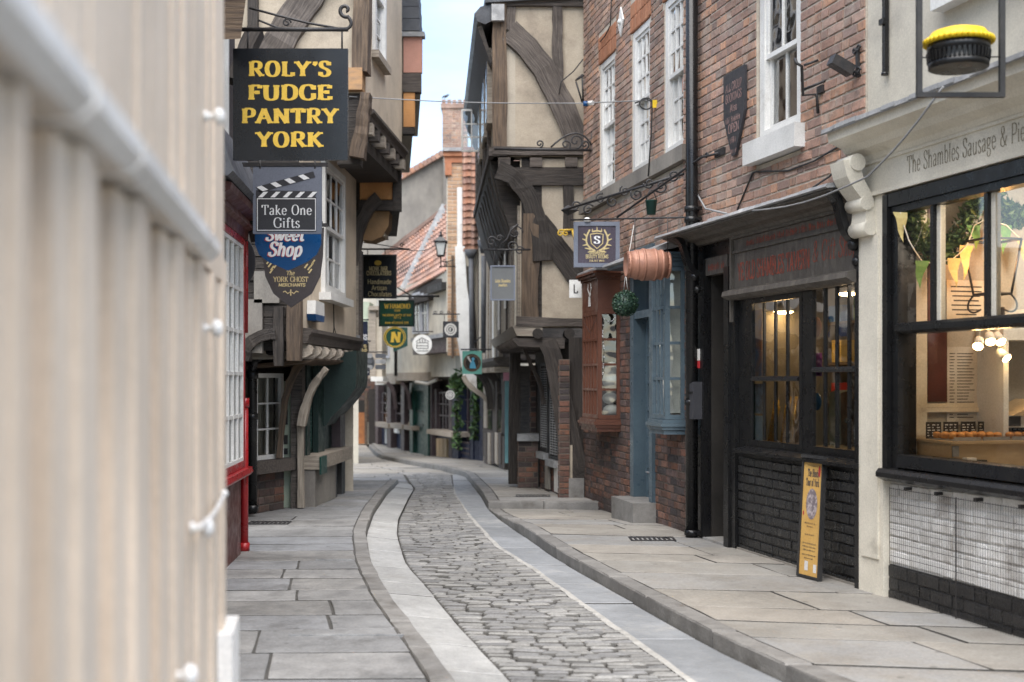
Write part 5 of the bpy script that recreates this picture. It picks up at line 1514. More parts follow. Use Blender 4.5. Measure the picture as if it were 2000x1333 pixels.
mb = MB(); FB.prof(mb, [(.014, 2.735), (.29, 2.734), (.27, 2.71), (.014, 2.71)], .02, dB1 + .1); mb.build('eaves_board', M_blue, hou)
ff, near, zt = bay(hou, FB, rb0, rb1 + .10, .26, 1.03, 2.30, 0, 5, 4, 1, M_rust, M_glass_dull, cant=.05, fas=.36, tdp=.05)
ffr = ff
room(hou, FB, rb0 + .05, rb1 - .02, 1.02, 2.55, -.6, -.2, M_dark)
mb = MB(); FB.prof(mb, [(.014, 2.90), (.30, zt + .03), (.30, zt + .004), (.014, zt + .004)], rb0 - .04, rb1 + .14); mb.build('lead_roof', M_lead, hou)
# cushions inside the russet bay
for i, (z, s, w) in enumerate(((1.06, (.10, .10, .07), 0), (1.20, (.09, .09, .07), .02), (1.36, (.10, .09, .12), .01), (1.50, (.08, .08, .1), .0))):
    c = FB.p(rb0 + .17, .06 + w, z)
    mb = MB(); mb.lathe([(s[0] * math.sin(math.pi * k / 8) + .002, -s[2] * math.cos(math.pi * k / 8)) for k in range(9)], c + V((0, 0, s[2])), n=14)
    o = mb.build('cushion', M_blind); tag(o, ['lowest white cushion in the russet bay window', 'second white cushion from the bottom in the russet bay', 'round white cushion, third up in the russet bay', 'topmost white cushion in the russet bay window'][i], 'cushion', 'white cushions in the bay')
t = thing('fairy_lights', 'string of small white fairy lights hung inside the russet bay', 'fairy lights', FB.p(rb0 + .1, .2, 2.2))
mb = MB()
zz = 2.28
nr_ = near
pl = [nr_.p(.05, .006, 2.22), nr_.p(.12, .006, 2.15), nr_.p(.20, .006, 2.2), nr_.p(.21, .006, 2.0), nr_.p(.19, .006, 1.8), nr_.p(.21, .006, 1.5)]
mb.tube(pl, .003, 4); mb.tube([ffr.p(rb0 + .1, .004, 2.2), ffr.p(rb0 + .4, .004, 2.05), ffr.p(rb1, .004, 2.2)], .003, 4); mb.build('string', M_blackwire, t)
mb = MB()
for i in range(26):
    k = R.randrange(len(pl) - 1); mb.ball(pl[k].lerp(pl[k + 1], R.random()), .007, 6, 4)
mb.build('lamp_bead', M_lwhite, t)
t = thing('stag_emblem', 'small pale stag head emblem on the russet bay fascia', 'emblem', ffr.p((rb0 + rb1) / 2, .01, 2.35))
mb = MB(); um = (rb0 + rb1) / 2 + .05
mb.sweep([ffr.p(um, .006, 2.36), ffr.p(um, .006, 2.48)], [.10, .06], .006, ffr.n); mb.sweep([ffr.p(um, .006, 2.47), ffr.p(um - .06, .006, 2.51)], .03, .006, ffr.n)
for s in (-1, 1): mb.sweep([ffr.p(um, .006, 2.50), ffr.p(um + s * .07, .006, 2.56), ffr.p(um + s * .06, .006, 2.63)], .018, .006, ffr.n); mb.sweep([ffr.p(um + s * .05, .006, 2.545), ffr.p(um + s * .10, .006, 2.58)], .014, .006, ffr.n)
mb.build('emblem', M_paper, t)
# ------------------------------------------------------------------ left side
def pb(root, name, m, fr, px0, px1, py0, py1, d0, d1, label=None):
    """a box of the wall fr that shows between the given columns and rows"""
    a, b = sorted((fr.at_px(px0, d1), fr.at_px(px1, d1))); pm = (px0 + px1) / 2
    z0, z1 = sorted((fr.z_at(pm, py0, d1), fr.z_at(pm, py1, d1)))
    mb = MB(); fr.box(mb, a, b, d0, d1, z0, z1)
    return mb.build(name, m, root, label)
def pbs(root, name, m, fr, rects):
    for r in rects: pb(root, name, m, fr, *r)
def beamp(root, name, m, fr, pts, w, d0, d1, wob=.008, n=3):
    """a timber seen through image points, w pixels wide, lying on the wall fr"""
    dm = (d0 + d1) / 2
    wp = []
    for px, py in pts:
        u = fr.at_px(px, dm); wp.append(fr.p(u, dm, PZ(py, fr.p(u, dm, 0).y)))
    Y = sum(p.y for p in wp) / len(wp)
    ww = [x * Y / F for x in w] if isinstance(w, (list, tuple)) else w * Y / F
    if len(wp) == 2 and not isinstance(ww, list):
        mb = MB(); mb.beam(wp[0], wp[1], ww, d1 - d0, fr.n, wob, n)
    else:
        if len(wp) == 3: wp = bez(wp[0], wp[1], wp[2], 9)
        if len(wp) == 4: wp = bez3(*wp, 10)
        if isinstance(ww, list):
            k = len(wp) - 1; ww = [ww[0] + (ww[-1] - ww[0]) * i / k for i in range(k + 1)]
        mb = MB(); mb.sweep(wp, ww, d1 - d0, fr.n, wob)
    return mb.build(name, m, root)

# ---------- cream boarded shopfront, close on the left
tanf, KF = -.154, .62
FC = frame2(((-1.52 - tanf * 5.7) * KF, .8 * KF), (-1.52 * KF, 6.5 * KF), (1, 3))
yc = lambda Y: (Y - .8) * KF * math.sqrt(1 + tanf * tanf)
zk = lambda z: 1.5 + (z - 1.5) * KF
LC = FC.L
bo = thing('boarded_shopfront', 'cream painted boarded shopfront with white ledge, blurred close on the left', 'shopfront', FC.p(2, 0, 0))
mb = MB(); FC.box(mb, -.6, LC, -.3, -.035, 0, 3.4); mb.build('wall', mat('ochre_shadow_board', (.50, .325, .17), (.43, .275, .14), sc_=3, rough=.7), bo)  # the shadow in the recesses is put into this ochre colour
u = -.5
while u < LC - .02:
    w = R.uniform(.10, .14); u2 = min(u + w, LC)
    mb = MB(); FC.box(mb, u + .003, u2 - .003, -.033, R.uniform(-.010, .004), zk(2.12), 3.4); mb.build('board', M_fence, bo); u = u2
posts = [(.2, 1.75), (1.92, 2.14), (2.36, 2.82), (3.06, 3.66), (3.92, 4.62), (4.74, 5.32), (5.38, 5.90), (5.93, 6.5)]
for a, b_ in posts:
    a, b_ = yc(a), yc(b_); n = 3
    for i in range(n):
        mb = MB(); FC.box(mb, a + (b_ - a) * i / n + .002, a + (b_ - a) * (i + 1) / n - .002, -.033, [.0, .014, .003][i], .0, zk(1.98)); mb.build('board', M_fence, bo)
for (a, b_) in ((.3, 2.33), (2.37, 2.94), (2.98, 5.2)):
    a, b_ = yc(a), yc(b_)
    mb = MB(); FC.prof(mb, [(-.03, zk(1.99)), (.03, zk(1.995)), (.052, zk(2.03)), (.052, zk(2.075)), (.03, zk(2.105)), (-.03, zk(2.115))], a, b_); mb.build('ledge', M_ledge, bo)
mb = MB(); FC.box(mb, yc(5.22), LC, -.03, .008, zk(1.99), zk(2.11)); mb.build('rail', M_fence, bo)
for i, (px, py) in enumerate(((413, 228), (408, 642), (388, 1032), (352, 1320))):
    u = FC.at_px(px, .02); z = FC.z_at(px, py, .02); p = FC.p(u, .0, z)
    mb = MB(); mb.lathe([(.016, 0), (.016, .008), (.009, .010), (.009, .026), (.021, .031), (.025, .040), (.018, .052), (.003, .056)], p, FC.n, 12); mb.build('knob', M_ledge, bo)
ka, kb = FC.p(FC.at_px(388, .045), .045, FC.z_at(388, 1030, .045)), FC.p(FC.at_px(438, .03), .03, FC.z_at(438, 965, .03))
mb = MB(); mb.tube(bez(ka, ka.lerp(kb, .5) - V((0, 0, .03)), kb, 10), .006, 7); mb.ball(kb, .012, 8, 6); mb.build('stay_rope', M_ledge, bo)
u = FC.at_px(440, .02)
mb = MB(); FC.box(mb, u - .07, LC + .008, .002, .046, 0, FC.z_at(446, 1262, .046)); mb.build('plinth_block', M_ledge, bo)

# ---------- red bay shop
FD = frame2((-2.205, 9.15), (-2.318, 10.66), (1, 10))
rd = thing('red_shop', 'shop with bright red framed white bay and red drainpipe beyond cream boards', 'shop', FD.p(.8, 0, 0))
mb = MB(); FD.box(mb, -.6, FD.L + .1, -.9, -.10, 0, 6.0); mb.build('wall', M_brick_dark, rd)
mb = MB(); FD.box(mb, -4.9, -.602, -.9, -.06, 0, 6.0); mb.build('side_wall', M_plaster, rd)
mb = MB(); FD.box(mb, -.2, FD.L - .14, -.10, -.015, -.02, .66); mb.build('stall_riser', M_maroon, rd)
L = FD.L - .06
mb = MB(); casing(mb, FD, .0, L, .74, 2.70, .055, -.06, .012)
wf = mb.build('window_frame', M_red, rd)
mb = MB(); casing(mb, FD, .056, L - .056, .797, 2.642, .03, -.05, .006); mb.build('sash', M_white, wf)
glaze(wf, FD, .087, L - .087, .83, 2.61, -.02, 5, 5, .03, M_white, M_glass_dull, td=.05)
mb = MB(); FD.box(mb, .06, L - .06, -.095, -.085, .8, 2.65); mb.build('blind', M_blind, wf)
mb = MB(); FD.prof(mb, [(-.1, .66), (.05, .67), (.07, .695), (.06, .737), (-.1, .737)], -.1, L + .09); mb.build('sill', M_red, wf)
mb = MB(); FD.prof(mb, [(-.1, 2.702), (.02, 2.702), (.03, 2.78), (.07, 2.80), (.05, 2.86), (.12, 2.90), (.13, 2.95), (-.1, 3.0)], -.1, L + .10); mb.build('cornice', M_maroon, rd)
mb = MB(); FD.prof(mb, [(-.1, 3.44), (.0, 3.44), (.17, 3.0), (.13, 2.965), (-.1, 3.02)], -.3, L + .12); mb.build('lead_roof', M_slate, rd)
pt = P(477, 1076, 10.72)
mb = MB(); mb.tube([(pt.x, 10.72, -.02), (pt.x, 10.72, 1.32)], .036, 12); mb.tube([(pt.x, 10.72, 0), (pt.x, 10.72, .07)], .047, 12); mb.tube([(pt.x, 10.72, 1.25), (pt.x, 10.72, 1.33)], .045, 12); mb.tube([(pt.x + .01, 10.75, 1.9), (pt.x + .01, 10.75, 2.7)], .018, 8); mb.build('drainpipe', M_red, rd)
mb = MB(); FD.box(mb, .35, .42, -.1, -.05, 3.3, 4.9); FD.box(mb, .9, .97, -.1, -.05, 3.3, 4.9); mb.build('upper_window', M_white, rd)
for (a, b_, w) in ((P(443, 300, 10.0), P(492, 400, 10.4), .10), (P(470, 330, 10.6), P(500, 470, 10.8), .07), (P(455, 160, 10.2), P(500, 60, 10.4), .12)):
    mb = MB(); mb.beam(a, b_, w, .12, (0, -1, 0), .01, 3); mb.build('bracket', M_timber_dark, rd)

mb = MB(); mb.hexa([P(425, 78, 8.6), P(470, 76, 8.6), P(470, 76, 9.2), P(425, 78, 9.2), P(425, -40, 8.6), P(485, -40, 8.6), P(485, -40, 9.2), P(425, -40, 9.2)]); mb.build('beam_end', M_timber_brown, rd)
# ---------- jettied house on the left
jh = thing('jettied_house', 'leaning cream plastered house with jetties over a dark timber shopfront', 'house', (-2.6, 14.5, zg(14.5)))
zl = -.03
FW = frame2((-2.95, 13.70), (-2.64, 14.50), (0, 13))
F1 = frame2((-2.255, 13.25), (-2.118, 16.7), (1, 15))
F2 = frame2((-1.715, 14.05), (-1.514, 16.9), (1, 15))
FG = Fr((-1.72, 14.04), (-1, 0), (0, -1))              # gable side facing the viewer
FQ = frame2((-2.50, 14.62), (-2.37, 16.75), (1, 15))    # green shop front
# ground floor behind everything
mb = MB(); mb.box(-4.6, -2.98, 12.2, 17, zl - .1, 2.1); mb.box(-3.0, -2.5, 14.75, 17, zl - .1, 2.1); mb.build('ground_wall', M_timber_dark, jh)
bricks(jh, FW, -.1, FW.L - .10, zl, .42, [], M_brick_dark, M_mortar_dark, nmax=120, thick=.3)
mb = MB(); FW.box(mb, -.1, FW.L + .1, -.35, -.14, .42, 2.1); mb.build('boarded_back', M_timber_dark, jh)
mb = MB(); FW.box(mb, -.12, FW.L + .13, -.05, .12, .43, .57); mb.build('sill_beam', M_timber, jh)
a, b_ = FW.at_px(499), FW.at_px(554)
mb = MB(); casing(mb, FW, a, b_, .575, 1.56, .05, -.08, .0); wf = mb.build('window_frame', M_white, jh)
glaze(wf, FW, a + .05, b_ - .05, .625, 1.51, -.04, 2, 3, .02, M_white, M_glass_dull)
mb = MB(); n = 9
for i in range(n): 
    uu = a + .06 + (b_ - a - .12) * (i + .5) / n; FW.box(mb, uu - .022, uu + .022, -.13, -.10, .6, 1.54)
mb.build('curtain', M_blind, wf)
mb = MB(); FW.box(mb, a + .04, b_ - .04, -.135, -.132, .6, 1.54); mb.build('curtain_back', M_roomdim, wf)
pb(jh, 'pale_jamb', M_sage, Fr((-2.6, 14.56), (-1, 0), (0, -1)), 545, 569, 745, 992, -.1, 0)
FPs = Fr((-2.55, 14.45), (-1, 0), (0, -1))
for i, (x, y0, y1) in enumerate(((557, 800, 830), (557, 850, 868), (557, 876, 888))): pb(jh, 'dark_plate', M_black_matt, Fr((-2.6, 14.55), (-1, 0), (0, -1)), 551, 562, y0, y1, 0, .004)
pb(jh, 'post', M_timber, FPs, 568, 590, 700, 994, -.22, 0)
beamp(jh, 'post', M_timber_pale, FPs, [(588, 992), (588, 820)], 12, .0, .06)
FB1 = Fr((-2.4, 14.2), (-1, 0), (0, -1))
beamp(jh, 'curved_bracket', M_timber_brown, FB1, [(546, 895), (553, 770), (562, 735), (598, 700)], [9, 14], -.06, .06)
beamp(jh, 'curved_bracket', M_timber_pale, FB1, [(590, 832), (597, 775), (612, 750), (638, 720)], [15, 10], -.2, -.06)
# green shop
mb = MB(); FQ.box(mb, .02, FQ.L, -.12, -.02, .5, 1.95); fq = mb.build('shop_front', M_dgreen, jh)
mb = MB(); FQ.box(mb, .1, .5, -.019, .0, .62, 1.5); sf = mb.build('shop_window', M_black, jh)
mb = MB()
for i in range(7): FQ.box(mb, .12 + i * .06, .128 + i * .06, .001, .008, .64, 1.48)
for i in range(16): FQ.box(mb, .11, .49, .009, .013, .66 + i * .052, .666 + i * .052)
mb.build('lattice', M_green, sf)
pbs(jh, 'green_post', M_dgreen, FQ, [(622, 634, 690, 900, -.01, .06), (600, 606, 690, 900, -.01, .05)])
mb = MB(); FQ.box(mb, -.02, FQ.L - .15, -.05, .22, .42, .58); mb.build('bench_top', M_timber_pale, jh)
mb = MB(); FQ.box(mb, -.04, .3, .221, .24, .36, .57); mb.build('bench_front', M_green, jh)
mb = MB(); FQ.box(mb, .0, 1.2, -.05, .16, zl, .41); mb.build('plinth', M_plaster_grey, jh)
mb = MB(); FQ.box(mb, 1.3, 1.38, -.05, .14, zl - .02, .41); mb.build('trestle', M_black_matt, jh); mb = MB(); FQ.box(mb, FQ.L - .35, FQ.L - .12, -.05, .12, zl - .03, .41); mb.build('trestle', M_black_matt, jh)
mb = MB(); FQ.box(mb, FQ.L - .34, FQ.L - .02, -.2, .10, .585, 1.30); qn = mb.build('end_cabinet', M_plum, jh)
mb = MB(); FQ.box(mb, FQ.L - .34, FQ.L - .02, -.2, .10, zl - .04, .3)
# cove under the jetty
FV = Fr((-2.2, 15.55), (-1, 0), (0, -1))
def uz(px, py): 
    u = FV.at_px(px); return (u, PZ(py, 15.55))
mb = MB(); FV.prism(mb, [uz(q[0] - 3, q[1]) for q in ((585, 700), (699, 685), (699, 740), (697, 758), (686, 775), (668, 797), (650, 815), (640, 832), (625, 835), (585, 840))], -1.2, 0); mb.build('cove', M_dgreen, jh)
# first floor
a, b_ = F1.at_px(627), F1.at_px(668)
wz0, wz1 = 2.50, 4.06
mb = MB(); wall_panel(mb, F1, .0, F1.L, 2.03, 4.62, [(a, b_, wz0, wz1)], -.9, 0); mb.build('wall', M_plaster_warm, jh)
f = sash_window(jh, F1, a, b_, wz0, wz1, 3, 2, d=.02, fw=.08, mroom=M_roomdim)
mb = MB(); F1.box(mb, a - .12, b_ + .06, -.02, .14, wz0 - .09, wz0 - .002); mb.build('sill', M_white, f)
mb = MB(); F1.prof(mb, [(-.3, 1.87), (.05, 1.88), (.07, 1.96), (.10, 2.0), (.10, 2.04), (.0, 2.05), (-.3, 2.05)], -.02, F1.L + .02); mb.build('bressummer', M_timber, jh)
n = 8
for i in range(n):
    u = .12 + (F1.L - .3) * i / (n - 1)
    mb = MB(); mb.sweep([F1.p(u, -.9, 1.79), F1.p(u, -.1, 1.80), F1.p(u, .0, 1.80), F1.p(u, .06, 1.82), F1.p(u, .085, 1.84)], [.16, .16, .15, .11, .05], [.16, .16, .15, .12, .06], F1.u, .008); mb.build('joist_end', M_timber_pale, jh)
mb = MB(); F1.prof(mb, [(-.9, 1.60), (-.05, 1.68), (.03, 1.71), (.03, 1.73), (-.9, 1.64)], .5, F1.L - .3); mb.build('cove_board', M_timber_brown, jh)
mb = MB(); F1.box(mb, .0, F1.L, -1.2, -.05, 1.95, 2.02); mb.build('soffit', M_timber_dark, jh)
# the first floor's near end, dark boards between posts
FE = Fr((-2.27, 13.10), (-1, 0), (0, -1))
for i in range(9): 
    mb = MB(); FE.box(mb, .1, 1.6, -.06, R.uniform(-.02, .01), 1.9 + i * .13, 2.02 + i * .13); mb.build('dark_board', M_timber_dark, jh)
mb = MB(); FE.box(mb, .02, 1.6, -.1, -.06, 1.8, 4.75); mb.build('end_wall', M_timber_dark, jh)
beamp(jh, 'post', M_timber_brown, FE, [(575, 705), (577, 560)], 26, -.1, .06); beamp(jh, 'post', M_timber_dark, FE, [(545, 715), (545, 600)], 18, -.05, .06)
pb(jh, 'grey_panel', M_plaster_grey, FE, 470, 512, 585, 690, -.05, .03); pb(jh, 'pale_panel', M_plaster_grey, FE, 496, 545, 530, 592, -.05, .03)
beamp(jh, 'brace', M_timber_dark, FE, [(478, 705), (480, 670), (500, 655), (540, 652)], 22, -.04, .08)
# second floor
a, b_ = F2.at_px(727), F2.at_px(749)
mb = MB(); wall_panel(mb, F2, .0, F2.L, 4.62, 7.6, [(a, b_, 5.42, 6.9)], -1.5, 0); mb.build('wall', M_plaster_warm, jh)
f = sash_window(jh, F2, a, b_, 5.42, 6.9, 2, 3, d=.01, fw=.07)
mb = MB(); F2.box(mb, a - .06, b_ + .06, -.02, .09, 5.33, 5.418); mb.build('sill', M_timber_pale, f)
mb = MB(); F2.prof(mb, [(-.3, 4.50), (.04, 4.51), (.05, 4.57), (.09, 4.60), (.09, 4.635), (.0, 4.66), (-.3, 4.64)], .25, F2.L + .03); mb.build('bressummer', M_timber, jh)
for i in range(7):
    u = .40 + (F2.L - .5) * i / 6
    mb = MB(); F2.box(mb, u - .07, u + .07, -.5, .05 + R.uniform(-.02, .02), 4.36, 4.495); mb.build('joist_end', M_timber_pale if i % 2 == 0 else M_timber, jh)
mb = MB(); F2.box(mb, .05, F2.L, -.8, -.05, 4.20, 4.34); mb.build('jetty_beam', M_timber_dark, jh)
# gable side with brace and corner post
mb = MB(); FG.box(mb, .0, 2.2, -.35, -.011, 4.2, 7.6); mb.build('gable_wall', M_plaster_tan, jh)
beamp(jh, 'brace', M_timber, FG, [(530, 110), (568, 45), (625, -40)], [62, 60], -.03, .05, wob=.015)
beamp(jh, 'corner_post', M_timber_brown, FG, [(706, 145), (709, -60)], 30, -.2, .07, wob=.012, n=5)
beamp(jh, 'post', M_timber_dark, FG, [(496, 330), (496, -40)], 20, -.1, .06)
mb = MB(); FG.box(mb, -.02, .25, -.3, .10, 4.78, 5.03); mb.build('beam_end', mat('raw_oak', (.42, .24, .11), (.25, .16, .10), sc_=6, st=(1, 1, 4), rough=.8, bump=.5), jh)
beamp(jh, 'dragon_bracket', M_timber_brown, FG, [(716, 185), (710, 240), (698, 310)], [18, 30], -.1, .12, wob=.01)
mb = MB(); FG.box(mb, .02, .28, -.28, .0, 3.95, 4.76); mb.build('shadow_block', M_timber_dark, jh)  # dark block standing in for the shade under the jetty
mb = MB(); F2.prof(mb, [(.3, 7.55), (.3, 7.7), (-2.5, 10.2), (-2.6, 10.0)], -.3, F2.L + .1); mb.build('roof', M_tile, jh)
# black downpipe with its elbow
t = thing('elbow_downpipe', 'black drainpipe with a long elbow beside the white lattice window', 'drainpipe', P(493, 1003, 13.5))
q = [P(493, 1003, 13.5), P(493, 725, 13.5), P(495, 705, 13.5), P(505, 697, 13.45), P(556, 676, 13.2), P(566, 664, 13.2), P(568, 645, 13.2), P(568, 620, 13.2)]
mb = MB(); mb.tube(q, .052, 12); mb.tube([q[0] + V((0, 0, .02)), q[0] + V((0, 0, .09))], .064, 12); mb.tube([P(493, 820, 13.5), P(493, 808, 13.5)], .064, 12); mb.tube([P(493, 740, 13.5), P(493, 724, 13.5)], .066, 12); mb.tube([P(568, 655, 13.2), P(568, 640, 13.2)], .062, 12); mb.build('pipe', M_black, t)
t = thing('alarm_box', 'white alarm box with blue base on cream plaster under the sash', 'alarm box', F1.p(F1.at_px(624), .0, 2.2))
u0, u1 = F1.at_px(616, .1), F1.at_px(634, .1)
zz0, zz1 = F1.z_at(625, 628, .1), F1.z_at(625, 590, .1)
mb = MB(); F1.prism(mb, [(u0, zz0 + .07), (u1, zz0 + .07), (u1 - .02, zz1), (u0 + .02, zz1)], .005, .10); mb.build('cover', M_white, t)
mb = MB(); F1.prism(mb, [(u0, zz0 + .068), (u0 + .04, zz0), (u1 - .04, zz0), (u1, zz0 + .068)], .005, .102); mb.build('base', M_signblue, t)
mb = MB(); mb.tube([F1.p(F1.at_px(650), .01, F1.z_at(650, 592)), F1.p(F1.at_px(651), .01, F1.z_at(651, 640)), F1.p(F1.at_px(648), .01, F1.z_at(648, 668))], .006, 5); mb.tube([F1.p(F1.at_px(651), .011, F1.z_at(651, 640)), F1.p(F1.at_px(660), .011, F1.z_at(660, 672))], .005, 5); mb.build('cable', M_blackwire, jh)

# ---------- next house on the left: only its jettied ends show
nh = thing('jettied_neighbour', 'jettied house end with orange and salmon panels beyond the leaning house', 'house', (-2.4, 17.5, zg(17.5)))
FN = Fr((-2.1, 17.0), (-1, 0), (0, -1))
def turned(root, name, m, px, z0, z1, Y0, Y1, xl=-5.5):
    mb = MB(); a, b_ = PX(px, Y0), PX(px - 6, Y1)
    mb.hexa([(xl, Y0, z0), (a, Y0, z0), (b_, Y1, z0), (xl, Y1, z0), (xl, Y0, z1), (a, Y0, z1), (b_, Y1, z1), (xl, Y1, z1)])
    return mb.build(name, m, root)
turned(nh, 'wall', M_plaster, 690, -.2, 6.4, 17.02, 21)
turned(nh, 'jetty_frame', M_timber_dark, 781, PZ(410, 17), PZ(296, 17), 17.05, 20.2)
pb(nh, 'orange_panel', M_orange, FN, 703, 766, 316, 390, -.1, .0)
pbs(nh, 'frame_timber', M_timber_dark, FN, [(767, 783, 300, 412, -.1, .04), (700, 768, 392, 411, -.1, .04), (700, 768, 298, 315, -.1, .03)])
pb(nh, 'panel', M_plaster_tan, FN, 706, 752, 412, 462, -.6, -.12)
mb = MB(); FN.prism(mb, [(FN.at_px(x), PZ(y, 17)) for x, y in ((706, 412), (760, 412), (758, 440), (745, 462), (725, 470), (706, 468))], -.5, -.06); mb.build('curved_panel', mat('brown_render', (.26, .155, .075), (.19, .12, .06), sc_=4, rough=.85), nh)
beamp(nh, 'bracket', M_timber, FN, [(693, 520), (700, 440), (712, 410), (742, 388)], [14, 26], -.1, .06)
pbs(nh, 'corner_trim', M_timber_pale, FN, [(690, 700, 470, 690, -.2, .03)]); pb(nh, 'lead_corner', M_lead, FN, 688, 702, 655, 700, -.2, .06)
pb(nh, 'corner_trim', M_timber, FN, 700, 706, 490, 680, -.2, .0)
turned(nh, 'upper_jetty', M_plaster, 822, PZ(178, 17), PZ(70, 17), 17.1, 20.2); turned(nh, 'middle_wall', M_plaster, 806, PZ(262, 17), PZ(178, 17), 17.12, 20.2)
pb(nh, 'salmon_panel', M_salmon, FN, 788, 824, 72, 142, -.1, .0); pb(nh, 'lead_cap', M_lead, FN, 784, 829, 62, 71, -.12, .05)
pb(nh, 'corbel', M_timber, FN, 786, 822, 143, 180, -.12, .02); pb(nh, 'orange_panel', M_orange, FN, 788, 810, 181, 248, -.1, .0); pb(nh, 'corbel', M_timber_dark, FN, 786, 809, 249, 262, -.12, .01)
mb = MB()
for i in range(4):
    y0 = 60 - i * 24
    pb(nh, 'verge_tile', M_slate, FN, 785, 820 - i * 1, y0 - 23, y0, -.5, .0 - .02 * i)
# ------------------------------------------------------------------ timber framed house and the row beyond it
TY = 16.1
FT = Fr((PX(1141, TY), TY), (-1, 0), (0, -1))
th = thing('timber_framed_house', 'tall jettied timber framed house with curved braces and buff plaster beside bricks', 'house', (.4, 16.5, zg(16.5)))
tanT = -.0646
FU = Fr((PX(962, TY), TY), (tanT, 1), (-1, 0))       # top storey front
FM = Fr((PX(1014, TY), TY), (tanT, 1), (-1, 0))      # middle storey front
LT = 6.2
zt = lambda py: PZ(py, TY)
# top storey
uC = FT.at_px(964)
mb = MB(); FT.box(mb, -.02, uC, -.3, -.02, zt(306), 6.9); mb.build('wall', M_plaster_tan, th)
mb = MB(); FU.box(mb, .02, LT, -.3, -.02, zt(306), 6.5); mb.build('front_wall', M_plaster, th)
beamp(th, 'corner_post', M_timber_brown, FT, [(976, 300), (977, -30)], 27, -.2, .05, wob=.014, n=6)
beamp(th, 'top_plate', M_timber, FT, [(1141, 6), (962, 6)], 15, -.05, .04, wob=.008)
beamp(th, 'stud', M_timber, FT, [(1088, 14), (1089, 100), (1090, 175)], 20, -.05, .025, wob=.01)
beamp(th, 'stud', M_timber, FT, [(1000, 14), (996, 60)], 16, -.05, .02)
beamp(th, 'curved_brace', M_timber, FT, [(994, 62), (1060, 110), (1095, 190), (1136, 296)], [46, 44], -.04, .05, wob=.014)
beamp(th, 'bressummer', M_timber, FT, [(1141, 299), (962, 298)], 15, -.2, .07, wob=.008)
for x in (1047, 1116, 985): pb(th, 'joist_end', M_timber, FT, x - 12, x + 12, 308, 326, -.4, .05)
for i in range(7):
    u = .9 + i * .78
    mb = MB(); FU.box(mb, u - .09, u + .09, -.02, .03, zt(300), 6.4); mb.build('stud', M_timber, th)
for a, b_ in ((.25, .75), (1.2, 2.1), (2.9, 3.5)):
    mb = MB(); FU.box(mb, a, b_, -.02, .06, 4.9, 5.9); w = mb.build('window_frame', M_timber_pale, th)
    mb = MB(); FU.box(mb, a + .06, b_ - .06, .061, .066, 4.97, 5.84); mb.build('pane', M_glass_dull, w)
mb = MB(); FU.box(mb, -.05, LT, -.2, .05, zt(306), zt(290)); mb.build('front_bressummer', M_timber, th)
gz = zt(14)
for i in range(14):
    a = -.05 + i * .45
    mb = MB(); FU.prof(mb, [(.02, gz + .02), (.16, gz - .01), (.24, gz - .10), (.20, gz - .20), (.10, gz - .24), (.02, gz - .20)], a, a + .44); mb.build('gutter_length', M_slate, th)
mb = MB(); FU.prof(mb, [(.10, gz + .03), (.10, gz + .15), (-1.6, 8.4), (-3.2, 6.6)], -.1, LT); mb.build('roof', M_slate, th)
mb = MB(); FU.prof(mb, [(.14, gz - .24), (.20, gz - .26), (.02, gz - .75), (.0, gz - .70)], .0, LT); mb.build('eaves_board', M_timber_dark, th)
pb(th, 'hopper', M_lead, FT, 960, 985, 8, 40, .05, .14)
# jetty soffit and cove
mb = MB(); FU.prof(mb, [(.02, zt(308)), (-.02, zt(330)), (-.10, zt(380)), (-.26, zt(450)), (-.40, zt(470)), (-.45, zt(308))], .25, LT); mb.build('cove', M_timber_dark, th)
for i in range(8):
    u = .5 + i * .6
    q = [FU.p(u, .0, zt(322)), FU.p(u, -.06, zt(360)), FU.p(u, -.2, zt(435)), FU.p(u, -.42, zt(500))]
    mb = MB(); mb.sweep(bez3(*q, 8), .03, .07, FU.u); mb.build('cove_rib', M_timber, th)
# middle storey
uM = FT.at_px(1016)
mb = MB(); FT.box(mb, -.02, uM, -.3, -.02, zt(640), zt(310)); mb.build('wall', M_plaster_tan, th)
mb = MB(); FM.box(mb, .02, LT, -.3, -.03, zt(640), zt(310)); mb.build('front_wall', M_timber_dark, th)
pb(th, 'jetty_beam', M_timber_dark, FT, 990, 1140, 327, 362, -.05, .03)
beamp(th, 'curved_brace', M_timber_dark, FT, [(972, 332), (1030, 345), (1055, 420), (1060, 510)], [34, 38], -.06, .06, wob=.012)
beamp(th, 'corner_post', M_timber_brown, FT, [(1036, 632), (1037, 420)], 32, -.2, .05, wob=.014, n=5)
beamp(th, 'stud', M_timber_dark, FT, [(1110, 362), (1110, 455)], 20, -.04, .025)
beamp(th, 'brace', M_timber_dark, FT, [(1050, 432), (1138, 556)], 42, -.04, .04, wob=.012, n=5)
beamp(th, 'stud', M_timber_dark, FT, [(1132, 455), (1132, 520)], 16, -.04, .02)
beamp(th, 'sill_beam', M_timber, FT, [(1141, 631), (1008, 629)], 17, -.2, .07, wob=.01)
u = .1
while u < LT - .1:
    w = R.uniform(.10, .17)
    mb = MB(); FM.box(mb, u, u + w - .03, -.03, R.uniform(.0, .035), 2.2 + R.uniform(-.04, .04), zt(400)); mb.build('batten', R.choice([M_timber_pale, M_plaster_pale, M_timber_pale, M_plaster, M_timber]), th); u += w
for (a, b_, z0, z1) in ((2.2, 2.4, 2.55, 4.0), (3.9, 4.1, 2.3, 3.9)):
    mb = MB(); FM.box(mb, a, b_, .04, .06, z0, z1); mb.build('white_casing', M_white, th)
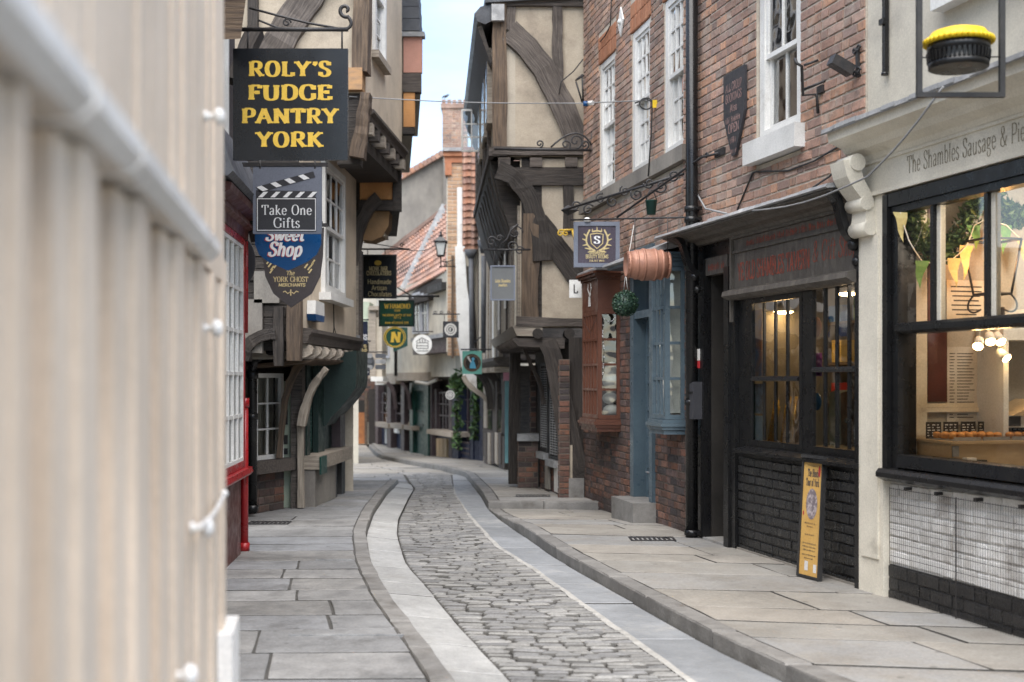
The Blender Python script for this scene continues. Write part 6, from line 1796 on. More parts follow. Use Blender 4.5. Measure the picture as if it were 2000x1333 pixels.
mb = MB(); FM.prof(mb, [(-.3, 2.05), (.03, 2.06), (.06, 2.12), (.09, 2.19), (.0, 2.21), (-.3, 2.2)], -.05, LT); mb.build('front_sill', M_timber_pale, th)
for i in range(12):
    u = .05 + i * .38
    mb = MB(); mb.sweep([FM.p(u, -.6, 1.96), FM.p(u, .0, 1.98), FM.p(u, .07, 2.02)], [.13, .12, .05], [.12, .12, .06], FM.u, .008); mb.build('joist_end', M_timber, th)
for px in (1050, 1112): 
    c = P(px, 652, TY - .02); mb = MB(); mb.tube([c + V((0, .5, 0)), c - V((0, .06, 0))], .07, 10); mb.build('joist_end', M_timber_dark, th)
mb = MB(); mb.box(PX(1005, TY), PX(1140, TY), 16.15, 22, 1.98, 2.04); mb.build('soffit', M_timber_dark, th)
# ground floor
FGd = frame2((.70, 15.98), (.36, 17.75), (-1, 16))
z0 = zg(16.5) - .03
mb = MB(); FGd.box(mb, .0, 2.3, -1.5, -.08, z0 - .1, 2.0); mb.build('ground_wall', M_timber_dark, th)
def pier(x0, x1, y0, y1, za, zb, nm):
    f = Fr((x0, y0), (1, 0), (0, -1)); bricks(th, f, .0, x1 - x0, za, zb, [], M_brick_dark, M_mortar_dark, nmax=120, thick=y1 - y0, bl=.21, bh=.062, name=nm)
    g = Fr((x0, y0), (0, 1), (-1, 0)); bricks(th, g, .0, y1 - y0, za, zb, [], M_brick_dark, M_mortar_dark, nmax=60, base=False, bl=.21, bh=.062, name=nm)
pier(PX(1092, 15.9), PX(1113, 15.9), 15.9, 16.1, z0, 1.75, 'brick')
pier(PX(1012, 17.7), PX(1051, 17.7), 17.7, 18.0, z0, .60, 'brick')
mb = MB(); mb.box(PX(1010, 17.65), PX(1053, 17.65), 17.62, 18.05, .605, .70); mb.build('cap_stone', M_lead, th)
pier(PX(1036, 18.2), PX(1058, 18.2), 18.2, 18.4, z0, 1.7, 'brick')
FX = Fr((0, 15.93), (-1, 0), (0, -1))
beamp(th, 'brace', M_timber_dark, FX, [(1142, 930), (1108, 930), (1100, 720), (1068, 668)], [46, 34], -.12, .0, wob=.01)
beamp(th, 'post', M_timber_dark, FX, [(1130, 945), (1128, 660)], 36, -.25, -.06, wob=.01)
pb(th, 'ochre_stone', M_plaster_tan, FX, 1108, 1118, 870, 945, -.1, .01); pb(th, 'base_stone', M_kerb, FX, 1111, 1141, 935, 985, -.2, .05)
beamp(th, 'post', M_timber_dark, Fr((0, 18.0), (-1, 0), (0, -1)), [(1003, 945), (1006, 690)], 22, -.2, .05, wob=.012)
for k, (x0, x1) in enumerate(((1058, 1071), (1076, 1092))):
    a, b_ = sorted((FGd.at_px(x0), FGd.at_px(x1))); za, zb = -.62 + .0, 1.55
    za = FGd.z_at((x0 + x1) / 2, 882 + 15 * k); 
    mb = MB(); casing(mb, FGd, a - .03, b_ + .03, za, 1.72, .04, -.08, .02); w = mb.build('window_frame', M_black_matt, th)
    mb = MB()
    n = 34
    for i in range(n): FGd.box(mb, a + .01, b_ - .01, .0, .012, za + .06 + (1.6 - za) * i / n, za + .075 + (1.6 - za) * i / n)
    for i in range(4): FGd.box(mb, a + .02 + (b_ - a - .04) * i / 3 - .004, a + .02 + (b_ - a - .04) * i / 3 + .004, .013, .02, za + .05, 1.68)
    mb.build('lead_lattice', M_lead, w)
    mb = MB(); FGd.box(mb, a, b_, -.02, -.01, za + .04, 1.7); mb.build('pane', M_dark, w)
    mb = MB(); FGd.box(mb, a - .02, b_ + .02, .0, .08, za - .10, za - .01); mb.build('sill', M_lead, w)
bricks(th, FGd, .05, 1.65, z0, .52, [], M_brick_dark, M_mortar_dark, d=-.02, nmax=60, thick=.1)
for (x0, x1, y0, y1) in ((1064, 1071, 898, 955), (1082, 1092, 905, 962)): pb(th, 'plaque', M_paper if x0 > 1070 else M_plaster_grey, FGd, x0, x1, y0, y1, .0, .03)
beamp(th, 'curved_bracket', M_timber, Fr((0, 17.2), (-1, 0), (0, -1)), [(1022, 668), (1030, 720), (1055, 720), (1062, 790)], 8, -.06, .06)
# opened casement on the front of the house
oc = thing('open_casement', 'small white casement of six panes standing open from the timber house front', 'window', P(941, 296, 20.3))
FO = Fr((0, 20.3), (-1, 0), (0, -1))
a, b_ = FO.at_px(941), FO.at_px(901); za, zb = PZ(297, 20.3), PZ(214, 20.3)
mb = MB(); casing(mb, FO, a, b_, za, zb, .03, -.02, .02); w = mb.build('casement_frame', M_white, oc)
glaze(oc, FO, a + .03, b_ - .03, za + .03, zb - .03, .0, 2, 3, .022, M_white, M_glass_dull)

# ---------- narrow slatted house beyond
nr = thing('slatted_house', 'narrow house faced with weathered battens above a teal door, beyond the timbered one', 'house', (0, 24, zg(24)))
FNm = frame2((PX(978, 22.2), 22.2), (PX(930, 28), 28), (-3, 25))
mb = MB(); FNm.box(mb, .0, FNm.L, -2, -.04, 1.85, 5.2); mb.build('wall', M_timber, nr)
u = 0
while u < FNm.L:
    w = R.uniform(.14, .3)
    mb = MB(); FNm.box(mb, u, min(u + w - .05, FNm.L), -.04, R.uniform(0, .05), 1.9, 4.9); mb.build('batten', R.choice([M_timber_pale, M_plaster_pale, M_white, M_timber_pale, M_timber]), nr); u += w
mb = MB(); FNm.prof(mb, [(-.3, 1.72), (.05, 1.74), (.14, 1.82), (.14, 1.88), (-.3, 1.9)], -.1, FNm.L); mb.build('jetty_beam', M_timber, nr)
for i in range(16): 
    u = .1 + i * .36; mb = MB(); FNm.box(mb, u, u + .12, -.3, .12, 1.62, 1.715); mb.build('joist_end', M_timber_pale, nr)
FNg = frame2((PX(996, 24), 24), (PX(938, 30.4), 30.4), (-3, 27))
mb = MB(); FNg.box(mb, -.2, FNg.L, -1.5, -.05, -.7, 1.75); mb.build('ground_wall', M_timber_dark, nr)
FK = Fr((0, 24.0), (-1, 0), (0, -1))
pb(nr, 'teal_door', M_teal, FK, 986, 1001, 742, 905, -.08, .0); pb(nr, 'pink_board', M_pink, FK, 983, 1001, 721, 744, -.08, .03)
for i, (x0, x1, y0, y1, m_) in enumerate(((962, 970, 745, 905, M_timber), (944, 950, 750, 905, M_timber_pale), (953, 960, 770, 840, M_glass_dull), (972, 980, 770, 845, M_glass_dull), (943, 985, 845, 905, M_timber), (980, 987, 740, 912, M_timber_dark))):
    pb(nr, ['shop_post', 'shop_post', 'pane', 'pane', 'stall_riser', 'shop_post'][i], m_, FNg, x0, x1, y0, y1, -.05, .04 if i != 4 else .08)
for i in range(5): pb(nr, 'stall_board', M_timber_pale if i % 2 else M_timber, FNg, 945 + i * 7, 950 + i * 7, 846, 906, .08, .11)
for (x, y) in ((948, 745), (968, 742)):
    beamp(nr, 'curved_bracket', M_timber_dark, Fr((0, 26.5), (-1, 0), (0, -1)), [(x + 10, 800), (x + 9, 750), (x - 2, 735), (x - 22, 722)], [12, 16], -.1, .1)
pt = P(944, 690, 24); mb = MB(); mb.tube([P(944, 690, 24), P(945, 500, 24)], .05, 8); mb.tube([P(945, 495, 24), P(945, 470, 24)], [.06, .13], 8); mb.build('drainpipe', M_slate, nr)
mb = MB(); FNm.prof(mb, [(.1, 4.9), (.1, 5.05), (-2.5, 7.2), (-2.6, 5.0)], .0, FNm.L); mb.build('roof', M_tile, nr)

# ---------- tile hung house
TH = 27.0
thh = thing('tile_hung_house', 'slim house with two columns of orange pantiles above a white leaning panel', 'house', P(905, 893, 30))
FH = Fr((0, TH), (-1, 0), (0, -1))
x0, x1 = PX(872, TH), PX(942, TH)
mb = MB(); mb.hexa([(x0, TH + .05, 2.1), (x1, TH + .05, 2.1), (x1 - .1, 30, 2.1), (PX(872, 30), 30, 2.1), (x0, TH + .05, PZ(296, TH)), (x1, TH + .05, PZ(296, TH)), (x1 - .1, 30, PZ(296, TH)), (PX(872, 30), 30, PZ(296, TH))]); mb.build('wall', M_plaster_pale, thh)
fb = Fr((PX(874, TH), TH - .01), (1, 0), (0, -1))
bricks(thh, fb, .0, PX(903, TH) - PX(874, TH), 2.0, PZ(318, TH), [(PX(893, TH) - PX(874, TH), PX(903, TH) - PX(874, TH), PZ(480, TH), PZ(368, TH))], mat('pale_brick', None, None, pal=[(.42, .27, .17), (.36, .24, .16), (.46, .31, .20), (.40, .25, .15)], rough=.9, rnd=.15), M_mortar, nmax=160, thick=.1)
pb(thh, 'white_window', M_white, FH, 893, 904, 366, 482, -.1, .02)
for i, (x0_, x1_, y0, y1) in enumerate(((868, 903, 306, 318), (866, 902, 296, 305), (864, 901, 288, 295))): pb(thh, 'brick_corbel', M_brick_orange if i < 2 else M_lead, FH, x0_, x1_, y0, y1, -.6, .05 + .05 * i)
pb(thh, 'corbel', M_brick_orange, FH, 869, 882, 318, 342, -.4, .08)
rows = 15
for r in range(rows):
    for c in range(2):
        xa = 903 + c * 17.5; xb = xa + 17.2
        y0 = 292 + r * 13.2; y1 = y0 + 14.2
        n = 6
        vs = []
        for (yy, dd) in ((y0, -.0), (y1, .055)):
            for i in range(n + 1):
                t = i / n
                dx = .045 * math.sin(t * 2 * math.pi)
                p = FH.p(FH.at_px(xa + (xb - xa) * t), dd + dx + .02, PZ(yy + (1.6 * math.sin(t * 2 * math.pi) if yy == y1 else 0), TH)); vs.append(p)
        low = [v - V((0, -.03, .0)) for v in vs[n + 1:]]
        fs = [(i, i + 1, n + 2 + i, n + 1 + i) for i in range(n)] + [(n + 1 + i, n + 2 + i, 2 * n + 3 + i, 2 * n + 2 + i) for i in range(n)]
        mb = MB(); mb.add(vs + low, fs); mb.build('pantile', M_tile, thh)
mb = MB(); FH.prism(mb, [(FH.at_px(x), PZ(y, TH)) for x, y in ((889, 482), (908, 482), (912, 560), (925, 640), (932, 760), (905, 735), (893, 660))], .0, .09); mb.build('white_panel', M_white, thh)
for pts, w, m_ in (([(918, 515), (928, 735)], 12, M_timber_dark), ([(906, 490), (916, 520)], 9, M_plaster), ([(936, 490), (936, 720)], 8, M_timber_pale), ([(884, 500), (884, 700)], 5, M_timber_brown)):
    beamp(thh, 'timber', m_, FH, pts, w, .0, .07)
mb = MB(); mb.tube([P(922, 700, 26.8), P(920, 500, 26.8)], .055, 8); mb.tube([P(920, 505, 26.8), P(920, 488, 26.8)], [.07, .16], 8); mb.build('drainpipe', M_slate, thh)
mb = MB(); mb.sweep(bez3(P(905, 735, 26.9), P(920, 770, 26.9), P(945, 760, 26.9), P(962, 800, 26.9), 10), .10, .2, (0, -1, 0)); mb.build('white_bracket', M_timber_pale, thh)
mb = MB(); mb.box(x0 - .05, x1, TH - .05, 30, PZ(296, TH), PZ(288, TH)); mb.build('roof_edge', M_tile, thh)
# ------------------------------------------------------------------ the far end
zf = -.66
S1 = frame2((-.62, 29.8), (-2.39, 34.7), (-4, 30)); S2 = frame2((-2.39, 34.7), (-4.5, 40.9), (-6, 36))
ch = thing('cream_corner_house', 'pale rendered house with pink pantile roof over dark shopfronts at the bend', 'house', (-2.4, 34.7, zf))
# upper walls
U1_ = frame2((PX(890, 30.5), 30.5), (PX(836, 33.8), 33.8), (-4, 30)); U2_ = frame2((PX(836, 33.8), 33.8), (PX(735, 40), 40), (-6, 36))
mb = MB(); U1_.box(mb, .0, U1_.L, -2.5, 0, 1.55, 4.3); U2_.box(mb, .0, U2_.L, -2.5, -.002, 1.50, 4.25); mb.build('wall', M_plaster_pale, ch)
def pr(root, name, m, fr, rects):
    for r in rects: pb(root, name, m, fr, *r)
pr(ch, 'jetty_beam', M_timber_pale, U2_, [(735, 772, 730, 750, -.3, .10), (774, 836, 728, 744, -.3, .10)])
pb(ch, 'canopy', M_plum, U1_, 806, 884, 662, 690, -.2, .45); pb(ch, 'canopy_lead', M_lead, U1_, 802, 886, 654, 662, -.2, .55)
for (x0, x1, y0, y1, fr) in ((808, 823, 572, 652, U2_), (825, 838, 572, 652, U2_), (746, 762, 596, 700, U2_)):
    a, b_ = sorted((fr.at_px(x0), fr.at_px(x1))); z0, z1 = fr.z_at((x0 + x1) / 2, y1), fr.z_at((x0 + x1) / 2, y0)
    mb = MB(); casing(mb, fr, a, b_, z0, z1, .07, -.03, .05); w = mb.build('window_frame', mat('grey_white_paint' + str(x0), (.42, .43, .47), None, rough=.5), ch)
    mb = MB(); fr.box(mb, a + .07, b_ - .07, .0, .01, z0 + .07, z1 - .07); mb.build('pane', M_glass_dull, w)
    mb = MB(); fr.box(mb, a + .06, b_ - .06, -.02, -.001, z0 + .06, z1 - .06); mb.build('dark_room', M_roomdim, w)
    mb = MB(); fr.box(mb, a + .07, b_ - .07, .011, .03, (z0 + z1) / 2 - .02, (z0 + z1) / 2 + .02); fr.box(mb, (a + b_) / 2 - .02, (a + b_) / 2 + .02, .011, .032, z0 + .07, z1 - .07); mb.build('glazing_bar', M_white, w)
mb = MB(); mb.tube([P(773, 735, 36.6), P(773, 590, 36.6)], .05, 8); mb.build('drainpipe', M_black, ch)
# pantiled roof: courses of ridged tiles down the slope
E1, E2 = P(892, 520, 30.6), P(760, 592, 38.6); R1, R2 = P(884, 402, 36.0), P(728, 520, 44.0)
nrow, ncol = 12, 34
for r in range(nrow):
    t0, t1 = r / nrow, (r + 1.12) / nrow
    A0, B0, A1, B1 = E1.lerp(R1, t0), E2.lerp(R2, t0), E1.lerp(R1, t1), E2.lerp(R2, t1)
    nrm = (B0 - A0).cross(A1 - A0).normalized()
    if nrm.z < 0: nrm = -nrm
    for c0 in range(0, ncol, 2):
        vs = []
        for (P0, P1, h) in ((A0, B0, .05), (A1, B1, .0)):
            for i in range(9):
                t = (c0 + i * 2 / 8) / ncol
                vs.append(P0.lerp(P1, t) + nrm * (h + .045 * math.cos(i * math.pi / 2)))
        lo = [v - nrm * .05 for v in vs[:9]]
        mb = MB(); mb.add(vs + lo, [(i, i + 1, 10 + i, 9 + i) for i in range(8)] + [(18 + i, 19 + i, i + 1, i) for i in range(8)]); mb.build('pantile', M_tile_pink, ch, recalc=False)
mb = MB(); mb.add([E1 - V((0, 0, .12)), E2 - V((0, 0, .12)), R2 - V((0, 0, .12)), R1 - V((0, 0, .12)), E1 - V((0, 0, .3)), E2 - V((0, 0, .3)), R2 - V((0, 0, .3)), R1 - V((0, 0, .3))], [(0, 1, 2, 3), (4, 5, 6, 7), (0, 1, 5, 4), (1, 2, 6, 5), (2, 3, 7, 6), (3, 0, 4, 7)]); mb.build('roof', M_timber_dark, ch)
V0, V1 = E1.lerp(E2, .72) + V((0, -.1, .15)), R1.lerp(R2, .06) + V((0, -.1, .12))
mb = MB(); mb.sweep([V0, V0.lerp(V1, .5), V1], .34, .04, (0, -.6, .8)); mb.build('lead_valley', M_lead, ch)
pb(ch, 'eaves_board', M_black_matt, U1_, 834, 862, 556, 570, .0, .2); pb(ch, 'eaves_board', M_timber_dark, U2_, 770, 836, 584, 594, .0, .2)
mb = MB(); mb.beam(R1.lerp(R1, 0) + V((0, 0, .06)), R2 + V((0, 0, .06)), .22, .12, (0, -.6, .8), .02, 8); mb.build('ridge_tile', M_tile_pink, ch)
# ground floor shops
gs = thing('green_shop', 'bottle green door and dark framed shop windows under the pale house', 'shop', S2.p(3, 0, zf))
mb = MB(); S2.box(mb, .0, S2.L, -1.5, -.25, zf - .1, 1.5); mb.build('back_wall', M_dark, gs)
pr(gs, 'door_case', M_green, S2, [(800, 806, 748, 890, -.2, .06), (828, 836, 700, 893, -.2, .10), (806, 828, 742, 764, -.2, .05)])
pb(gs, 'door', M_green, S2, 806, 828, 764, 889, -.2, -.05); pr(gs, 'door_rail', M_dgreen, S2, [(808, 826, 802, 805, -.05, -.03), (808, 826, 828, 831, -.05, -.03)])
pr(gs, 'shop_post', M_plum, S2, [(733, 738, 752, 872, -.2, .02), (756, 763, 748, 880, -.2, .08), (783, 789, 748, 884, -.2, .08)])
pr(gs, 'stall_shelf', M_timber_pale, S2, [(733, 757, 826, 835, -.2, .18), (762, 785, 828, 837, -.2, .18), (788, 804, 832, 840, -.2, .18)])
for (a_, b__, y0, y1) in ((738, 756, 768, 826), (763, 783, 768, 828), (789, 801, 768, 832)):
    pb(gs, 'pane', M_glass_dull, S2, a_, b__, y0, y1, -.10, -.09)
    pr(gs, 'glazing_bar', M_plum, S2, [(a_, b__, y0 + (y1 - y0) * k - 1, y0 + (y1 - y0) * k + 1, -.09, -.07) for k in (.33, .66)] + [((a_ + b__) / 2 - .8, (a_ + b__) / 2 + .8, y0, y1, -.089, -.065)])
pr(gs, 'stall_riser', M_navy, S2, [(738, 756, 836, 870, -.2, -.12), (763, 783, 838, 876, -.2, -.12), (789, 801, 840, 882, -.2, -.12)])
pr(gs, 'leaflet_rack', M_blind, S2, [(748, 753, 768, 800, -.2, -.12), (752, 755, 838, 866, -.12, -.08), (766, 780, 838, 846, -.12, -.02)])
for x in (772, 800): beamp(gs, 'curved_bracket', M_plum, Fr((0, 36.2), (-1, 0), (0, -1)), [(x + 1, 800), (x, 765), (x - 6, 755), (x - 16, 748)], 7, -.12, .12)
mb = MB(); mb.tube([P(812, 747, 33.8), P(835, 750, 33.5), P(853, 742, 33.2)], .045, 7); mb.build('awning_pole', M_blind, gs)
for i in range(3): 
    p = S2.p(S2.at_px(794 + i * 3), -.1, S2.z_at(795, 832)); mb = MB(); mb.ball(p + V((0, 0, .06 + .1 * (i == 1))), .06, 8, 6); mb.build('shop_ware', M_plaster, gs)
ps = thing('plum_shop', 'dark plum shopfront with barred window and pale plank flap at the bend', 'shop', S1.p(3, 0, zf))
mb = MB(); S1.box(mb, .0, S1.L, -1.5, -.25, zf - .1, 1.6); mb.build('back_wall', M_dark, ps)
pr(ps, 'shop_post', M_plum, S1, [(836, 843, 700, 893, -.2, .06), (876, 882, 720, 893, -.2, .05), (847, 852, 760, 850, -.2, .0)])
pb(ps, 'corner_post', M_navy, S1, 883, 895, 760, 897, -.2, .10)
pb(ps, 'fascia', M_black_matt, S1, 838, 885, 692, 742, -.2, .04)
a, b_ = S1.at_px(878), S1.at_px(842); fmb = MB(); dabs(fmb, S1.p((a + b_) / 2, .041, S1.z_at(860, 732)), -S1.u, (0, 0, 1), S1.n, .2, 1.2, off=.003); fmb.build('lettering', M_palegold, ps)
pb(ps, 'pane', M_glass_dull, S1, 844, 876, 765, 840, -.1, -.09)
pr(ps, 'glazing_bar', M_plum, S1, [(844, 876, y, y + 3, -.09, -.05) for y in (766, 788, 810)] + [(x, x + 1.6, 766, 842, -.088, -.06) for x in (850, 857, 864, 870)])
pb(ps, 'window_card', M_blind, S1, 858, 868, 792, 810, -.2, -.12)
pb(ps, 'counter_flap', M_timber_pale, S1, 833, 881, 842, 851, -.2, .45); pb(ps, 'stall_riser', M_navy, S1, 842, 876, 852, 892, -.2, -.1)
for i in range(3): pb(ps, 'plank', M_wood, S1, 852 + i * 7, 858 + i * 7, 857, 893, -.1, -.02)
# vine clad front next to it
vs_ = thing('vine_shop', 'navy shopfront with climbing vines round its tall window', 'shop', S1.p(.8, 0, zf))
pr(vs_, 'shop_post', M_navy, S1, [(918, 924, 720, 905, -.2, .04), (937, 943, 740, 908, -.2, .04)])
pb(vs_, 'stall_riser', M_navy, S1, 896, 917, 862, 900, -.2, .0); pr(vs_, 'rail', M_plum, S1, [(896, 917, y, y + 3, .0, .03) for y in (863, 874, 884, 895)])
pr(vs_, 'glazing_bar', M_plum, S1, [(903, 905, 720, 862, -.1, -.06), (912, 914, 720, 862, -.1, -.06), (897, 917, 780, 782, -.098, -.07), (897, 917, 822, 824, -.098, -.07)]); pb(vs_, 'pane', M_glass_dull, S1, 897, 917, 730, 862, -.12, -.11)
for i in range(4): pb(vs_, 'panel_board', M_navy, S1, 924 + i * 3.4, 926.5 + i * 3.4, 862, 906, -.2, .02)
for k, (px, lb) in enumerate(((893, 'leafy climbing vine on the left post of the navy shopfront'), (928, 'leafy climbing vine hanging right of the tall navy shop window'))):
    t = thing('climbing_vine', lb, 'plant', S1.p(S1.at_px(px), .1, zf), 'vines on the navy shopfront')
    pts = [P(px + R.uniform(-4, 4), y, 30.3 + k * -.6) for y in range(735, 880 - 20 * k, 12)]
    mb = MB(); mb.tube(pts, .025, 6); mb.build('stem', M_timber, t)
    mb = MB(); leaf_cloud(mb, pts, .12, 300, .07); leaf_cloud(mb, pts[:3], .22, 170, .08); mb.build('leaves', M_leaf, t, kind='stuff', recalc=False)
# grey gable house and its chimney
gh = thing('grey_gable_house', 'tall grey rendered gable with tiled verge and brick chimney against the sky', 'house', P(800, 870, 46))
GY = 46.0
FGa = Fr((0, GY), (-1, 0), (0, -1))
def gp(x, y): return (FGa.at_px(x), PZ(y, GY))
mb = MB(); FGa.prism(mb, [gp(*q) for q in ((700, 880), (905, 880), (905, 300), (868, 300), (782, 348), (700, 400))], -3, 0); mb.build('wall', M_plaster_grey, gh)
n = 12
for i in range(n):
    a, b_ = (866 - (866 - 770) * i / n, 297 + (352 - 297) * i / n), (866 - (866 - 770) * (i + 1) / n, 297 + (352 - 297) * (i + 1) / n)
    mb = MB(); mb.beam(P(a[0], a[1] + 3, GY), P(b_[0] + 1, b_[1] + 3, GY), .2, .5, (0, -1, 0)); mb.build('verge_tile', M_tile, gh)
pb(gh, 'roof_lead', M_lead, FGa, 788, 806, 332, 340, -1, .0)
pb(gh, 'buttress', M_plaster_grey, FGa, 866, 900, 288, 870, .0, .25)
fcm = Fr((PX(864, 45.7), 45.7), (1, 0), (0, -1)); wch = PX(912, 45.7) - PX(864, 45.7)
bricks(gh, fcm, .0, wch, PZ(290, 45.7), PZ(212, 45.7), [], M_brick, M_mortar, nmax=150, thick=1.2, bl=.24, bh=.075)
mb = MB(); fcm.box(mb, -.06, wch + .06, -1.26, .06, PZ(212, 45.7), PZ(203, 45.7)); mb.build('chimney_cap', M_brick, gh)
for i in range(5):
    x = -.02 + i * (wch - .12) / 4
    mb = MB(); fcm.box(mb, x, x + .14, -.2, .02, PZ(203, 45.7), PZ(195, 45.7)); mb.build('chimney_block', M_brick, gh)
bd = thing('small_bird', 'tiny dark bird perched on the brick chimney top', 'bird', P(869, 195, 45.7))
mb = MB(); c = P(869, 192, 45.7); mb.tube([c + V((-.12, 0, .0)), c + V((-.05, 0, .05)), c + V((.05, 0, .07)), c + V((.12, 0, .12)), c + V((.18, 0, .12))], [.01, .04, .055, .035, .006], 7); mb.tube([c - V((0, 0, .06)), c + V((0, 0, .04))], .008, 4); mb.build('body', M_charcoal, bd)
# end of the street
eh = thing('brick_end_house', 'brick house with orange wooden door between white piers at the street end', 'house', P(715, 868, 42))
FEa = Fr((0, 42.0), (-1, 0), (0, -1))
mb = MB(); FEa.box(mb, FEa.at_px(742), FEa.at_px(600), -3, -.03, zf - .1, 5.2); mb.build('wall', M_plaster_pale, eh)
fe2 = Fr((PX(694, 42), 42), (1, 0), (0, -1))
bricks(eh, fe2, .0, PX(735, 42) - PX(694, 42), 0.02, 2.4, [], M_brick_dark, M_mortar_dark, nmax=100, d=.0, thick=.03)
pr(eh, 'white_pier', M_white, FEa, [(668, 694, 765, 868, -.03, .06), (733, 746, 745, 868, -.03, .10)])
pb(eh, 'door', mat('orange_wood', (.36, .14, .045), (.20, .07, .03), sc_=5, rough=.6), FEa, 696, 712, 806, 867, -.03, .02); pb(eh, 'door_case', M_timber_brown, FEa, 690, 696, 765, 868, -.03, .05); pb(eh, 'fan_light', M_dark, FEa, 697, 712, 782, 806, -.03, .015)
pb(eh, 'door_case', M_timber_brown, FEa, 712, 717, 765, 868, -.03, .05); pb(eh, 'dark_jamb', M_timber_dark, FEa, 720, 733, 760, 868, -.03, .04)
lh = thing('far_left_house', 'sage and cream house front seen past the dark cove on the left', 'house', P(690, 880, 30))
FLh = Fr((0, 31.0), (-1, 0), (0, -1))
mb = MB(); mb.hexa([(-7, 31, zf), (PX(700, 31), 31, zf), (PX(690, 36), 36, zf), (-7, 36, zf), (-7, 31, 5), (PX(700, 31), 31, 5), (PX(690, 36), 36, 5), (-7, 36, 5)]); mb.build('wall', M_plaster_pale, lh)
pb(lh, 'sage_panel', M_sage, FLh, 698, 721, 590, 650, -1, .0); pb(lh, 'post', M_timber_pale, FLh, 719, 734, 600, 740, -1, .05); pb(lh, 'post', M_plaster, FLh, 734, 746, 620, 745, -1, .0); pb(lh, 'cornice', M_blind, FLh, 724, 748, 736, 745, -1, .1)
pb(lh, 'bracket', M_timber_pale, FLh, 720, 750, 598, 606, -.3, .15)
# backs that close the view behind the row
bk = thing('back_house', 'plain rendered house rising behind the pale corner house', 'house', (1, 34, -.6))
mb = MB(); mb.box(-.2, 6, 31, 40, -1, 6.2); mb.build('wall', M_plaster, bk)
mb = MB(); mb.add([(-.3, 30.8, 6.2), (6.2, 30.8, 6.2), (6.2, 40, 6.2), (-.3, 40, 6.2), (-.3, 35.4, 8.4), (6.2, 35.4, 8.4)], [(0, 1, 5, 4), (2, 3, 4, 5), (0, 4, 3), (1, 2, 5)]); mb.build('roof', M_tile, bk)
# street lamp
sl = thing('street_lantern', 'glazed black street lantern on a scrolled wall arm before the pink roof', 'street lamp', P(884, 522, 25))
LY = 25.0
c = P(861, 500, LY)
k = LY / F
def sq(w, z): return [c + V((a * w * k, b__ * w * k, z * k)) for a, b__ in ((-1, -1), (1, -1), (1, 1), (-1, 1))]
mb = MB(); q0, q1 = sq(6, 0), sq(10.5, 27); mb.add(q0 + q1, [(0, 1, 5, 4), (1, 2, 6, 5), (2, 3, 7, 6), (3, 0, 4, 7), (0, 1, 2, 3)]); mb.build('glass', M_frost, sl)
mb = MB()
for a, b__ in zip(q0, q1): mb.tube([a, b__], .012, 5)
for z, w in ((27, 12), (0, 6.5)):
    q = sq(w, z); 
    for i in range(4): mb.tube([q[i], q[(i + 1) % 4]], .016, 5)
q0, q1 = sq(12, 28), sq(4, 37); mb.add(q0 + q1, [(0, 1, 5, 4), (1, 2, 6, 5), (2, 3, 7, 6), (3, 0, 4, 7), (4, 5, 6, 7), (0, 1, 2, 3)])
mb.lathe([(3.6 * k, 37 * k), (4.6 * k, 39 * k), (2 * k, 42 * k), (2.6 * k, 45 * k), (1 * k, 48 * k), (.2 * k, 50 * k)], c, n=10); mb.build('lantern_frame', M_black, sl)
mb = MB(); mb.tube([c, c - V((0, 0, 22 * k))], .014, 6); mb.tube([P(858, 521, LY), P(890, 521, LY)], .014, 6); mb.tube(bez(P(862, 510, LY), P(870, 514, LY), P(886, 508, LY), 6), .012, 6); scroll_bracket(mb, P(871, 517, LY), V((1, 0, 0)), V((0, 0, 1)), .05, .008); mb.build('arm', M_black, sl)
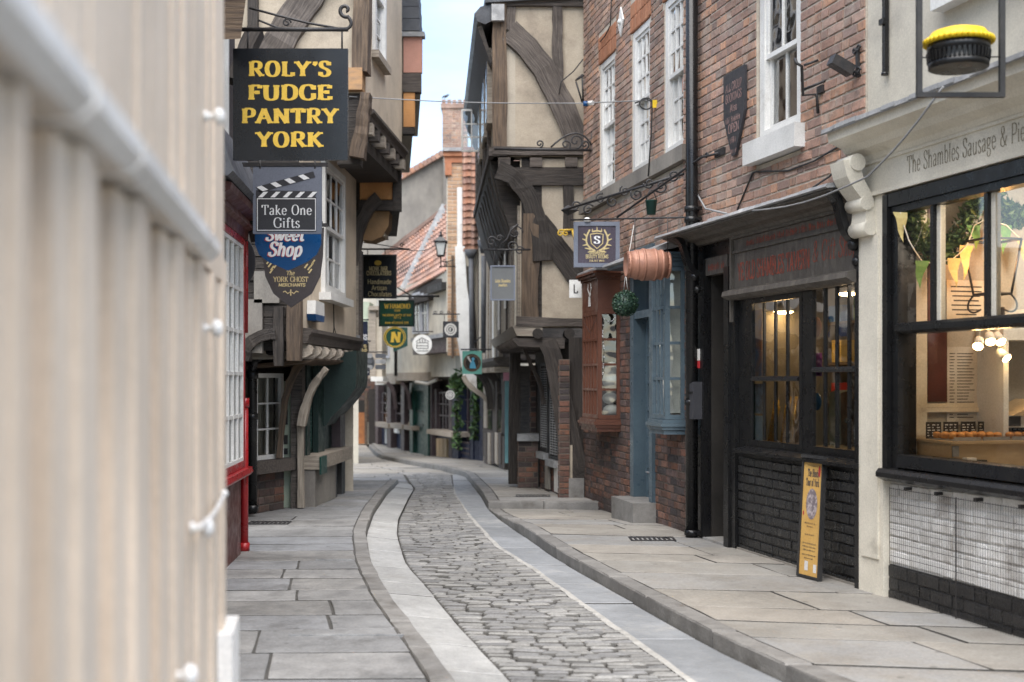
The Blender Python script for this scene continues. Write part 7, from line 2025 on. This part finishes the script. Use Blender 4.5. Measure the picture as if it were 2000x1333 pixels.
# ------------------------------------------------------------------ hanging signs
XR, ZU, NF = V((1, 0, 0)), V((0, 0, 1)), V((0, -1, 0))
class Sign:
    def __init__(s, name, label, Y, px0, px1, py0, py1, m, th=.03, poly=None, rim=None, group='hanging shop signs', board=True):
        s.Y, s.px0, s.px1, s.py0, s.py1 = Y, px0, px1, py0, py1
        s.k = Y / F
        s.t = thing(name, label, 'sign', P((px0 + px1) / 2, py1, Y), group)
        s.fr = Fr((0, Y), (1, 0), (0, -1))
        mb = MB()
        pts = poly or [(px0, py1), (px1, py1), (px1, py0), (px0, py0)]
        s.fr.prism(mb, [(PX(x, Y), PZ(y, Y)) for x, y in pts], -th, 0)
        s.b = mb.build('board', m, s.t)
        if rim:
            mb = MB(); w = rim[0] * s.k
            casing(mb, s.fr, PX(px0, Y) - .002, PX(px1, Y) + .002, PZ(py1, Y) - .002, PZ(py0, Y) + .002, w, -th - .006, .012); mb.build('rim', rim[1], s.t)
    def word(s, w, px, py, h, wid, m, name='lettering', off=.002, **k):
        mb = MB(); text(mb, w, s.fr.p(PX(px, s.Y), 0, PZ(py, s.Y)), XR, ZU, NF, h * s.k, width=None if wid is None else wid * s.k, off=off, **k)
        return mb.build(name, m, s.b)
    def words(s, rows, m, off=.002):
        mb = MB()
        for (w, px, py, h, wid, k) in rows: text(mb, w, s.fr.p(PX(px, s.Y), 0, PZ(py, s.Y)), XR, ZU, NF, h * s.k, width=wid * s.k, off=off, **k)
        return mb.build('lettering', m, s.b, kind='stuff')
    def shape(s, polys, m, name='emblem', off=.0015):
        mb = MB()
        for p in polys: flat(mb, [(PX(x, s.Y), PZ(y, s.Y)) for x, y in p], (0, s.Y, 0), XR, ZU, NF, off)
        return mb.build(name, m, s.b)
    def arm(s, x0, x1, py, m=None, r=.014, hang=None, extra=None):
        mb = MB(); mb.tube([P(x0, py, s.Y), P(x1, py, s.Y)], r, 8)
        if extra: extra(mb)
        a = mb.build('bracket_arm', m or M_iron, s.t)
        for hx in (hang or ()):
            mb = MB(); mb.tube([P(hx, py, s.Y), P(hx, s.py0, s.Y)], r * .45, 6); mb.build('hanger', m or M_iron, s.t)
        return a
def circ(cx, cy, rx, ry=None, n=32): return [(cx + rx * math.cos(2 * math.pi * i / n), cy + (ry or rx) * math.sin(2 * math.pi * i / n)) for i in range(n)]

# big black and gold fudge sign
Y = 9.0
sg = Sign('fudge_sign', 'large square black sign with four lines of fat gold lettering', Y, 455, 679, 95, 313, M_signblack, .04)
for i, (w, wd) in enumerate((("ROLY'S", 158), ('FUDGE', 160), ('PANTRY', 185), ('YORK', 128))):
    sg.word(w, 566, 149 + i * 46, 28, wd, M_gold, a=.135, b=.062, serif=.085, sp=.14)
def ex(mb):
    mb.tube(spiral(P(675, 20, Y), .055, .008, -60, -420, 24, XR, ZU), .014, 8)
    mb.tube(bez3(P(680, 34, Y), P(690, 44, Y), P(688, 58, Y), P(668, 58, Y), 10), .013, 8)
    mb.tube([P(487, 16, Y), P(540, 30, Y), P(600, 45, Y), P(660, 56, Y)], .009, 6)
    mb.tube(bez(P(505, 40, Y), P(530, 50, Y), P(545, 56, Y), 6), .008, 6)
    mb.tube(spiral(P(560, 45, Y), .032, .006, 0, 500, 20, XR, ZU), .007, 6)
sg.arm(470, 680, 58, r=.016, hang=(484, 668), extra=ex)
for x in (508, 615): 
    mb = MB(); mb.tube([P(x, 313, Y), P(x, 330, Y)], .006, 6); mb.build('hook', M_iron, sg.t)
# clapper sign
Y = 10.0
sg = Sign('clapperboard_sign', 'grey blue sign with a film clapperboard and white serif words', Y, 494, 628, 326, 457, M_grey_sign, .03)
sg.shape([[(500, 385), (618, 385), (618, 453), (500, 453)]], M_charcoal, 'slate_panel', .0012)
mb = MB(); casing(mb, sg.fr, PX(502, Y), PX(617, Y), PZ(451, Y), PZ(388, Y), .006, .0014, .003); mb.build('white_line', M_lwhite, sg.b)
sg.shape([[(500, 372), (620, 374), (615, 387), (500, 387)], [(499, 366), (612, 335), (616, 347), (508, 377)]], M_charcoal, 'clapper', .0016)
st = []
for i in range(5):
    x = 504 + i * 24; st.append([(x, 386), (x + 9, 386), (x + 20, 375), (x + 11, 375)])
for i in range(4):
    t0 = i * 27; y = 366 - t0 * .272; st.append([(501 + t0, y), (511 + t0, y - 3), (524 + t0, y + 5), (513 + t0, y + 8)])
sg.shape(st, M_lwhite, 'stripe', .0022)
sg.words([('Take One', 560, 420, 19, 98, dict(a=.07, b=.03, serif=.06)), ('Gifts', 560, 445, 19, 52, dict(a=.07, b=.03, serif=.06))], M_lwhite, .003)
mb = MB(); mb.beam(P(470, 322, 10.01), P(640, 322, 10.01), .03, .03, (0, -1, 0)); mb.build('bracket_arm', M_iron, sg.t)
# sweet shop shield
Y = 10.6
sg = Sign('blue_shield_sign', 'blue pointed shield sign with white script, half hidden by the clapperboard', Y, 498, 627, 440, 528, M_signblue, .03, poly=[(498, 440), (627, 440), (627, 478), (618, 498), (600, 512), (562, 529), (524, 512), (506, 498), (498, 478)])
for m_, o, dx in ((M_lred, .0012, -1.6), (M_lwhite, .0026, 0)):
    sg.word('Sweet', 556 + dx, 470 - dx * .6, 22, 74, m_, off=o, a=.115, b=.075, serif=0, slant=.22); sg.word('Shop', 556 + dx, 500 - dx * .6, 26, 64, m_, off=o, a=.115, b=.075, serif=0, slant=.22)
mb = MB(); mb.beam(P(480, 436, 10.61), P(630, 436, 10.61), .03, .03, (0, -1, 0)); mb.build('bracket_arm', M_iron, sg.t)
# ghost shield
Y = 11.3
sg = Sign('brown_shield_sign', 'dark brown pointed shield sign with small gold lettering under the blue one', Y, 512, 632, 445, 601, mat('brown_sign', (.05, .042, .042), None, rough=.5), .03, poly=[(512, 445), (632, 445), (630, 500), (625, 540), (608, 574), (568, 601), (534, 574), (518, 540), (513, 500)])
sg.words([('The', 567, 538, 9, 16, dict(a=.07, b=.04, serif=0, slant=.2)), ('YORK GHOST', 568, 551, 10, 68, dict(a=.08, b=.03, serif=.05)), ('MERCHANTS', 570, 560, 6, 52, dict(a=.1, b=.06, serif=.04, slant=.1))], M_palegold)
orn = [[(566, 566), (569, 566), (569, 578), (566, 578)]]
mb = MB()
for s_ in (-1, 1):
    mb.sweep([sg.fr.p(PX(568 + s_ * x, Y), .002, PZ(y, Y)) for x, y in ((2, 571), (6, 574), (11, 569), (15, 571))], .008, .001, NF)
    for (x, y) in ((30, 520), (36, 524), (41, 518), (38, 530), (44, 512)): mb.sweep([sg.fr.p(PX(568 + s_ * x - 3, Y), .002, PZ(y + 4, Y)), sg.fr.p(PX(568 + s_ * x + 3, Y), .002, PZ(y - 4, Y))], .014, .001, NF)
mb.sweep([sg.fr.p(PX(568, Y), .0022, PZ(566, Y)), sg.fr.p(PX(568, Y), .0022, PZ(578, Y))], .010, .001, NF)
mb.build('ornament', M_palegold, sg.b, kind='stuff')
mb = MB(); mb.beam(P(490, 440, 11.32), P(640, 440, 11.32), .03, .03, (0, -1, 0)); mb.build('bracket_arm', M_iron, sg.t)
sg = Sign('dark_oval_sign', 'plain dark oval sign edge peeping out beside the red framed bay', 11.0, 440, 498, 462, 560, M_charcoal, .03, poly=circ(468, 511, 30, 49))
# chocolatier
Y = 19.0
sg = Sign('chocolate_sign', 'black chocolate shop sign with gold words hanging from a thin arm', Y, 707, 774, 498, 583, M_signblack, .05, rim=(3, M_black_matt))
sg.shape([circ(738, 514, 7, 5, 18)], M_gold)
sg.words([('MONK BAR', 739, 529, 8, 36, dict(a=.1, b=.06)), ('CHOCOLATIERS', 740, 538, 8, 48, dict(a=.1, b=.06)), ('Handmade', 741, 555, 9, 46, dict(a=.08, b=.05, serif=.05)), ('Artisan', 741, 567, 9, 30, dict(a=.08, b=.05, serif=.05)), ('Chocolates', 742, 579, 9, 46, dict(a=.08, b=.05, serif=.05))], M_palegold, .003)
mb = MB(); casing(mb, sg.fr, PX(717, Y), PX(763, Y), PZ(542, Y), PZ(541, Y), .0001, .001, .002); 
sg.arm(700, 800, 487, r=.014, hang=(718, 752), extra=lambda mb: (mb.tube([P(702, 473, Y), P(740, 478, Y), P(796, 487, Y)], .007, 5), mb.tube(spiral(P(785, 479, Y), .035, .008, 0, 480, 16, XR, ZU), .008, 6)))
Y = 22.0
sg = Sign('green_jeweller_sign', 'dark green oblong sign with gold words, below the chocolate sign', Y, 740, 809, 587, 638, M_signgreen, .05, rim=(3, M_dgreen))
sg.words([('W.HAMOND', 776, 603, 9, 50, dict(a=.11, b=.06)), ('YORK', 776, 609, 4, 12, dict(a=.1, b=.07)), ('THE ORIGINAL WHITBY JET SHOP', 775, 618, 4, 56, dict(a=.1, b=.07, serif=0)), ('EST 1860', 776, 623, 4, 14, dict(a=.1, b=.07, serif=0)), ('www.whamond.com', 775, 633, 6, 46, dict(a=.08, b=.06, serif=0))], M_gold, .003)
sg.arm(735, 858, 579, r=.018, hang=(752, 800), extra=lambda mb: mb.tube([P(776, 562, Y), P(803, 578, Y)], .012, 5))
Y = 25.0
sg = Sign('round_letter_sign', 'round green sign with a large gold letter N and toothed gold rim', Y, 750, 793, 639, 679, M_signgreen, .04, poly=circ(771, 659, 21.5, 20.5, 40))
mb = MB(); ring(mb, sg.fr.p(PX(771, Y), 0, PZ(659, Y)), XR, ZU, NF, 17.2 * sg.k, 18.6 * sg.k, .002); 
for i in range(40):
    a = 2 * math.pi * i / 40; mb.ball(sg.fr.p(PX(771 + 21 * math.cos(a), Y), 0, PZ(659 + 20 * math.sin(a), Y)), .014, 5, 3)
mb.build('gold_rim', M_gold, sg.b); sg.word('N', 772, 669, 20, 18, M_gold, off=.004, a=.14, b=.06, slant=.1)
sg.arm(748, 800, 637, r=.014)
flg = Sign('green_flag_board', 'flat bottle green board behind the round gold lettered sign', 31.5, 768, 795, 640, 684, M_green, .03, poly=[(768, 688), (796, 676), (796, 640), (768, 640)])
Y = 28.0
sg = Sign('cake_sign', 'round white sign with a line drawing of a tiered cake and roof', Y, 806, 843, 653, 693, M_white, .04, poly=circ(824.5, 673, 19, 19.5, 36))
mb = MB()
for a_, b__ in (((812, 668), (824, 660)), ((824, 660), (838, 668)), ((814, 670), (836, 670)), ((814, 670), (814, 681)), ((836, 670), (836, 681)), ((814, 681), (836, 681)), ((814, 676), (836, 676)), ((820, 663), (820, 669)), ((825, 662), (825, 669)), ((830, 664), (830, 669)), ((814, 686), (836, 686))):
    mb.sweep([sg.fr.p(PX(a_[0], Y), .003 + R.uniform(0, .001), PZ(a_[1], Y)), sg.fr.p(PX(b__[0], Y), .003, PZ(b__[1], Y))], .016, .001, NF)
mb.build('drawing', M_ink, sg.b); sg.arm(806, 846, 648, r=.014, hang=(818,))
Y = 26.4
sg = Sign('square_roundel_sign', 'square charcoal sign with a pale ringed roundel before the cream wall', Y, 865, 896, 628, 660, M_charcoal, .04)
mb = MB(); c = sg.fr.p(PX(880, Y), 0, PZ(644, Y)); ring(mb, c, XR, ZU, NF, 8.5 * sg.k, 12 * sg.k, .002); ring(mb, c, XR, ZU, NF, 4.8 * sg.k, 7.2 * sg.k, .0025); mb.build('roundel', M_blind, sg.b); sg.word('r', 880, 647, 8, 4, M_blind, a=.12, b=.1)
sg.arm(845, 898, 614, r=.014, hang=(868, 893), extra=lambda mb: [mb.tube(spiral(P(x, 611, Y), .04, .01, 0, 420, 12, XR, ZU), .008, 5) for x in (850, 862, 876)])
Y = 26.7
sg = Sign('small_roundel_sign', 'small round pale ringed sign on a navy post above the pavement', Y, 870, 888, 763, 781, M_blind, .04, poly=circ(879, 772, 9, 9, 24))
mb = MB(); c = sg.fr.p(PX(879, Y), 0, PZ(772, Y)); ring(mb, c, XR, ZU, NF, 5.4 * sg.k, 6.6 * sg.k, .002); ring(mb, c, XR, ZU, NF, 2.8 * sg.k, 3.4 * sg.k, .002); mb.build('ring', M_charcoal, sg.b); sg.arm(876, 890, 761, r=.014)
Y = 23.5
sg = Sign('sea_green_sign', 'square sea green sign with a brown ringed blue torch bearer', Y, 903, 941, 686, 731, M_seagreen, .04)
c = sg.fr.p(PX(922, Y), 0, PZ(709, Y)); mb = MB(); ring(mb, c, XR, ZU, NF, 12.5 * sg.k, 17.5 * sg.k, .002); mb.build('ring', M_timber_brown, sg.b)
sg.shape([circ(922, 709, 12.5, 12.5, 28)], M_dark, 'disc', .0016)
sg.shape([[(917, 720), (930, 720), (927, 708), (923, 704), (919, 708)], circ(924, 702, 3, 3.4, 12)], mat('figure_blue', (.10, .36, .52), None, rough=.5), 'figure', .003)
sg.shape([[(919, 709), (921, 707), (915, 696), (912, 698)]], M_blind, 'arm', .004); sg.arm(900, 960, 683, r=.014, extra=lambda mb: mb.tube([P(925, 670, Y), P(940, 658, Y)], .012, 5))
# signs peeping out on the far left
Y = 24.0
sg = Sign('navy_banner_sign', 'narrow navy sign with white letters showing past the left house corner', Y, 696, 718, 628, 672, M_navy, .04)
sg.word('ORS', 709, 664, 9, 16, M_lwhite, a=.12, b=.1, serif=0); sg.word('...', 711, 654, 9, 10, M_lwhite, a=.12, b=.1, serif=0); sg.arm(694, 720, 625)
sg = Sign('gilt_script_sign', 'openwork gilt script sign under the narrow navy one', 24.5, 697, 720, 670, 696, M_dark, .03, poly=[(697, 672), (720, 670), (720, 688), (711, 697), (698, 692)])
mb = MB()
for i in range(7): 
    c = sg.fr.p(PX(700 + (i % 3) * 7, 24.5), .004, PZ(677 + (i // 3) * 7, 24.5)); mb.tube(spiral(c, .035, .01, 40 * i, 400 + 40 * i, 14, XR, ZU), .009, 5)
mb.build('gilt_scroll', M_palegold, sg.b); sg.arm(694, 724, 667)
sg = Sign('plate_ladder_sign', 'stack of grey rounded name plates in pairs on a left-hand bracket', 26.0, 712, 732, 694, 725, M_slate, .03, poly=circ(722, 709, 10, 14, 20))
for i in range(3):
    for j, (xa, xb) in enumerate(((706, 728), (733, 754))):
        y = 694 + i * 11
        mb = MB(); sg.fr.prism(mb, [(PX(x, 26), PZ(yy, 26)) for x, yy in ((xa, y), (xa + 2, y - 3), (xb - 2, y - 3), (xb, y), (xb, y + 3), (xb - 2, y + 6), (xa + 2, y + 6), (xa, y + 3))], .01, .035); mb.build('name_plate', M_slate if (i + j) % 2 else M_lead, sg.t)
sg.arm(696, 756, 688); 
sg = Sign('lime_sign', 'small lime and navy sign low on the left house corner', 24.2, 694, 722, 722, 734, M_navy, .03); sg.shape([[(696, 724), (704, 724), (702, 732), (695, 732)]], mat('lime', (.35, .5, .03), None, rough=.5)); sg.shape([[(708, 730), (719, 725), (720, 728), (712, 732)]], M_blind, 'swash'); sg.arm(692, 722, 720)
# right side: grey jeweller sign, beauty sign, letter sign
Y = 15.6
sg = Sign('grey_panel_sign', 'grey panel sign with two tiny pale lines on a scrolled bracket', Y, 958, 1006, 519, 587, mat('mid_grey_sign', (.13, .135, .135), None, rough=.5), .035, rim=(3, M_grey_sign))
sg.words([('Little Shambles', 982, 552, 6, 30, dict(a=.1, b=.07, serif=.04)), ('Jewellers', 982, 560, 6, 17, dict(a=.1, b=.07, serif=.04))], M_palegold, .004)
def ex2(mb):
    for x, y, r_ in ((960, 472, .07), (976, 466, .045), (1006, 455, .10), (1000, 482, .07), (1015, 490, .06)): mb.tube(spiral(P(x, y, Y), r_, .012, 0, 480, 20, XR, ZU), .010, 6)
    mb.tube([P(968, 486, Y), P(990, 468, Y), P(998, 450, Y), P(1012, 438, Y)], .014, 6)
sg.arm(945, 1036, 488, r=.012, hang=(966, 1000), extra=ex2)
Y = 13.9
sg = Sign('crest_sign', 'square aubergine sign with a gilt crested letter S in a grey frame', Y, 1121, 1210, 434, 522, M_aub, .05, rim=(8, M_grey_sign))
sg.words([('S', 1166, 476, 14, 11, dict(a=.12, b=.05))], M_lwhite, .004)
mb = MB(); q = [(1153, 458), (1166, 456), (1178, 458), (1177, 476), (1166, 486), (1155, 476), (1153, 458)]
mb.sweep([sg.fr.p(PX(x, Y), .003, PZ(y, Y)) for x, y in q], .011, .001, NF)
for s_ in (-1, 1):
    mb.sweep(bez([*sg.fr.p(PX(1166 + s_ * 4, Y), .0035, PZ(490, Y))], [*sg.fr.p(PX(1166 + s_ * 32, Y), .0035, PZ(478, Y))], [*sg.fr.p(PX(1166 + s_ * 14, Y), .0035, PZ(449, Y))], 8), .018, .001, NF)
    for (x, y, dx, dy) in ((20, 462, 6, -5), (21, 470, 8, -3), (19, 478, 9, 2), (12, 487, 12, -2), (6, 491, 12, 2)): mb.sweep([sg.fr.p(PX(1166 + s_ * x, Y), .0045, PZ(y, Y)), sg.fr.p(PX(1166 + s_ * (x + dx), Y), .0045, PZ(y + dy, Y))], [.022, .008], .001, NF)
mb.sweep([sg.fr.p(PX(x, Y), .004, PZ(y, Y)) for x, y in ((1157, 453), (1166, 451), (1175, 453))], .016, .001, NF)
for x, y in ((1157, 447), (1166, 443), (1175, 447)): mb.sweep([sg.fr.p(PX(x, Y), .0042, PZ(453, Y)), sg.fr.p(PX(x, Y), .0042, PZ(y, Y))], [.016, .004], .001, NF)
mb.build('crest', M_palegold, sg.b)
sg.words([('SHAMBLES', 1166, 497, 7, 30, dict(a=.1, b=.06)), ('BEAUTY ROOMS', 1166, 505, 7, 44, dict(a=.1, b=.06))], M_palegold, .003)
mb = MB(); dabs(mb, sg.fr.p(PX(1166, Y), 0, PZ(512, Y)), XR, ZU, NF, 5 * sg.k, 30 * sg.k, .003); mb.build('small_print', M_palegold, sg.b, kind='stuff')
mb = MB(); c = P(1147, 434, Y); mb.lathe([(.04, 0), (.045, .03), (.02, .05)], c, n=10); mb.build('sensor_dome', M_white, sg.t)
sg = Sign('letter_sign', 'small white projecting sign with a single black letter L', 15.3, 1112, 1136, 547, 582, M_white, .04); sg.word('L', 1124, 573, 17, 9, M_ink, a=.09, b=.07, serif=0)
mb = MB(); mb.beam(P(1130, 560, 15.35), P(1150, 560, 15.35), .04, .03, (0, -1, 0)); mb.build('wall_arm', M_iron, sg.t)
# long scrolled iron bracket above the russet bay
br = thing('scrolled_bracket', 'long black scrolled iron bracket carrying the crest sign and barrel', 'bracket', P(1150, 425, 13.9))
Y = 13.7
mb = MB(); mb.tube([P(1100, 411, Y), P(1335, 340, 11.85)], .014, 7); mb.tube([P(1115, 430, Y), P(1338, 425, 11.85)], .010, 6); mb.build('arm', M_iron, br)
mb = MB()
for i in range(9):
    t_ = i / 8; Yc = Y + (11.85 - Y) * t_; x = 1125 + 190 * t_; y = 405 - 60 * t_ + (12 if i % 2 else -2)
    mb.tube(spiral(P(x, y, Yc), .065 if i % 2 else .055, .012, 30 * i, 480 + 30 * i, 22, XR, ZU), .010, 6)
mb.build('scroll', M_iron, br)
mb = MB(); c = P(1113, 411, Y); mb.lathe([(.004, -.10), (.06, -.02), (.004, .10)], c, (1, 0, 0), 4, smooth=False); mb.build('finial', M_iron, br)
t = thing('green_bucket', 'small green bucket hanging on the scrolled bracket', 'bucket', P(1272, 420, 12.7))
mb = MB(); mb.lathe([(.045, 0), (.06, .14), (.066, .145), (.055, .15)], P(1272, 420, 12.7), n=14); mb.build('bucket_body', M_green, t)
mb = MB(); mb.tube(bez(P(1261, 394, 12.7), P(1272, 350, 12.7), P(1283, 394, 12.7), 8), .006, 5); mb.build('bail', M_iron, t)
t = thing('gilt_scroll_bracket', 'gilt scroll bracket on the timber wall left of the crest sign', 'bracket', P(1105, 460, 15.9))
mb = MB(); mb.tube([P(1092, 450, 15.9), P(1122, 449, 15.9)], .014, 6)
for x in (1095, 1105): mb.tube(spiral(P(x, 456, 15.9), .04, .008, 90, 500, 16, XR, ZU), .011, 6)
mb.tube([P(1118, 450, 15.9), P(1122, 470, 15.9)], .014, 6); mb.build('scroll', M_gold, t)
# curled iron bracket on the gable of the timbered house
t = thing('curled_wall_bracket', 'black curled iron sign bracket across the plaster gable foot', 'bracket', P(1157, 290, 15.6))
Y = 15.6
mb = MB(); mb.tube([P(965, 291, Y), P(1158, 294, Y)], .018, 7); mb.tube([P(1156, 258, Y), P(1157, 300, Y)], .016, 6); mb.tube(bez(P(1076, 288, Y), P(1130, 235, Y), P(1156, 285, Y), 12), .012, 6)
for x, y, r_ in ((1054, 281, .05), (1105, 283, .07), (1124, 276, .10), (1142, 283, .06)): mb.tube(spiral(P(x, y, Y), r_, .012, -90, 380, 20, XR, ZU), .011, 6)
mb.build('arm', M_iron, t)
t = thing('slim_wall_lantern', 'slim black lantern frame fixed on the brick house corner', 'lamp', P(1138, 200, 15.7))
mb = MB(); Y = 15.7
for a_, b__ in (((1125, 160), (1137, 200)), ((1137, 148), (1139, 200)), ((1124, 158), (1141, 148)), ((1136, 200), (1142, 200)), ((1126, 156), (1138, 146))): mb.tube([P(*a_, Y), P(*b__, Y)], .012, 5)
mb.build('lantern_frame', M_iron, t)
# copper barrel and box ball
Y = 11.7
bl = thing('copper_barrel', 'copper coloured barrel hung sideways under the iron bracket', 'barrel', P(1264, 548, Y))
x0, x1 = PX(1222, Y), PX(1308, Y); c = V((x0, Y, PZ(517, Y)))
Lb = x1 - x0; rb_ = 32 * Y / F
ax = V((1, .12, .0)).normalized()
mb = MB(); mb.lathe([(rb_ * .05, .012), (rb_ * .70, .012), (rb_ * .74, 0), (rb_ * .88, Lb * .22), (rb_ * .97, Lb * .42), (rb_ * .97, Lb * .58), (rb_ * .88, Lb * .78), (rb_ * .74, Lb), (rb_ * .70, Lb - .01), (rb_ * .05, Lb - .01)], c, ax, 28); mb.build('barrel_body', M_copper, bl)
for h, r_ in ((.03, .77), (.20, .88), (.36, .965), (.62, .965), (.78, .90), (.94, .78)):
    mb = MB(); mb.lathe([(rb_ * (r_ - .02), Lb * h), (rb_ * (r_ + .035), Lb * h + .003), (rb_ * (r_ + .035), Lb * h + .024), (rb_ * (r_ - .02), Lb * h + .027)], c, ax, 28); mb.build('hoop', M_copper, bl)
mb = MB()
for h in (.03, .95):
    for i in range(16):
        a = 2 * math.pi * i / 16; mb.ball(c + ax * (Lb * h + .012) + V((0, math.cos(a), math.sin(a))) * rb_ * .80, .007, 5, 3)
mb.build('rivet', M_copper, bl, kind='stuff')
mb = MB(); mb.tube([P(1240, 428, Y), P(1240, 492, Y)], .005, 5); mb.tube([P(1304, 425, Y), P(1304, 500, Y)], .005, 5); mb.build('hanger', M_iron, bl)
Y = 12.6
bx = thing('box_ball', 'round clipped topiary ball hanging on a cord below the barrel', 'plant', P(1220, 618, Y))
c = P(1221, 593, Y); r_ = 25.5 * Y / F
mb = MB(); mb.ball(c, r_ * .86, 16, 10); mb.build('core', M_leaf_dark, bx)
mb = MB()
for _ in range(1500):
    d = V((R.gauss(0, 1), R.gauss(0, 1), R.gauss(0, 1))).normalized()
    q = c + d * r_ * R.uniform(.84, 1.03); a = (d + V((R.uniform(-.8, .8), R.uniform(-.8, .8), R.uniform(-.8, .8)))).normalized(); b__ = a.cross(d + V((.1, .2, .3))).normalized(); s_ = R.uniform(.008, .014)
    mb.add([q - a * s_, q + b__ * s_ * .6, q + a * s_, q - b__ * s_ * .6], [(0, 1, 2, 3)])
mb.build('leaves', M_leaf_dark, bx, kind='stuff', recalc=False)
mb = MB(); mb.tube([P(1218, 568, Y), P(1222, 535, Y), P(1238, 440, 12.6)], .004, 5); mb.tube([P(1226, 568, Y), P(1222, 535, Y)], .004, 5); mb.build('cord', M_paper, bx)
# iron tie plate on the bricks
t = thing('tie_plate', 'white diamond tie plate on bricks between the arched window heads', 'wall plate', FB.p(FB.at_px(1213), .02, FB.z_at(1213, 70)))
u = FB.at_px(1213, .02); z0_, z1_ = FB.z_at(1213, 72, .02), FB.z_at(1213, 14, .02); zm = (z0_ + z1_) / 2
mb = MB(); FB.prism(mb, [(u - .11, zm), (u, z0_), (u + .11, zm), (u, z1_)], .014, .03); mb.build('plate', M_white, t)
mb = MB(); mb.ball(FB.p(u, .035, zm), .03, 8, 6); mb.build('boss', M_white, t)
# overhead cables
def cable(name, label, pts, r, m):
    mb = MB(); mb.tube(pts, r, 5); o = mb.build(name, m); tag(o, label, 'cable'); return o
def sag(a, b__, s_, n=10): return [V(a).lerp(V(b__), i / n) - V((0, 0, s_ * math.sin(math.pi * i / n))) for i in range(n + 1)]
cable('street_cable', 'thin grey cable spanning the street from the left house to the bricks', sag(P(682, 189, 14.0), P(1140, 202, 15.4), .03) + [P(1272, 196, FB.p(FB.at_px(1272), 0, 0).y - .08)], .007, M_wire)
t = thing('cable_plug', 'blue and white plug connector on the cable near the brick corner', 'plug', P(1148, 203, 15.3))
mb = MB(); mb.tube([P(1139, 203, 15.3), P(1148, 203, 15.3)], .034, 8); mb.build('plug_body', M_signblue, t)
mb = MB(); mb.tube([P(1148.2, 203, 15.3), P(1158, 201, 15.25)], .03, 8); mb.build('socket', M_white, t)
yw = lambda px, d: FB.p(FB.at_px(px, d), d, 0).y
t = thing('cable_coil', 'coil of black cable with a yellow tag beside the middle sash', 'cable', P(1268, 215, yw(1268, .06)))
Y = yw(1268, .08)
mb = MB(); mb.tube([P(1262 + 13 * math.cos(i * .5), 203 + 11 * math.sin(i * .5), Y) for i in range(26)], .008, 5); mb.tube([P(1240, 202, Y), P(1262, 194, Y), P(1274, 200, Y), P(1272, 260, Y), P(1266, 345, Y)], .008, 5); mb.build('coil', M_blackwire, t)
mb = MB(); c = P(1278, 204, Y); mb.box(c.x - .02, c.x + .03, Y - .02, Y, c.z - .04, c.z + .04); mb.build('tag', M_yellow, t)
ya = lambda px, d: FA.p(FA.at_px(px, d), d, 0).y
Q = lambda px, py, d=.02: P(px, py, ya(px, d))
cable('wall_cable', 'black cable sagging along the bricks below the tavern window', [Q(1440, 410), Q(1470, 338), Q(1478, 336), Q(1540, 334), Q(1590, 315), Q(1640, 285)], .008, M_blackwire)
cable('loose_cable', 'grey cable running from the pie shop cornice across the tavern cornice', sag(Q(1842, 170, .36), Q(1700, 340, .36), .03, 6) + sag(Q(1695, 345, .36), Q(1470, 412, .34), .05, 6), .007, M_wire)
cable('pipe_cable', 'bundle of grey wires hanging down beside the drainpipe', [Q(1340, 320), Q(1352, 345), Q(1362, 380), Q(1378, 408, .1), Q(1420, 418, .3)], .009, M_wire)
cable('slack_wire', 'thin black wires looping from bricks to the cornice by the console', [Q(1700, 270, .05), Q(1660, 300), Q(1620, 345, .05), Q(1580, 372, .2)], .008, M_blackwire)
cable('gable_wire', 'thin wire trailing down the plaster gable by the curved brace', [P(1139, 116, 16.03), P(1120, 140, 16.0), P(1096, 160, 16.0), P(1092, 185, 16.0)], .008, M_blackwire)
cable('brick_wire', 'thin black wire straggling down the top of the brick corner', [P(1195, -20, yw(1195, .03)), P(1192, 50, yw(1192, .03)), P(1182, 70, yw(1182, .03)), P(1172, 82, yw(1172, .03))], .008, M_blackwire)
cable('lantern_wire', 'thin wire strung from the left arm to the street lantern', sag(P(800, 489, 20), P(850, 480, 25), .05), .007, M_blackwire)
